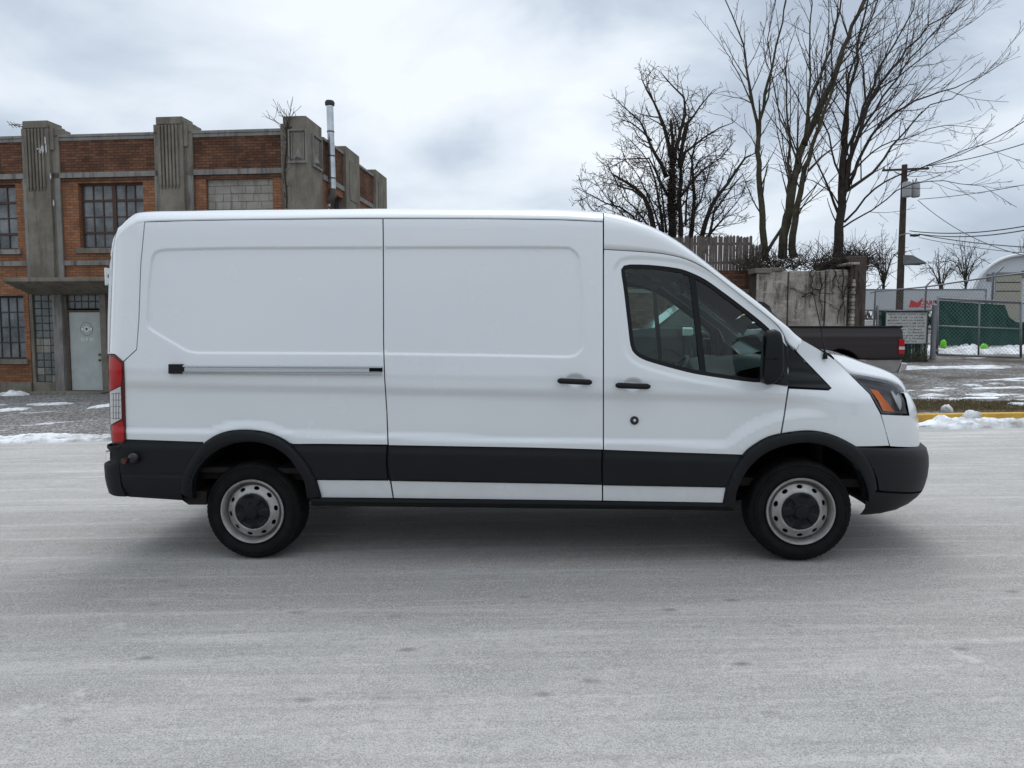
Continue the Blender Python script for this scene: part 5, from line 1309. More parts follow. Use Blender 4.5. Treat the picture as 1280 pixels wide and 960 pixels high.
# flue pipe on the side wall
flue = empty('flue_pipe', tuple(BC+BX*.2+BY*1.2), -BA); tag(flue, 'shiny metal flue pipe rising beside the corner of the brick building', 'pipe')
def flo(u, v):   # pixel on vertical plane y=1.9
    d = ray(u, v); o = CAM-BC; t = (1.2-o.dot(BY))/d.dot(BY); p = o+d*t; return p.dot(BX)-.2, p.z
(px0, pz0), (px1, pz1) = flo(415.5, 236), flo(412.2, 128); m = MB()
GALV = mat('galvanised_pipe', (.60, .63, .66), .28, metal=.85, var=(.40, .42, .44), vscale=5)
m.tube([(px0, 0, pz0-.1), (px0*.7+px1*.3, 0, pz0*.7+pz1*.3), (px1, 0, pz1-.1)], [.095]*3, 20); m.build('pipe', GALV, flue, True, angle=40)
m = MB()
for t in (.12, .38, .66): q = (px0+(px1-px0)*t, 0, pz0+(pz1-pz0)*t); m.tube([(q[0], 0, q[2]-.02), (q[0], 0, q[2]+.02)], [.102]*2, 20)
m.build('band', mat('dark_band', (.1, .1, .1), .5, metal=.5), flue, True, angle=40)
m = MB(); m.lathe([(.09, -.05), (.125, -.03), (.135, .04), (.11, .09), (.0, .10)], (px1, 0, pz1-.05), 20, axis='z'); m.build('cap', mat('sooty_cap', (.045, .042, .04), .7, metal=.3), flue, True, angle=40)
m = MB(); m.tube([(px0, 0, pz0), (px0, 0, pz0-.18), (px0-.10, 0, pz0-.3), (px0-.35, 0, pz0-.32)], [.1, .11, .11, .1], 14); m.build('elbow', mat('rusty_elbow', (.12, .10, .09), .7, metal=.4), flue, True, angle=40)
# tv aerial left of the pilaster
tva = empty('roof_antenna', tuple(at_depth(28, 158, 19.8)), 0); tag(tva, 'thin dark antenna sticking out above the left end of the parapet', 'antenna')
m = MB(); m.tube([(0, 0, -.5), (0, 0, .02)], .012, 6); m.build('mast', RUST, tva)
m = MB(); m.tube([(-.30, 0, .05), (.0, 0, -.01)], .012, 6); m.tube([(-.38, 0, .04), (.05, 0, .06)], .008, 5)
for k in range(4): m.tube([(-.32+.09*k, -.15, .10-.02*k), (-.35+.09*k, .15, .0)], .008, 5)
m.build('rod', RUST, tva)
# ================================================================== bare trees
BARK = mat('grey_brown_bark', (.060, .050, .042), .95, spec=.1, var=(.030, .025, .021), vscale=6, bump=.5, bscale=25)
BARKG = mat('mossy_bark', (.085, .078, .050), .95, spec=.1, var=(.040, .034, .026), vscale=4, bump=.5, bscale=20)
TWIG = mat('twig_bark', (.052, .042, .037), .95, spec=.1)
def wander(p, d, L, n, rg, wob, up):
    pts = [p]; d = d.normalized(); st = L/n
    for i in range(n):
        d = (d+Vector((rg.gauss(0, wob), rg.gauss(0, wob), rg.gauss(0, wob)+up))).normalized(); p = p+d*st; pts.append(p)
    return pts
def sprout(pts, r0, r1, lvl, mbs, rg, C):
    """children along a limb; C: per-level dicts"""
    if lvl >= len(C): return
    c = C[lvl]; L = sum((b-a).length for a, b in zip(pts, pts[1:])); n = max(1, int(L*c['dens']*rg.uniform(.8, 1.2))); m = len(pts)-1
    for k in range(n):
        t = c['t0']+(1-c['t0'])*((k+rg.random())/n); f = min(t*m, m-1e-3); i = int(f); p = pts[i].lerp(pts[i+1], f-i); tg = (pts[i+1]-pts[i]).normalized()
        ax = tg.orthogonal(); ax.rotate(Matrix.Rotation(rg.uniform(0, 6.283), 3, tg)); an = R(rg.uniform(*c['ang'])); d = (tg*math.cos(an)+ax*math.sin(an)); d.y *= .8
        l = c['len']*rg.uniform(.5, 1.15)*(1-.45*t)*(1 if c.get('abs') else L)
        r = min((r0+(r1-r0)*t)*c['rr'], c['rmax']); q = wander(p, d, l, c['seg'], rg, c['wob'], c['up'])
        re = max(r*.35, c['rmin']*.6); mbs[0 if r > .028 else 1].tube(q, [max(c['rmin']*.7, r+(re-r)*j/c['seg']) for j in range(c['seg']+1)], c['n'], cap=False)
        sprout(q, r, re, lvl+1, mbs, rg, C)
def tree(name, label, Y, limbs, C, seed, bark=BARK, group=None, tips=1.1, xf=(0, 0, 1, 1)):
    """limbs: list of ([pixel points], r0, r1, depth drift)"""
    rg = random.Random(seed); mbs = [MB(), MB()]; first = None; P3 = []
    for px, r0, r1, dr in limbs:
        px = [(xf[0]+(u-xf[0])*xf[2], xf[1]+(v-xf[1])*xf[3]) for u, v in px]; n = len(px); C2 = cat(px, 14); m = len(C2); pts = []
        for i, (u, v) in enumerate(C2):
            t = i/(m-1); h = 1.; pts.append(at_y(u, v, Y+dr*t+.0))
        # small knuckles
        pts = [p+Vector((rg.gauss(0, .02), rg.gauss(0, .05), rg.gauss(0, .02))) if 0 < i < len(pts)-1 else p for i, p in enumerate(pts)]
        rad = [r0+(r1-r0)*(i/(m-1))**.8 for i in range(m)]
        mbs[0].tube(pts, rad, 8, cap=True); P3.append((pts, r0, r1)); first = first or pts[0]
    root = empty(name, (first.x, first.y, first.z)); tag(root, label, 'tree', group)
    for pts, r0, r1 in P3: sprout(pts, r0, r1, 0, mbs, rg, C)
    if tips:
        for pts, r0, r1 in P3:
            q = wander(pts[-1], pts[-1]-pts[-2], tips*rg.uniform(.7, 1.3), 7, rg, .10, .03); mbs[0].tube(q, [max(.006, r1*(1-k/8)) for k in range(8)], 5, cap=False); sprout(q, r1, .008, 1, mbs, rg, C)
    off = first
    for mb in mbs: mb.v = [(x-off.x, y-off.y, z-off.z) for x, y, z in mb.v]
    mbs[0].build('trunk', bark, root, True, recalc=False); mbs[1].build('crown', TWIG, root, False, recalc=False)
    return root
C_fine = [dict(dens=2.3, t0=.16, ang=(12, 36), len=.42, rr=.45, rmax=.026, rmin=.009, seg=8, wob=.05, up=.03, n=4),
          dict(dens=3.0, t0=.12, ang=(15, 42), len=.42, rr=.55, rmax=.013, rmin=.0075, seg=5, wob=.09, up=.025, n=3),
          dict(dens=3.6, t0=.15, ang=(18, 50), len=.42, rr=.6, rmax=.0085, rmin=.0060, seg=3, wob=.12, up=.01, n=3)]
B3 = (1047, 322)
tree('bare_tree', 'tall fan-shaped bare tree with a single dark trunk, nearest the utility pole', 22.6, [
    ([B3, (1048.5, 300), (1052, 259), (1053.4, 219), (1055, 187)], 0.164, 0.098, .0),
    ([(1055, 190), (1057, 150), (1062, 110), (1073, 60), (1086, -8)], 0.074, 0.025, 1.),
    ([(1053, 250), (1060, 215), (1067, 187), (1083, 137), (1099, 103), (1127, 72), (1161, 34), (1208, 6)], 0.090, 0.010, -1.2),
    ([(1058, 237), (1080, 187), (1098, 158), (1117, 141), (1161, 119), (1208, 103), (1245, 84)], 0.061, 0.007, -2.),
    ([(1059, 238), (1075, 226), (1092, 216), (1105, 197), (1130, 166), (1147, 146)], 0.057, 0.025, 1.5),
    ([(1147, 146), (1165, 130), (1190, 122), (1236, 88)], 0.021, 0.007, -.5),
    ([(1055, 278), (1083, 247), (1117, 222), (1161, 206), (1208, 187), (1255, 175)], 0.037, 0.006, -1.8),
    ([(1054, 284), (1090, 262), (1123, 238), (1160, 226), (1200, 228), (1245, 236)], 0.029, 0.005, -.8),
    ([(1055, 219), (1070, 162), (1096, 94), (1117, 56), (1140, 12), (1146, -10)], 0.070, 0.016, 2.),
    ([(1050, 272), (1036, 237), (1020, 200), (1011, 175)], 0.049, 0.016, 1.),
    ([(1058, 190), (1058, 140), (1060, 94), (1080, 47), (1099, -5)], 0.057, 0.016, -1.2),
    ([(1057, 205), (1085, 150), (1112, 110), (1150, 60), (1190, 18), (1215, -10)], 0.049, 0.010, .8),
    ([(1056, 200), (1074, 150), (1100, 110), (1122, 96), (1165, 62), (1225, 20)], 0.041, 0.008, 1.8),
    ([(1054, 230), (1040, 190), (1030, 150), (1022, 110), (1016, 70)], 0.041, 0.010, -.8),
    ([(1052, 262), (1040, 240), (1018, 225), (1000, 222)], 0.029, 0.007, .6),
    ([(1058, 225), (1090, 190), (1130, 172), (1180, 158), (1222, 160)], 0.033, 0.006, 2.4),
], C_fine, 5, tips=.35)
C_t2 = [dict(C_fine[0]), dict(C_fine[1]), dict(C_fine[2], dens=3.0)]
tree('bare_tree', 'tall bare tree with twin mossy stems rising from the top of the concrete wall', 21.8, [
    ([(978, 322), (981, 295), (990, 240), (1001, 194), (1012, 162), (1036, 109), (1049, 72), (1067, 31), (1084, -6)], 0.145, 0.051, 1.2),
    ([(992, 322), (992, 294), (1000, 240), (1008, 212), (1024, 156), (1037, 123)], 0.128, 0.043, -1.),
    ([(981, 322), (979, 300), (986, 250), (986, 187), (983, 109), (984, 70)], 0.076, 0.017, .9),
    ([(1005, 181), (1012, 125), (1027, 94), (1042, 47), (1052, -5)], 0.060, 0.025, -1.),
    ([(1010, 214), (1027, 197), (1052, 176), (1062, 165)], 0.038, 0.010, .5),
    ([(1008, 182), (1012, 110), (1013, 50), (1014, -8)], 0.047, 0.017, 1.4),
    ([(998, 205), (986, 165), (972, 130), (962, 95), (955, 60)], 0.034, 0.010, -.6),
    ([(1024, 150), (1030, 100), (1035, 55), (1036, 5)], 0.034, 0.013, .4),
    ([(1040, 100), (1052, 80), (1080, 40), (1092, 2)], 0.030, 0.013, .9),
], C_t2, 8, BARKG)
tree('bare_tree', 'slender bare tree forking low above the left end of the concrete wall', 22.0, [
    ([(957, 326), (956, 300), (952, 255), (950, 219), (948, 172)], 0.119, 0.072, 0),
    ([(957, 318), (966, 300), (975, 285), (985, 255), (990, 235)], 0.060, 0.025, .8),
    ([(948, 174), (942, 140), (936, 103), (930, 56), (914, 18), (904, -6)], 0.060, 0.015, .8),
    ([(949, 172), (953, 135), (958, 103), (971, 59), (983, -5)], 0.060, 0.017, -.8),
    ([(940, 130), (925, 95), (908, 70), (897, 50)], 0.025, 0.007, .5),
    ([(948, 190), (930, 160), (912, 148)], 0.017, 0.006, .5),
    ([(953, 140), (965, 100), (960, 50), (968, 5)], 0.030, 0.010, 1.2),
], C_t2, 13, BARKG)
C_bush = [dict(dens=2.8, t0=.12, ang=(20, 55), len=1.25, abs=1, rr=.5, rmax=.030, rmin=.016, seg=8, wob=.14, up=.05, n=5),
          dict(dens=4.6, t0=.08, ang=(22, 60), len=.85, abs=1, rr=.6, rmax=.018, rmin=.012, seg=6, wob=.18, up=.04, n=3),
          dict(dens=6.5, t0=.08, ang=(25, 65), len=.45, abs=1, rr=.65, rmax=.012, rmin=.010, seg=4, wob=.22, up=.03, n=3)]
tree('bare_tree', 'broad dark bare tree with an ivy-wrapped trunk behind the picket fence', 27, [
    ([(840, 330), (840.6, 294), (838, 242), (840.6, 190), (841, 165), (838, 140)], .20, .05, 0),
    ([(850, 330), (851, 290), (850, 240), (852, 205), (853, 176), (860, 150)], .12, .04, .5),
    ([(840.6, 196), (837, 172), (830, 146), (815, 112), (799, 81)], .10, .02, .6),
    ([(842, 196), (847, 165), (856, 130), (856, 107), (840, 90), (827.6, 76)], .10, .018, -.6),
    ([(850, 200), (853, 175), (859, 146), (877, 120), (893, 99)], .09, .018, .8),
    ([(851, 200), (857, 182), (882, 161), (903, 148), (921, 141)], .08, .014, 1.),
    ([(832, 215), (812, 169), (796, 141), (770, 115)], .09, .014, -1.),
    ([(812, 165), (786, 141), (768, 135)], .04, .012, .3),
    ([(817, 330), (814.6, 281), (801.6, 242), (778, 221), (762, 212)], .17, .04, .8),
    ([(800, 242), (786, 232), (768, 226), (752, 196)], .05, .014, .6),
    ([(812, 320), (786, 268), (752, 250), (730, 238), (716, 232)], .07, .012, -.8),
    ([(860, 330), (866, 285), (868, 230), (866, 190), (872, 165)], .12, .03, 1.2),
    ([(878, 330), (880, 294), (893, 255), (913, 224), (938, 190), (945, 185)], .13, .03, .5),
    ([(884, 318), (896, 262), (912, 240), (930, 216)], .08, .02, -.8),
    ([(826, 320), (824, 262), (815, 215), (800, 180), (784, 165)], .08, .015, 1.4),
    ([(834, 240), (808, 190), (780, 190), (758, 200)], .06, .012, -1.),
    ([(852, 240), (880, 205), (905, 190), (920, 170)], .06, .012, 1.6),
    ([(815, 330), (775, 285), (745, 275), (722, 262)], .05, .012, 1.),
    ([(822, 310), (800, 270), (780, 245), (765, 225)], .05, .012, -1.), ([(826, 300), (812, 250), (795, 215), (775, 190)], .05, .012, 1.), ([(806, 300), (770, 262), (750, 240), (738, 222)], .045, .012, .5),
    ([(832, 290), (826, 240), (818, 200), (806, 160)], .05, .012, -1.2), ([(862, 300), (872, 260), (884, 225), (892, 190)], .05, .012, 1.), ([(874, 310), (905, 275), (925, 250), (936, 235)], .045, .012, -.5),
    ([(846, 260), (850, 210), (846, 170), (842, 135)], .05, .012, 1.), ([(790, 300), (760, 280), (735, 262), (724, 248)], .045, .012, -.6), ([(858, 280), (862, 230), (875, 195), (905, 175)], .05, .012, .8),
], C_bush, 21, tips=.2, xf=(845, 300, .93, .92))
# ivy: dark ragged leaves round the middle trunk of the broad tree
t1 = [o for o in bpy.data.objects if o.get('label', '').startswith('broad dark bare')][0]
ivy = MB(); rg = random.Random(9); cv_ = [o for o in t1.children if o.name.startswith('crown')][0].data.vertices; nv = len(cv_)
def leaf(p, s_):
    d1 = Vector((rg.gauss(0, 1), rg.gauss(0, 1), rg.gauss(0, 1))).normalized()*s_; d2 = d1.orthogonal().normalized()*s_*.7
    ivy.add([p-d1, p+d2, p+d1, p-d2], [(0, 1, 2, 3)])
for i in range(3600):
    t = rg.random(); u = 841+rg.gauss(0, 2.3+3*t*(1-t)); v = 190+t*102+rg.gauss(0, 3); leaf(at_y(u, v, 27+rg.gauss(0, .2))-t1.location, rg.uniform(.02, .05))
zlo, zhi = at_y(800, 290, 27).z-t1.location.z, at_y(800, 175, 27).z-t1.location.z
for i in range(9000):
    p = cv_[rg.randrange(nv)].co; f = (p.z-zlo)/(zhi-zlo)
    if f > 1.15 or rg.random() < max(0, f-.55)*1.8: continue
    leaf(Vector(p)+Vector((rg.gauss(0, .02), rg.gauss(0, .02), rg.gauss(0, .02))), rg.uniform(.010, .026))
ivy.build('ivy', mat('withered_ivy', (.035, .028, .022), .9, spec=.1), t1, recalc=False)
# distant bare trees
C_far = [dict(dens=3.2, t0=.1, ang=(18, 50), len=.45, rr=.45, rmax=.05, rmin=.022, seg=6, wob=.10, up=.05, n=3),
         dict(dens=3.4, t0=.08, ang=(20, 55), len=.45, rr=.55, rmax=.03, rmin=.016, seg=4, wob=.15, up=.03, n=3),
         dict(dens=3.6, t0=.1, ang=(22, 60), len=.45, rr=.6, rmax=.018, rmin=.012, seg=3, wob=.18, up=.02, n=3)]
def far_tree(u, v0, vt, w, Y, seed, label):
    rg = random.Random(seed); L = [([(u, v0), (u+rg.uniform(-2, 2), v0+(vt-v0)*.45)], .10, .07, 0)]; h = v0-vt
    for k in range(7):
        a = -1+2*k/6+rg.uniform(-.12, .12); L.append(([(u, v0-h*rg.uniform(.2, .4)), (u+a*w*.45, v0-h*(.62+.1*rg.random())), (u+a*w*.9, v0-h*(1-.35*abs(a))*rg.uniform(.88, 1.))], .055, .02, rg.uniform(-2, 2)))
    tree('bare_tree', label, Y, L, C_far, seed, group='distant bare trees')
far_tree(1105, 385, 292, 30, 52, 31, 'distant bare tree rising behind the white trailer left of the utility pole')
far_tree(1176, 380, 316, 28, 60, 32, 'low distant bare tree right of the utility pole')
far_tree(1207, 380, 296, 36, 62, 33, 'taller distant bare tree beside the arched white tent')
far_tree(1281, 372, 300, 14, 75, 34, 'far bare tree poking above the arched tent')
# brush on top of the wall
bm_ = MB(); rg = random.Random(12)
for i in range(900):
    u = rg.choice([rg.uniform(1000, 1088), rg.gauss(1065, 14), rg.uniform(925, 1000)]); p = at_y(u, rg.uniform(322, 338) if u > 1000 else rg.uniform(328, 338), rg.uniform(20.3, 22.2)); d = Vector((rg.gauss(0, .8), rg.gauss(0, .4), abs(rg.gauss(.4, .5)))); q = wander(p, d, rg.uniform(.3, 1.1), 6, rg, .35, -.02)
    bm_.tube(q, [.011-.0012*k for k in range(7)], 3, cap=False)
tag(bm_.build('brush', TWIG, None, recalc=False), 'tangle of dry brush growing along the top of the concrete wall', 'brush', None, 'stuff')
# ================================================================== walls behind the pickup
GR = .35
def wcon_fn(nt, b, tc):
    o = tc.outputs['Object']
    c = mixc(nt, noise_fac(nt, o, 1.5, 8, .7, .35, .62), (.17, .145, .12), (.46, .42, .37))
    c = mixc(nt, noise_fac(nt, coords(nt, tc, 4, 4, .7), 1.3, 8, .7, .50, .66), c, (.085, .066, .05))
    c = mixc(nt, noise_fac(nt, coords(nt, tc, .8, .8, 6), 1.6, 7, .7, .56, .66), c, (.47, .45, .42))
    c = mixc(nt, noise_fac(nt, o, 16, 5, .7, .60, .68), c, (.06, .05, .04)); nt.links.new(c, b.inputs['Base Color'])
    n = N(nt, 'ShaderNodeTexNoise', i_Scale=9, i_Detail=8, i_Roughness=.7); nt.links.new(o, n.inputs['Vector'])
    bp = N(nt, 'ShaderNodeBump', i_Strength=.6, i_Distance=.06); nt.links.new(n.outputs['Fac'], bp.inputs['Height']); nt.links.new(bp.outputs[0], b.inputs['Normal'])
WCON = mat('stained_old_concrete', (.3, .27, .23), .93, spec=.15, fn=wcon_fn); WDRK = mat('brown_dark_concrete', (.085, .068, .055), .93, spec=.1, fn=conc_fn((.070, .056, .046), (.12, .098, .08), (.04, .034, .028)))
cw_ = empty('concrete_wall', tuple(at_y(1000, 420, 20.)*1)[:2]+(0,)); tag(cw_, 'stained old concrete retaining wall with black vertical joints behind the pickup', 'wall')
ox, oy = cw_.location.x, cw_.location.y
def wx(u, Y=20., v=370): return at_y(u, v, Y).x-ox
def wz(v, Y=20., u=1000): return at_y(u, v, Y).z
joints = [945.5, 985, 1031.5, 1060]
for k, (a, b) in enumerate(zip(joints[:-1], joints[1:])):
    m = MB(); m.box(wx(a)+.018, wx(b)-.018, (.12 if k == 0 else 0)*0, .4, -.3, wz(338.5 if k < 2 else 337)); m.build('wall_panel', WCON, cw_, bevel=.02)
m = MB(); m.box(wx(946), wx(1062), .06, 2.4, -.3, wz(340)); m.build('wall_core', WDRK, cw_)
m = MB(); m.box(wx(941.5), wx(962), -.12, .5, wz(341.8), wz(335.6)); m.box(wx(962)+.001, wx(977), -.05, .5, wz(339), wz(334.5)); m.build('wall_cap', CON, cw_, bevel=.015)
m = MB(); m.box(wx(944.8), wx(947.5), -.06, -.001, -.3, wz(342)); m.build('end_post', WCON, cw_, bevel=.01)
m = MB(); z = .3
for k in range(26):
    h = .105; m.box(wx(1062.2)+.02*(k % 2), wx(1066.5), -.14+.03*(k % 2), .35, z, z+h-.012); z += h
    if z > wz(336): break
m.build('block_column', WCON, cw_, bevel=.012)
m = MB(); m.prism([(wx(1067.2), -.3), (wx(1088), -.3), (wx(1088), wz(318.5)), (wx(1064), wz(318.5)), (wx(1062), wz(322)), (wx(1067.2), wz(329))], .25, 2.6); m.build('dark_end_block', WDRK, cw_, bevel=.02)
m = MB(); m.box(wx(1056), wx(1070), -.18, .6, wz(331.5), wz(328.5)); m.build('wall_cap', WCON, cw_, bevel=.02)
# creeping roots on the face
m = MB(); rg = random.Random(6)
for (u, v, du, dv) in ((1012, 338, 1, 34), (1003, 371, 10, -7), (1012, 366, 7, 4), (1064, 330, 2, 70), (1060, 345, -14, 60), (1040, 338, -1, 30), (1022, 340, 3, 60), (1050, 338, 5, 70), (1070, 338, 4, 50)):
    pts = [Vector((wx(u+du*t+rg.gauss(0, 1.2)), -.04-(.12 if k % 2 else 0)*rg.random(), wz(v+dv*t))) for k, t in enumerate(np.linspace(0, 1, 8))]; m.tube(pts, [.022-.0018*k for k in range(8)], 5)
    for k in range(3): m.tube(wander(pts[2+k], Vector((rg.gauss(0, 1), -.1, rg.gauss(0, .6))), .6, 5, rg, .3, 0), [.010]*6, 3)
m.build('root', TWIG, cw_)
# brick garden wall and picket fence above it
bw = empty('brick_wall', (ox, 20.7, 0)); tag(bw, 'low dark red brick wall under the weathered picket fence', 'wall')
yb = 20.7
def bwx(u): return at_y(u, 350, yb).x-ox
def bwz(v): return at_y(900, v, yb).z
m = MB(); m.box(bwx(700), bwx(944.5), 0, .35, -.3, bwz(338)); m.build('brickwork', BRKD, bw)
m = MB(); m.box(bwx(700), bwx(944.4), -.05, -.001, bwz(366.5), bwz(361.5)); m.build('stone_band', CON, bw, bevel=.01)
m = MB(); m.box(bwx(936), bwx(944.3), -.09, -.051, -.2, bwz(339)); m.build('brick_pier', BRKD, bw)
PK = mat('weathered_picket_wood', (.17, .145, .13), .92, spec=.1, var=(.095, .078, .070), vscale=7, bump=.5, bscale=30)
pf = empty('picket_fence', (ox, 21., 0)); tag(pf, 'weathered grey wooden picket fence with ragged tops above the brick wall', 'fence')
def pfx(u): return at_y(u, 310, 21.).x-ox
def pfz(v): return at_y(900, v, 21.).z
rg = random.Random(3); u = 800.
m0 = MB(); m0.box(pfx(800), pfx(951), .03, .07, pfz(330), pfz(327)); m0.box(pfx(800), pfx(941), .03, .07, pfz(306), pfz(303)); m0.build('fence_rail', PK, pf)
k = 0
while u < 951:
    w_ = rg.uniform(3.0, 4.4); vt = (295 if u < 938 else 305.5)+rg.uniform(-1.2, 1.4); a, b = pfx(u), pfx(u+w_-.45); y = rg.uniform(-.012, .012); m = MB(); zt = pfz(vt); c = (b-a)*.28; sk = rg.gauss(0, .006)
    m.prism([(a, pfz(338.4)), (b, pfz(338.4)), (b+sk, zt-.04), (b-c+sk, zt), (a+c+sk, zt+rg.uniform(-.02, .01)), (a+sk, zt-.04)], y, y+.022); m.build('picket', PK, pf); u += w_; k += 1
# ================================================================== pickup truck
PT = mat('dark_plum_paint', (.022, .014, .015), .38, spec=.35, coat=.15, var=(.016, .011, .012), vscale=2); PSIL = mat('silver_lower_paint', (.36, .35, .34), .4, spec=.5, metal=.2, var=(.26, .25, .24), vscale=3); CHR = mat('worn_chrome', (.45, .45, .45), .25, metal=.9)
YP = 14.3; pk = empty('pickup_truck', tuple(at_y(960, 480, YP))[:2]+(.30,)); tag(pk, 'dark plum pickup truck with silver lower sides parked behind the van', 'pickup truck')
oP = pk.location.copy()
def px_(u, v=430, y=0): return at_y(u, v, YP+y).x-oP.x
def pz_(v, u=1060, y=0): return at_y(u, v, YP+y).z-oP.z
WD = 1.98
def arch(cx, cz, r, n=16, a0=0, a1=180): return [(cx+r*math.cos(R(a0+(a1-a0)*k/n)), cz+r*math.sin(R(a0+(a1-a0)*k/n))) for k in range(n+1)]
rwx, rwz, rwr = px_(1050), pz_(467.5), .40; fwx = rwx-3.55
zs_ = pz_(449.5)   # two-tone line
def side_skin(name, poly, m_, y0=0., bulge=.0, grid=.035):
    poly = clean(poly, .004); vv, ff = cdt(poly, [], grid); zz_ = vv[:, 1]; zc = zs_+.25
    y = .05*np.clip((zz_-zc)/.45, 0, 1.6)**2+.06*np.clip((zc-zz_)/.5, 0, 1.2)**2
    y = y-.018*np.exp(-((zz_-(pz_(421)))/.035)**2)
    me = bpy.data.meshes.new(name); me.from_pydata([(a, yy+y0, b) for (a, b), yy in zip(vv, y)], [], [tuple(f) for f in ff]); me.update(); o = link(name, me, m_, pk, True)
    md = o.modifiers.new('thick', 'SOLIDIFY'); md.thickness = .03; md.offset = 0
    return o
bx0, bx1 = px_(985.5), px_(1127.6); bt_ = pz_(409.2)
bed = side_skin('bed_side', [(bx0, zs_), (rwx-rwr-.075, zs_)]+[p for p in arch(rwx, rwz, rwr+.10, 18, 180, 0) if p[1] > zs_]+[(rwx+rwr+.075, zs_), (bx1, zs_), (px_(1128.8), pz_(440)), (px_(1128.8), pz_(425)), (px_(1128), pz_(414)), (px_(1125.5), bt_), (bx0, bt_)], PT)
low = side_skin('bed_lower', [(bx0, pz_(468)), (rwx-rwr-.09, pz_(468))]+[p for p in arch(rwx, rwz, rwr+.10, 18, 180, 0) if p[1] < zs_]+[(rwx+rwr+.09, pz_(468)), (px_(1124.5), pz_(466)), (px_(1128), pz_(451)), (px_(1128.4), zs_-.004), (rwx+rwr+.07, zs_-.004), (rwx-rwr-.07, zs_-.004), (bx0, zs_-.004)], PSIL)
for o in (bed, low): c_ = o.copy(); COL.objects.link(c_); c_.scale = (1, -1, 1); c_.location = (0, WD, 0); c_.parent = pk
m = MB(); m.box(bx0, px_(1128), -.004, .09, bt_-.01, bt_+.03); m.box(bx0, px_(1128), WD-.09, WD+.004, bt_-.01, bt_+.03); m.build('bed_rail', PLAST, pk, bevel=.01)
m = MB(); m.box(px_(1125.5), px_(1128.2), .07, WD-.07, zs_-.12, bt_+.005); m.build('tailgate', PT, pk, bevel=.015)
m = MB(); m.box(bx0+.02, px_(1125.3), .06, WD-.06, zs_-.05, zs_+.02); m.box(bx0-.02, bx0+.02, .06, WD-.06, zs_-.05, bt_); m.build('bed_floor', DARK, pk)
m = MB(); m.box(px_(1084), px_(1129.2), -.026, .0, pz_(449.6), pz_(447.4)); m.box(px_(986), px_(1014), -.026, .0, pz_(449.6), pz_(447.4)); m.build('side_moulding', PLAST, pk, bevel=.004)
tlt = MB(); tlt.box(px_(1122.6), px_(1129.8), -.034, .12, pz_(442.6), pz_(424)); tl_ = tlt.build('tail_light', REDL, pk, bevel=.01)
m = MB(); m.box(px_(1122.8), px_(1129.9), -.040, .10, pz_(437.0), pz_(433.2)); m.build('reverse_lens', CLEARL, tl_)
m = MB(); m.prism([(px_(1124.6), pz_(466.8)), (px_(1134.5), pz_(463.5)), (px_(1136.6), pz_(456.5)), (px_(1136.2), pz_(453.8)), (px_(1128.8), pz_(453.4))], .02, WD-.02); m.build('rear_bumper', CHR, pk, bevel=.02)
# cab
cr = pz_(376.5, 940, .25); beltz = pz_(409.5, 900); cab = MB()
cx0, cx1 = px_(832), px_(983.5)
side = [(px_(771), pz_(462, 800)), (px_(983.5), pz_(462)), (px_(983.5), beltz), (px_(815), beltz+.02), (px_(796), beltz-.02)]
fwz = rwz
body_poly = [(px_(752), pz_(455, 760))]+[(fwx-rwr-.09, pz_(462, 800))]+[p for p in arch(fwx, fwz, rwr+.10, 16, 180, 0) if p[1] > pz_(462, 800)]+[(fwx+rwr+.09, pz_(462, 800)), (cx1, pz_(462)), (cx1, beltz), (px_(818), beltz), (px_(800), beltz-.03), (px_(757), beltz-.14), (px_(750), beltz-.30)]
cb1 = side_skin('cab_side', body_poly, PT); c_ = cb1.copy(); COL.objects.link(c_); c_.scale = (1, -1, 1); c_.location = (0, WD, 0); c_.parent = pk
m = MB(); m.prism([(px_(752)+.02, pz_(455)), (px_(757), beltz-.15), (px_(800), beltz-.04), (px_(818), beltz-.01), (cx1, beltz-.01), (cx1, pz_(460))], .05, WD-.05); m.build('cab_core', PT, pk, bevel=.05)
def ring(u0, u1, v, y): z = v; return None
gin = .22
Tt = [(px_(860), gin, cr), (px_(948), gin, cr+.01), (px_(948), WD-gin, cr+.01), (px_(860), WD-gin, cr)]
roofm = MB(); rr_rows = []
for x, z, i_ in ((px_(856), cr-.03, gin), (px_(866), cr, gin+.02), (px_(905), cr+.02, gin+.02), (px_(944), cr+.01, gin+.02), (px_(951), cr-.03, gin)): rr_rows.append([(x, i_-.03, z-.06), (x, i_+.06, z), (x, WD/2, z+.03), (x, WD-i_-.06, z), (x, WD-i_+.03, z-.06)])
roofm.grid(rr_rows).build('cab_roof', PT, pk, True)
b_ = .05
pil = MB()
for s, yy in ((1, 0), (-1, WD)):
    for (xb, xt, w) in ((px_(818), px_(858), .07), (px_(895), px_(899), .09), (px_(945), px_(938), .06), (px_(972), px_(948), .22)):
        pil.add([(xb, yy+s*b_, beltz-.02), (xb+w, yy+s*b_, beltz-.02), (xt+w*.8, yy+s*(gin-.02), cr-.07), (xt, yy+s*(gin-.02), cr-.07), (xb, yy+s*(b_+.06), beltz-.02), (xb+w, yy+s*(b_+.06), beltz-.02), (xt+w*.8, yy+s*(gin+.04), cr-.07), (xt, yy+s*(gin+.04), cr-.07)], [(0, 1, 2, 3), (7, 6, 5, 4), (0, 4, 5, 1), (1, 5, 6, 2), (2, 6, 7, 3), (3, 7, 4, 0)])
pil.build('cab_pillar_frame', PT, pk)
g = MB(); g.add([(px_(821), b_+.02, beltz), (px_(970), b_+.02, beltz), (px_(948), gin, cr-.05), (px_(860), gin, cr-.05)], [(0, 1, 2, 3)]); g.build('side_window', WSG, pk, recalc=False)
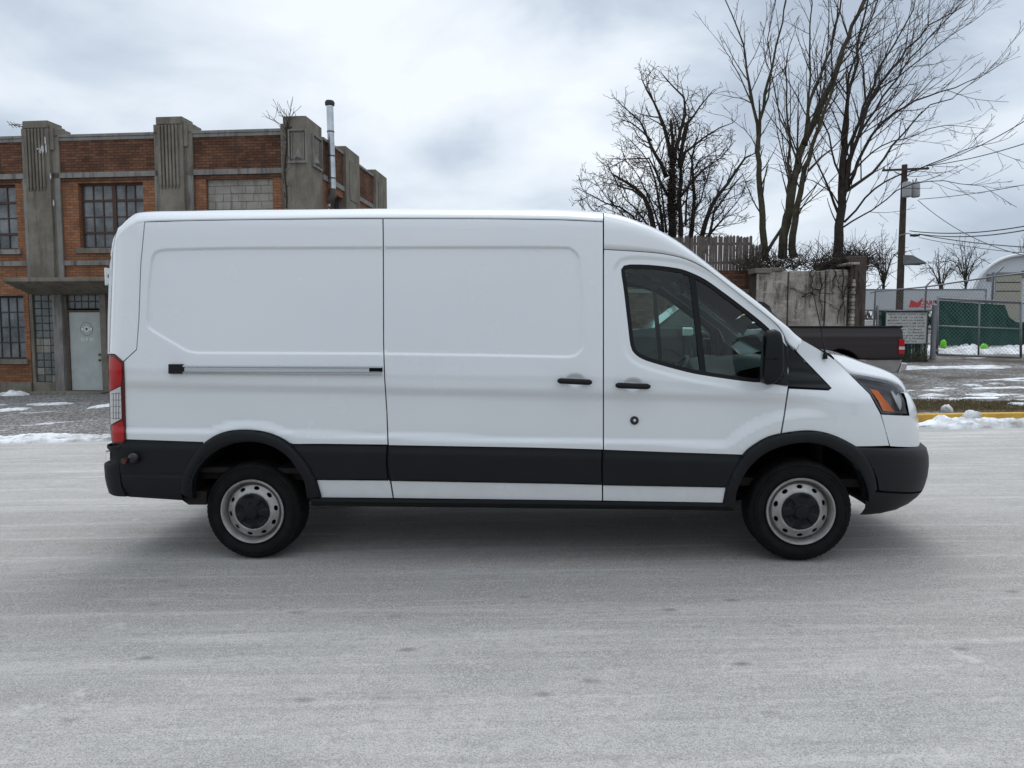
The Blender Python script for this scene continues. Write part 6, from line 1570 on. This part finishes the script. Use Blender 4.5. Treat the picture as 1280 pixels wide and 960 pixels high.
g = MB(); g.add([(px_(821), WD-b_-.02, beltz), (px_(970), WD-b_-.02, beltz), (px_(948), WD-gin, cr-.05), (px_(860), WD-gin, cr-.05)], [(0, 1, 2, 3)]); g.build('side_window', WSG, pk, recalc=False)
PWG = mat('sky_reflecting_windscreen', (.10, .13, .13), .08, spec=.9, coat=.5)
g = MB(); g.add([(px_(819), b_+.03, beltz), (px_(814), WD/2, beltz), (px_(819), WD-b_-.03, beltz), (px_(860), WD-gin, cr-.04), (px_(857), WD/2, cr-.03), (px_(860), gin, cr-.04)], [(0, 1, 4, 5), (1, 2, 3, 4)]); g.build('windscreen', PWG, pk, recalc=False)
g = MB(); g.add([(px_(975), b_+.1, beltz), (px_(975), WD-b_-.1, beltz), (px_(951), WD-gin-.05, cr-.08), (px_(951), gin+.05, cr-.08)], [(0, 1, 2, 3)]); g.build('rear_window', PANE, pk, recalc=False)
m = MB(); m.prism([(px_(975)+.12, beltz-.02), (px_(984), beltz-.02), (px_(984), beltz+.0), (px_(972), pz_(398)), (px_(965), pz_(382)), (px_(958), cr-.02), (px_(951), cr), (px_(949), cr-.06)], gin-.04, gin+.10); m.build('rear_quarter', PT, pk, bevel=.02)
m = MB(); m.prism([(px_(975)+.12, beltz-.02), (px_(984), beltz-.02), (px_(984), beltz+.0), (px_(972), pz_(398)), (px_(965), pz_(382)), (px_(958), cr-.02), (px_(951), cr), (px_(949), cr-.06)], WD-gin-.10, WD-gin+.04); m.build('rear_quarter', PT, pk, bevel=.02)
ms = MB(); ms.box(px_(849), px_(863), -.24, -.06, pz_(420.5), pz_(409.5)); mo = ms.build('door_mirror', CHR, pk, bevel=.03); m = MB(); m.box(px_(854), px_(858), -.08, .06, pz_(417), pz_(415)); m.build('mirror_stalk', CHR, mo)
m = MB(); m.box(px_(900), px_(903.5), .5, 1.45, beltz-.1, pz_(398)); m.box(px_(896), px_(903), .3, .8, beltz-.3, pz_(400)); m.box(px_(896), px_(903), 1.15, 1.65, beltz-.3, pz_(400)); m.build('bench_seat', FAB, pk, bevel=.03)
m = MB(); m.box(px_(746), px_(752), .1, WD-.1, pz_(458), pz_(447)); m.build('front_bumper', CHR, pk, bevel=.02)
m = MB(); m.box(px_(748.5), px_(754), .35, WD-.35, beltz-.42, beltz-.2); m.build('front_grille', CHR, pk, bevel=.01)
m = MB(); m.box(px_(760), px_(1120), .45, WD-.45, pz_(468), pz_(460)); m.build('frame_rails', UNDER, pk)
for (wx_, yy, far) in ((rwx, .06, 0), (fwx, .06, 0), (rwx, WD-.06, 1), (fwx, WD-.06, 1)):
    w = empty('wheel'); w.parent = pk; gz_ = height(oP.x+wx_, YP)-oP.z; w.location = (wx_, yy, gz_+.375); w.rotation_euler = (0, R(20*wx_), math.pi if far else 0); w.scale = (1.08, 1.08, 1.08)
    for ch_ in (to_, ro_, bo_):
        c_ = ch_.copy(); COL.objects.link(c_); c_.parent = w
    m = MB(); m.grid([[(a, 0.03 if not far else WD-.03, b) for a, b in arch(wx_, rwz, rwr+.10)], [(a, .5 if not far else WD-.5, b) for a, b in arch(wx_, rwz, rwr+.10)]]); pts = [(a, .5 if not far else WD-.5, b) for a, b in arch(wx_, rwz, rwr+.10)]; m.add(pts, [tuple(range(len(pts)))]); m.build('wheel_well', DARK, pk)
# ================================================================== recycling yard
GAL = mat('galvanised_steel', (.22, .23, .24), .5, metal=.6, var=(.15, .155, .16), vscale=8); GRS = mat('green_privacy_slats', (.008, .062, .045), .75, spec=.2, var=(.005, .042, .031), vscale=1.6)
def chain(mb, P, x0, x1, z0, z1, pitch=.11, r=.0032, clip=None):
    """diamond mesh between x0..x1, z0..z1; P maps (x,z) to a point"""
    w = x1-x0; h = z1-z0
    for s in (1, -1):
        c = -h
        while c < w:
            a0 = max(0, c) if s == 1 else max(0, c); 
            xa, xb = max(0., c), min(w, c+h)
            if xb > xa:
                za, zb = (xa-c), (xb-c)
                if s == -1: za, zb = h-za, h-zb
                mb.tube([P(x0+xa, z0+za), P(x0+xb, z0+zb)], r, 3, cap=False)
            c += pitch
YG = 21.
gate = empty('chain_link_gate', tuple(at_y(1224, 447, YG))); tag(gate, 'wide grey chain-link swing gate standing at the yard entrance', 'gate'); gO = gate.location.copy()
def gp(u, v, Y=YG): p = at_y(u, v, Y); return Vector((p.x-gO.x, p.y-gO.y, p.z-gO.z))
m = MB(); tl4, tr4, br4, bl4 = gp(1172.5, 373), gp(1276, 378), gp(1276, 447), gp(1171.2, 443)
m.tube([bl4, tl4+Vector((0, 0, .06))], .034, 8); m.tube([br4, tr4], .034, 8); m.tube([tl4, tr4], .034, 8); m.tube([bl4, br4], .034, 8); m.build('gate_frame', GAL, gate, True)
m = MB(); m.tube([gp(1172, 407.5), gp(1276, 411.5)], .026, 8); m.tube([gp(1224.4, 376), gp(1223, 445)], .026, 8); m.build('gate_brace', GAL, gate, True)
def Pg(x, z): return Vector((x, .0, z))
m = MB(); x0, x1 = gp(1174, 410).x, gp(1275, 410).x; chain(m, Pg, x0, x1, gp(1224, 445.5).z, gp(1224, 376).z, .115, .0032); 
m.build('chain_link_mesh', GAL, gate, recalc=False)
m = MB()
for k in range(44): x = x0+(x1-x0)*k/43; zt = tl4.z+(tr4.z-tl4.z)*k/43; m.tube([(x-.012, 0, zt+.02), (x+.01, 0, zt+.075)], .004, 3)
m.build('wire_ends', GAL, gate)
for (u, v) in ((1172, 381), (1171, 438)): q = gp(u, v); MB().box(q.x-.16, q.x+.04, -.04, .04, q.z-.03, q.z+.03).build('hinge', GAL, gate, bevel=.01)
gpst = empty('gate_post', tuple(at_y(1165.5, 456, YG-.1))); tag(gpst, 'thick galvanised post carrying the gate hinges beside the white sign', 'post')
q = gpst.location; hgt = (at_y(1165.5, 382.5, YG-.1).z-q.z); m = MB(); m.tube([(0, 0, -.2), (0, 0, hgt)], .075, 14); m.build('pipe', GAL, gpst, True, angle=50); m = MB(); m.lathe([(.082, 0), (.08, .04), (.0, .07)], (0, 0, hgt), 14, axis='z'); m.build('cap', GAL, gpst, True)
m = MB(); m.lathe([(.16, -.3), (.15, .10), (.08, .14)], (0, 0, 0), 14, axis='z'); m.build('footing', CON, gpst, True)
# slatted fence panel with the sign
YS_ = 21.2; sf = empty('slatted_fence', tuple(at_y(1129, 456, YS_))); tag(sf, 'green slatted chain-link fence panel behind the recycling sign', 'fence'); sO = sf.location.copy()
def spf(u, v, Y=YS_): p = at_y(u, v, Y); return Vector((p.x-sO.x, p.y-sO.y, p.z-sO.z))
a, b = spf(1096.5, 455), spf(1162, 388.5); m = MB(); n = 38; rg = random.Random(2)
for k in range(n): x = a.x+(b.x-a.x)*k/n; m.box(x+.003, x+(b.x-a.x)/n-.004, .02+rg.uniform(-.006, .006), .03, a.z, b.z+.0)
m.build('slat', GRS, sf)
m = MB(); m.tube([spf(1096.5, 388.4), spf(1162, 388.4)], .022, 6); m.build('top_rail', GAL, sf, True); m = MB(); m.tube([spf(1096.8, 458), spf(1096.8, 382)], .04, 8); m.build('fence_post', GAL, sf, True)
m = MB(); chain(m, lambda x, z: Vector((x, .0, z)), a.x, b.x, a.z, b.z, .10, .003); m.build('chain_link_mesh', GAL, sf, recalc=False)
m = MB(); rgv = random.Random(7)
for i in range(160): x = rgv.uniform(a.x, b.x); m.tube(wander(Vector((x, -.06, a.z-.05)), Vector((rgv.gauss(0, .3), -.1, 1)), rgv.uniform(.2, .75), 5, rgv, .3, .05), [.006]*6, 3, cap=False)
wd_ = m.build('dry_weeds', mat('dry_weeds', (.10, .085, .055), .95), None, recalc=False); wd_.location = sf.location; tag(wd_, 'dry weeds at the foot of the green slatted fence', 'weeds', None, 'stuff')
# sign board
sg = empty('recycling_sign', tuple(at_y(1132.5, 410, 21.05))); tag(sg, 'white notice board of black lettering about the recycling center on the green fence', 'sign'); gO2 = sg.location.copy()
def s2(u, v): p = at_y(u, v, 21.05); return p.x-gO2.x, p.z-gO2.z
x0, z1 = s2(1108, 391.2); x1, z0 = s2(1157.2, 429); m = MB(); m.box(x0, x1, 0, .03, z0, z1); m.build('board', mat('aged_white_board', (.50, .50, .48), .6, var=(.40, .40, .38), vscale=3), sg)
m = MB(); m.box(x0-.02, x1+.02, -.012, .032, z1, z1+.02); m.box(x0-.02, x1+.02, -.012, .032, z0-.02, z0); m.box(x0-.02, x0, -.012, .032, z0, z1); m.box(x1, x1+.02, -.012, .032, z0, z1); m.build('board_frame', GAL, sg)
lines = ['THE RECYCLING CENTER IS OPEN', 'FROM 7:00 A.M. TO 3:00 P.M.', 'MONDAY THROUGH SUNDAY.', 'THE FOLLOWING IS A LIST OF ITEMS THAT ARE', 'ACCEPTED AT THE RECYCLING CENTER:', 'Newspapers  Cardboard', 'Bottles  Cans  Car Batteries', 'Clothes  white goods and glass', 'Tires  Motor Oil  in Aluminum', 'Leaves  and Yard']
for k, tx in enumerate(lines):
    zc = z1-(k+.55)*(z1-z0)/10.2; ob = text_mesh('sign_lettering', tx, .080 if k < 5 else .092, BLKP, sg, ((x0+x1)/2, -.002, zc), ext=.001, bold=.0004)
    w_ = max(v.co.x for v in ob.data.vertices)-min(v.co.x for v in ob.data.vertices); f = min(1.0, (x1-x0)*.92/w_)
    for v in ob.data.vertices: v.co.x *= f
# green screened fence behind the gate, snow and bags
YB = 24.6; gs2 = empty('screened_fence', tuple(at_y(1225, 436, YB))); tag(gs2, 'dark green fabric-screened fence behind the chain-link gate, torn at its right corner', 'fence'); bO = gs2.location.copy()
def bp_(u, v, Y=YB): p = at_y(u, v, Y); return Vector((p.x-bO.x, p.y-bO.y, p.z-bO.z))
top = [(1170, 376), (1200, 378), (1235, 380), (1262, 381.5), (1272, 383)]; edge = [(1272, 383), (1266, 390), (1262, 396), (1256, 400), (1262, 403), (1290, 404), (1330, 405)]
m = MB(); rows = []
for t in np.linspace(0, 1, 46):
    u = 1170+(1330-1170)*t; vt = np.interp(u, [1170, 1235, 1258, 1262, 1268, 1330], [376, 380, 381.5, 396, 402.5, 404]); rows.append([(lambda q: (q.x, q.y+.05*math.sin(u*.35)+.03*math.sin(v*.9+u*.2), q.z))(bp_(u, v)) for v in np.linspace(vt, 432, 10)])
m.grid(rows); m.build('screen_fabric', GRS, gs2, True)
m = MB(); m.tube([bp_(1168, 375.5), bp_(1335, 381)], .028, 6); [m.tube([bp_(u, 440)+Vector((0, .3, 0)), bp_(u+1, 377)+Vector((0, .3, 0))], .035, 6) for u in (1186, 1240, 1292)]; m.build('fence_frame', GAL, gs2)
BAG = mat('lime_green_sack', (.24, .80, .01), .5, spec=.4, var=(.16, .62, .01), vscale=8, bump=.5, bscale=14)
def sack(u0, u1, v0, v1, label, Y=23.2, slump=0):
    c = at_y((u0+u1)/2, v1, Y); w = (u1-u0)/F_PX*Y/2; h = (v1-v0)/F_PX*Y; m = MB(); rows = []; 
    for k, (t, s) in enumerate([(0, .8), (.05, .98), (.25, 1.), (.5, .96), (.72, .85), (.88, .75), (.97, .6), (1.0, .25)]):
        rows.append([(w*s*math.cos(a)*(1+.08*math.sin(3*a+k)), w*.8*s*math.sin(a), h*t*(1+(.06*math.sin(2*a+k) if t > .5 else 0))-slump*t*abs(math.cos(a))*h*.2) for a in np.linspace(0, 2*math.pi, 20, endpoint=False)])
    m.grid(rows, close=True); m.add(rows[-1], [tuple(range(20))]); o = m.build('sack', BAG, None, True); o.location = c; tag(o, label, 'sack', 'lime green sacks in the snow'); return o
sack(1175.2, 1182.6, 425, 434.6, 'upright lime green sack in the snow behind the hinge end of the gate'); sack(1225.5, 1234.2, 429.2, 436, 'slumped lime green sack in the snow behind the middle of the gate', slump=1)
# tall chain-link fence along the yard
tf = empty('tall_chain_link_fence', (18, 30, 0)); tag(tf, 'tall chain-link fence with a sagging top rail in front of the white trailer', 'fence')
FT = [(1088, 366, 34), (1094, 364.5, 33.5), (1157.5, 358.5, 30), (1241.5, 346, 26), (1340, 334, 23)]
def fo(u, v, Y): p = at_y(u, v, Y); return Vector((p.x-18, p.y-30, p.z))
m = MB(); m.tube([fo(*f) for f in FT], .030, 6); tfr = m.build('top_rail', GAL, tf, True)
for (u, v, Y) in FT[1:4]:
    p = fo(u, v, Y); m = MB(); m.tube([(p.x, p.y, height(p.x+18, p.y+30)-.2), (p.x, p.y, p.z+.02), (p.x+.28, p.y-.1, p.z+.36)], .04, 8); m.build('fence_post', GAL, tf, True)
m = MB()
for (f0, f1) in zip(FT[1:-1], FT[2:]):
    p0, p1 = fo(*f0), fo(*f1); L = math.hypot(p1.x-p0.x, p1.y-p0.y); h = 2.2; chain(m, lambda x, z: Vector((p0.x+(p1.x-p0.x)*x/L, p0.y+(p1.y-p0.y)*x/L, p0.z+(p1.z-p0.z)*x/L-z)), 0, L, 0, h, .17, .0038)
m.build('chain_link_mesh', GAL, tf, recalc=False)
# white trailer with its lettering
YT = 40.; trl = empty('white_trailer', tuple(at_y(1160, 400, YT))); tag(trl, 'long white box trailer with red lettering behind the tall fence', 'trailer'); tO = trl.location.copy()
def tp(u, v, y=0): p = at_y(u, v, YT+y); return p.x-tO.x, p.z-tO.z
x0, z1 = tp(1060, 366); x1, _ = tp(1232.5, 366); _, z1b = tp(1232, 362.5); zt0 = z1+.10; gzt = height(tO.x, 40)-tO.z; m = MB(); z0 = gzt+1.1
m.box(x0, x1, 0, 2.5, z0, z1b); TW = mat('trailer_white', (.50, .52, .54), .45, var=(.42, .44, .46), vscale=.8); m.build('trailer_box', TW, trl, bevel=.03)
m = MB(); m.box(x0-.02, x1+.02, -.02, 2.52, z1b-.001, z1b+.06); m.box(x1-.02, x1+.03, -.02, 2.5, z0, z1b); m.build('roof_rim', GAL, trl)
for xx in (x1-1.2, x1-2.3):
    m = MB(); m.tube([(xx, .1, gzt+.5), (xx, .4, gzt+.5)], .5, 20); m.tube([(xx, 2.1, gzt+.5), (xx, 2.4, gzt+.5)], .5, 20); m.build('wheel', RUB, trl, True, angle=40)
RED = mat('red_trailer_print', (.50, .03, .02), .5); 
def tl2(pts, name): m = MB(); m.prism([tp(u, v) for u, v in pts], -.012, -.002); m.build(name, RED, trl)
tl2([(1136, 384.2), (1138.6, 374.8), (1146.5, 378.2), (1154, 371.6), (1150, 383.2), (1146.6, 384.4)], 'arrow_emblem')
cx_, cz_ = tp(1161, 378.6); t_ = text_mesh('trailer_letters', 'CARD', .33, RED, trl, (cx_, -.006, cz_), sx=1.15, bold=.012); cx_, cz_ = tp(1156.5, 383.6); text_mesh('trailer_small_letters', 'DISPOSAL', .13, RED, trl, (cx_, -.006, cz_), bold=.004)
# arched tent building
YA = 46.; tn = empty('arched_tent', tuple(at_y(1278, 400, YA))); tag(tn, 'white fabric building with an arched roof and a tan door', 'building'); nO = tn.location.copy()
def ap(u, v, y=0): p = at_y(u, v, YA+y); return p.x-nO.x, p.z-nO.z
cxA, ztA = ap(1278, 319.5); xl, zl = ap(1213.5, 378); gA = height(nO.x, 46)-nO.z; rA = cxA-xl; hA = ztA-zl
arc = [(cxA-rA*math.cos(t), zl+hA*math.sin(t)**.9) for t in np.linspace(0, math.pi, 28)]; prof = [(xl, gA)]+arc+[(2*cxA-xl, gA)]
m = MB(); m.grid([[(x+y*.74, y, z) for x, z in prof] for y in np.linspace(-.25, 12, 8)]); m.build('fabric_roof', mat('tent_fabric', (.60, .62, .64), .7), tn, True, angle=50)
m = MB(); m.prism([(x*1, z) for x, z in prof], 0, .05); m.build('end_wall', mat('tent_end_panel', (.55, .57, .60), .6, var=(.48, .50, .53), vscale=.7), tn)
m = MB(); pp_ = [(cxA-(rA+.04)*math.cos(t), zl+(hA+.04)*math.sin(t)**.9) for t in np.linspace(0, math.pi, 28)]; m.tube([(x, -.2, z) for x, z in pp_], .10, 8); m.build('arch_rib', mat('white_rib', (.66, .68, .70), .5), tn, True)
def rect(name, u0, u1, v0, v1, m_, d=.05): x0, z1 = ap(u0, v0); x1, z0 = ap(u1, v1); MB().box(x0, x1, -d, -.001, z0, z1).build(name, m_, tn)
rect('tent_door', 1244.5, 1274.5, 343, 400, mat('tan_door', (.34, .325, .26), .7)); rect('small_window', 1233.6, 1240.2, 342.6, 351.6, PANE); rect('small_window', 1277.4, 1284, 338.4, 347.6, PANE); x0, z1 = ap(1240, 341.8); x1, _ = ap(1280, 341.8); MB().box(x0, x1, -.08, -.051, z1-.08, z1+.06).build('door_lintel', GAL, tn)
m = MB()
for v in (353, 364): x0, z = ap(1244.5, v); x1, _ = ap(1274.5, v); m.box(x0, x1, -.06, -.0501, z-.03, z+.03)
m.build('door_seam', BLKP, tn)
# ================================================================== utility pole and wires
YU = 38.; up = empty('utility_pole', (at_y(1123, 420, YU).x, YU, height(at_y(1123, 420, YU).x, YU))); tag(up, 'wooden utility pole with a crossarm and two grey transformers', 'utility pole'); uO = up.location.copy()
def uq(u, v, Y=YU): return at_y(u, v, Y)-uO
WOOD = mat('pole_wood', (.085, .068, .055), .95, spec=.1, var=(.045, .036, .03), vscale=5, bump=.4, bscale=20)
t = uq(1130.8, 206); m = MB(); m.tube([(0, 0, -.3), (t.x*.5, 0, t.z*.5), (t.x, 0, t.z)], [.19, .17, .14], 12); m.build('pole', WOOD, up, True, angle=50)
a, b = uq(1103, 213, YU-.25), uq(1161, 210.5, YU-.25); m = MB(); m.tube([a, b], .07, 4); m.build('crossarm', WOOD, up); m = MB(); m.tube([uq(1118, 214.5, YU-.2), uq(1130, 221, YU-.2)], .025, 4); m.tube([uq(1148, 213, YU-.2), uq(1131, 221, YU-.2)], .025, 4); m.build('arm_brace', WOOD, up)
TRF = mat('transformer_grey', (.30, .31, .31), .5, var=(.24, .25, .25), vscale=4)
for (u, Y) in ((1133.5, YU-.45), (1144.3, YU-.2)):
    c0, c1 = uq(u, 246.6, Y), uq(u, 227.5, Y); m = MB(); m.tube([c0, c0+(c1-c0)*.05, c0+(c1-c0)*.93, c1], [.17, .215, .215, .17], 18); tf_ = m.build('transformer', TRF, up, True, angle=40)
    m = MB(); m.tube([c1, c1+Vector((.05, 0, .18))], .03, 6); m.tube([c1+Vector((-.12, 0, -.03)), c1+Vector((-.14, 0, .12))], .025, 6); m.build('bushing', BLKP, tf_, True)
m = MB()
for u in (1105, 1112, 1152, 1159): q = uq(u, 211.8, YU-.25); m = MB(); m.lathe([(.03, 0), (.045, .05), (.02, .08), (.04, .12), (.0, .15)], (q.x, q.y, q.z), 8, axis='z'); m.build('insulator', PLASTG, up, True)
m = MB(); m.tube([uq(1123.6, 295, YU-.1), uq(1134, 291.5, YU-.8), uq(1140, 293, YU-1.2)], .03, 6); q = uq(1143.5, 294.2, YU-1.3); m.build('lamp_arm', GAL, up, True); m = MB(); m.lathe([(.02, -.26), (.10, -.2), (.13, .0), (.09, .22), (.0, .26)], (0, 0, 0), 12); m.v = [(y+q.x, x+q.y, z*.6+q.z) for x, y, z in m.v]; m.build('street_lamp_head', PLASTG, up, True)
sol = MB(); A = [uq(1129.5, 318.5, YU-.3), uq(1141, 319, YU-.6), uq(1158.5, 328.4, YU-1.2), uq(1148, 330.4, YU-.6), uq(1129.5, 330, YU-.3)]; sol.add(A+[p+Vector((0, .05, -.05)) for p in A], [(0, 1, 2, 3, 4), (9, 8, 7, 6, 5)]+[(i, (i+1) % 5, 5+(i+1) % 5, 5+i) for i in range(5)]); sol.build('tilted_panel', mat('panel_underside', (.13, .135, .14), .5), up)
def wire(a, b, sag, label, r=.021, Ya=YU-.2, Yb=30.):
    p, q = at_y(*a, Ya), at_y(*b, Yb); pts = [p.lerp(q, t)-Vector((0, 0, sag*4*t*(1-t))) for t in np.linspace(0, 1, 18)]
    m = MB(); m.tube(pts, r, 5); o = m.build('overhead_wire', BLKP, None); tag(o, label, 'wire', 'overhead wires running off the utility pole')
wire((1158, 207.8), (1300, 139), .25, 'uppermost overhead wire rising from the crossarm to the right'); wire((1160, 207), (1300, 173), .15, 'second overhead wire from the crossarm')
wire((1149, 249), (1300, 227), .1, 'single wire leaving at the height of the transformers', .016); wire((1147, 250), (1300, 323), .5, 'steep slack wire falling from the transformers past the thick cables', .016)
wire((1137, 288.6), (1300, 279), .25, 'upper of the two thick level cables', .026); wire((1148, 292.5), (1300, 284), .25, 'lower of the two thick level cables', .026); wire((1149, 293), (1300, 310), .1, 'thick cable drooping below the two level cables', .024); wire((1149, 297), (1300, 318), .1, 'thin lowest wire above the arched tent', .015)
for (u, du, n_, sd) in ((1125.6, 0, 0, 1),): pass
# far wood closing the horizon
fw = MB(); rg = random.Random(77)
for i in range(5200):
    X = rg.uniform(-130, 150); Y = rg.uniform(125, 150); z0 = height(22 if X > 0 else -22, 60); h = rg.uniform(3.5, 9)*(.7+.5*fbm(X, 0, .03, 3, 1.)); p = Vector((X, Y, z0-1)); d = Vector((rg.gauss(0, .28), 0, 1)); q = wander(p, d, h, 3, rg, .18, .05); fw.tube(q, [.14, .10, .06, .03], 3, cap=False)
tag(fw.build('woods', mat('far_wood_twigs', (.07, .062, .058), .95), None, recalc=False), 'distant leafless wood along the horizon', 'woods', None, 'stuff')
# low pale building opposite, seen mirrored in the cab glass
ob = empty('low_building', (13, -21, 0)); tag(ob, 'pale low building across the street, seen only as a reflection in the cab window', 'building')
m = MB(); m.box(-6, 9, -8, 0, -.6, 3.4); m.build('wall', mat('pale_render', (.42, .42, .40), .8), ob); m = MB(); m.box(-6.4, 9.4, -8.4, .4, 3.601, 3.9); m.build('roof', mat('dark_roof_edge', (.06, .06, .06), .8), ob)
for k in range(3): m = MB(); m.box(-4.5+4.5*k, -3.2+4.5*k, .001, .05, 1., 2.3); m.build('window', PANE, ob)
# the other side of the street, met only as reflections in the van
op = MB(); rg = random.Random(101)
for i in range(1500):
    X = rg.uniform(-30, 34); Y = rg.uniform(-26, -19); h = rg.uniform(3., 9)*(.6+.6*abs(fbm(X, 5, .12, 3, 4.))); q = wander(Vector((X, Y, -.5)), Vector((rg.gauss(0, .22), 0, 1)), h, 5, rg, .16, .05); op.tube(q, [.07, .055, .04, .03, .02, .012], 3, cap=False)
    for k in range(4): op.tube(wander(q[2+k % 3], Vector((rg.gauss(0, .8), rg.gauss(0, .3), .8)), h*.35, 3, rg, .2, .03), [.025, .02, .014, .008], 3, cap=False)
tag(op.build('trees_across_the_street', TWIG, None, recalc=False), 'row of leafless trees across the street mirrored in the van windows', 'woods', None, 'stuff')
# saplings: dry shoots on the parapet by the corner pier, vine on the corner
vn = MB(); rg = random.Random(15)
for k in range(7): q = wander(at_y(357.5+rg.uniform(-2, 3), 162, 18.6), Vector((rg.gauss(0, .7), rg.gauss(0, .2), 1)), rg.uniform(.45, .85), 7, rg, .16, .06); vn.tube(q, [.014-.0015*j for j in range(8)], 4); [vn.tube(wander(q[3+j], Vector((rg.gauss(0, 1), 0, .8)), .3, 4, rg, .2, .05), [.006]*5, 3) for j in range(3)]
for k in range(16): q = wander(at_y(356+rg.uniform(-2, 2), 165+k*5, 18.62), Vector((rg.gauss(0, 1), 0, rg.gauss(-.3, .8))), rg.uniform(.3, .8), 6, rg, .35, -.02); vn.tube(q, [.009-.001*j for j in range(7)], 3)
q = [at_y(357+math.sin(k*.9)*1.5, 160+k*10, 18.62) for k in range(11)]; vn.tube(q, .02, 5)
tag(vn.build('climbing_vine', TWIG, None, recalc=False), 'leafless vine climbing the joint beside the corner pier and sprouting above the parapet', 'vine')
SKYX, SKYY, SKYZ = 2.2, .4, 1.3
# ================================================================== sky and light
w = bpy.data.worlds.new('World'); scene.world = w; w.use_nodes = True; nt = w.node_tree
bg = nt.nodes['Background']; bg.inputs['Strength'].default_value = .1
sky = N(nt, 'ShaderNodeTexSky', sky_type='NISHITA', sun_disc=False); sky.sun_elevation = R(60); sky.sun_rotation = R(12)
tc = N(nt, 'ShaderNodeTexCoord'); s = N(nt, 'ShaderNodeSeparateXYZ'); nt.links.new(tc.outputs['Generated'], s.inputs[0])
# broken overcast: noise over the directions, flattened towards the horizon
zs2 = N(nt, 'ShaderNodeMath', operation='MULTIPLY'); zs2.inputs[1].default_value = 2.0; nt.links.new(s.outputs['Z'], zs2.inputs[0])
cb3 = N(nt, 'ShaderNodeCombineXYZ'); nt.links.new(s.outputs['X'], cb3.inputs[0]); nt.links.new(s.outputs['Y'], cb3.inputs[1]); nt.links.new(zs2.outputs[0], cb3.inputs[2])
mp3 = N(nt, 'ShaderNodeMapping'); mp3.inputs['Location'].default_value = (SKYX, SKYY, SKYZ); nt.links.new(cb3.outputs[0], mp3.inputs[0])
n1 = N(nt, 'ShaderNodeTexNoise', i_Scale=3.3, i_Detail=8, i_Roughness=.52, i_Distortion=.3); nt.links.new(mp3.outputs[0], n1.inputs['Vector'])
n2 = N(nt, 'ShaderNodeTexNoise', i_Scale=1.7, i_Detail=3, i_Roughness=.5); nt.links.new(mp3.outputs[0], n2.inputs['Vector'])
ad = N(nt, 'ShaderNodeMath', operation='ADD'); nt.links.new(n1.outputs['Fac'], ad.inputs[0]); nt.links.new(n2.outputs['Fac'], ad.inputs[1])
rp = ramp(nt, [(.39, (3.9, 4.55, 5.4)), (.455, (5.2, 5.85, 6.7)), (.515, (6.6, 7.2, 7.85)), (.59, (7.9, 8.3, 8.75))])
hm = N(nt, 'ShaderNodeMath', operation='MULTIPLY'); hm.inputs[1].default_value = .5; nt.links.new(ad.outputs[0], hm.inputs[0]); nt.links.new(hm.outputs[0], rp.inputs['Fac'])
mx = N(nt, 'ShaderNodeMix', data_type='RGBA'); mx.inputs[0].default_value = .93; nt.links.new(sky.outputs[0], mx.inputs[6]); nt.links.new(rp.outputs['Color'], mx.inputs[7])
zb_ = N(nt, 'ShaderNodeMapRange', i_From_Min=.50, i_From_Max=1., i_To_Min=1., i_To_Max=1.9); nt.links.new(s.outputs['Z'], zb_.inputs['Value'])   # overcast skies are brightest overhead
vm = N(nt, 'ShaderNodeVectorMath', operation='SCALE'); nt.links.new(mx.outputs[2], vm.inputs[0]); nt.links.new(zb_.outputs[0], vm.inputs['Scale'])
nt.links.new(vm.outputs[0], bg.inputs['Color'])
scene.view_settings.exposure = .29
sl = bpy.data.lights.new('sun', 'SUN'); sl.energy = 1.0; sl.angle = R(30); sl.color = (1, .97, .92)
so = bpy.data.objects.new('sun', sl); COL.objects.link(so); so.rotation_euler = (R(-30), 0, R(-12))
so.location = (0, 0, 30)
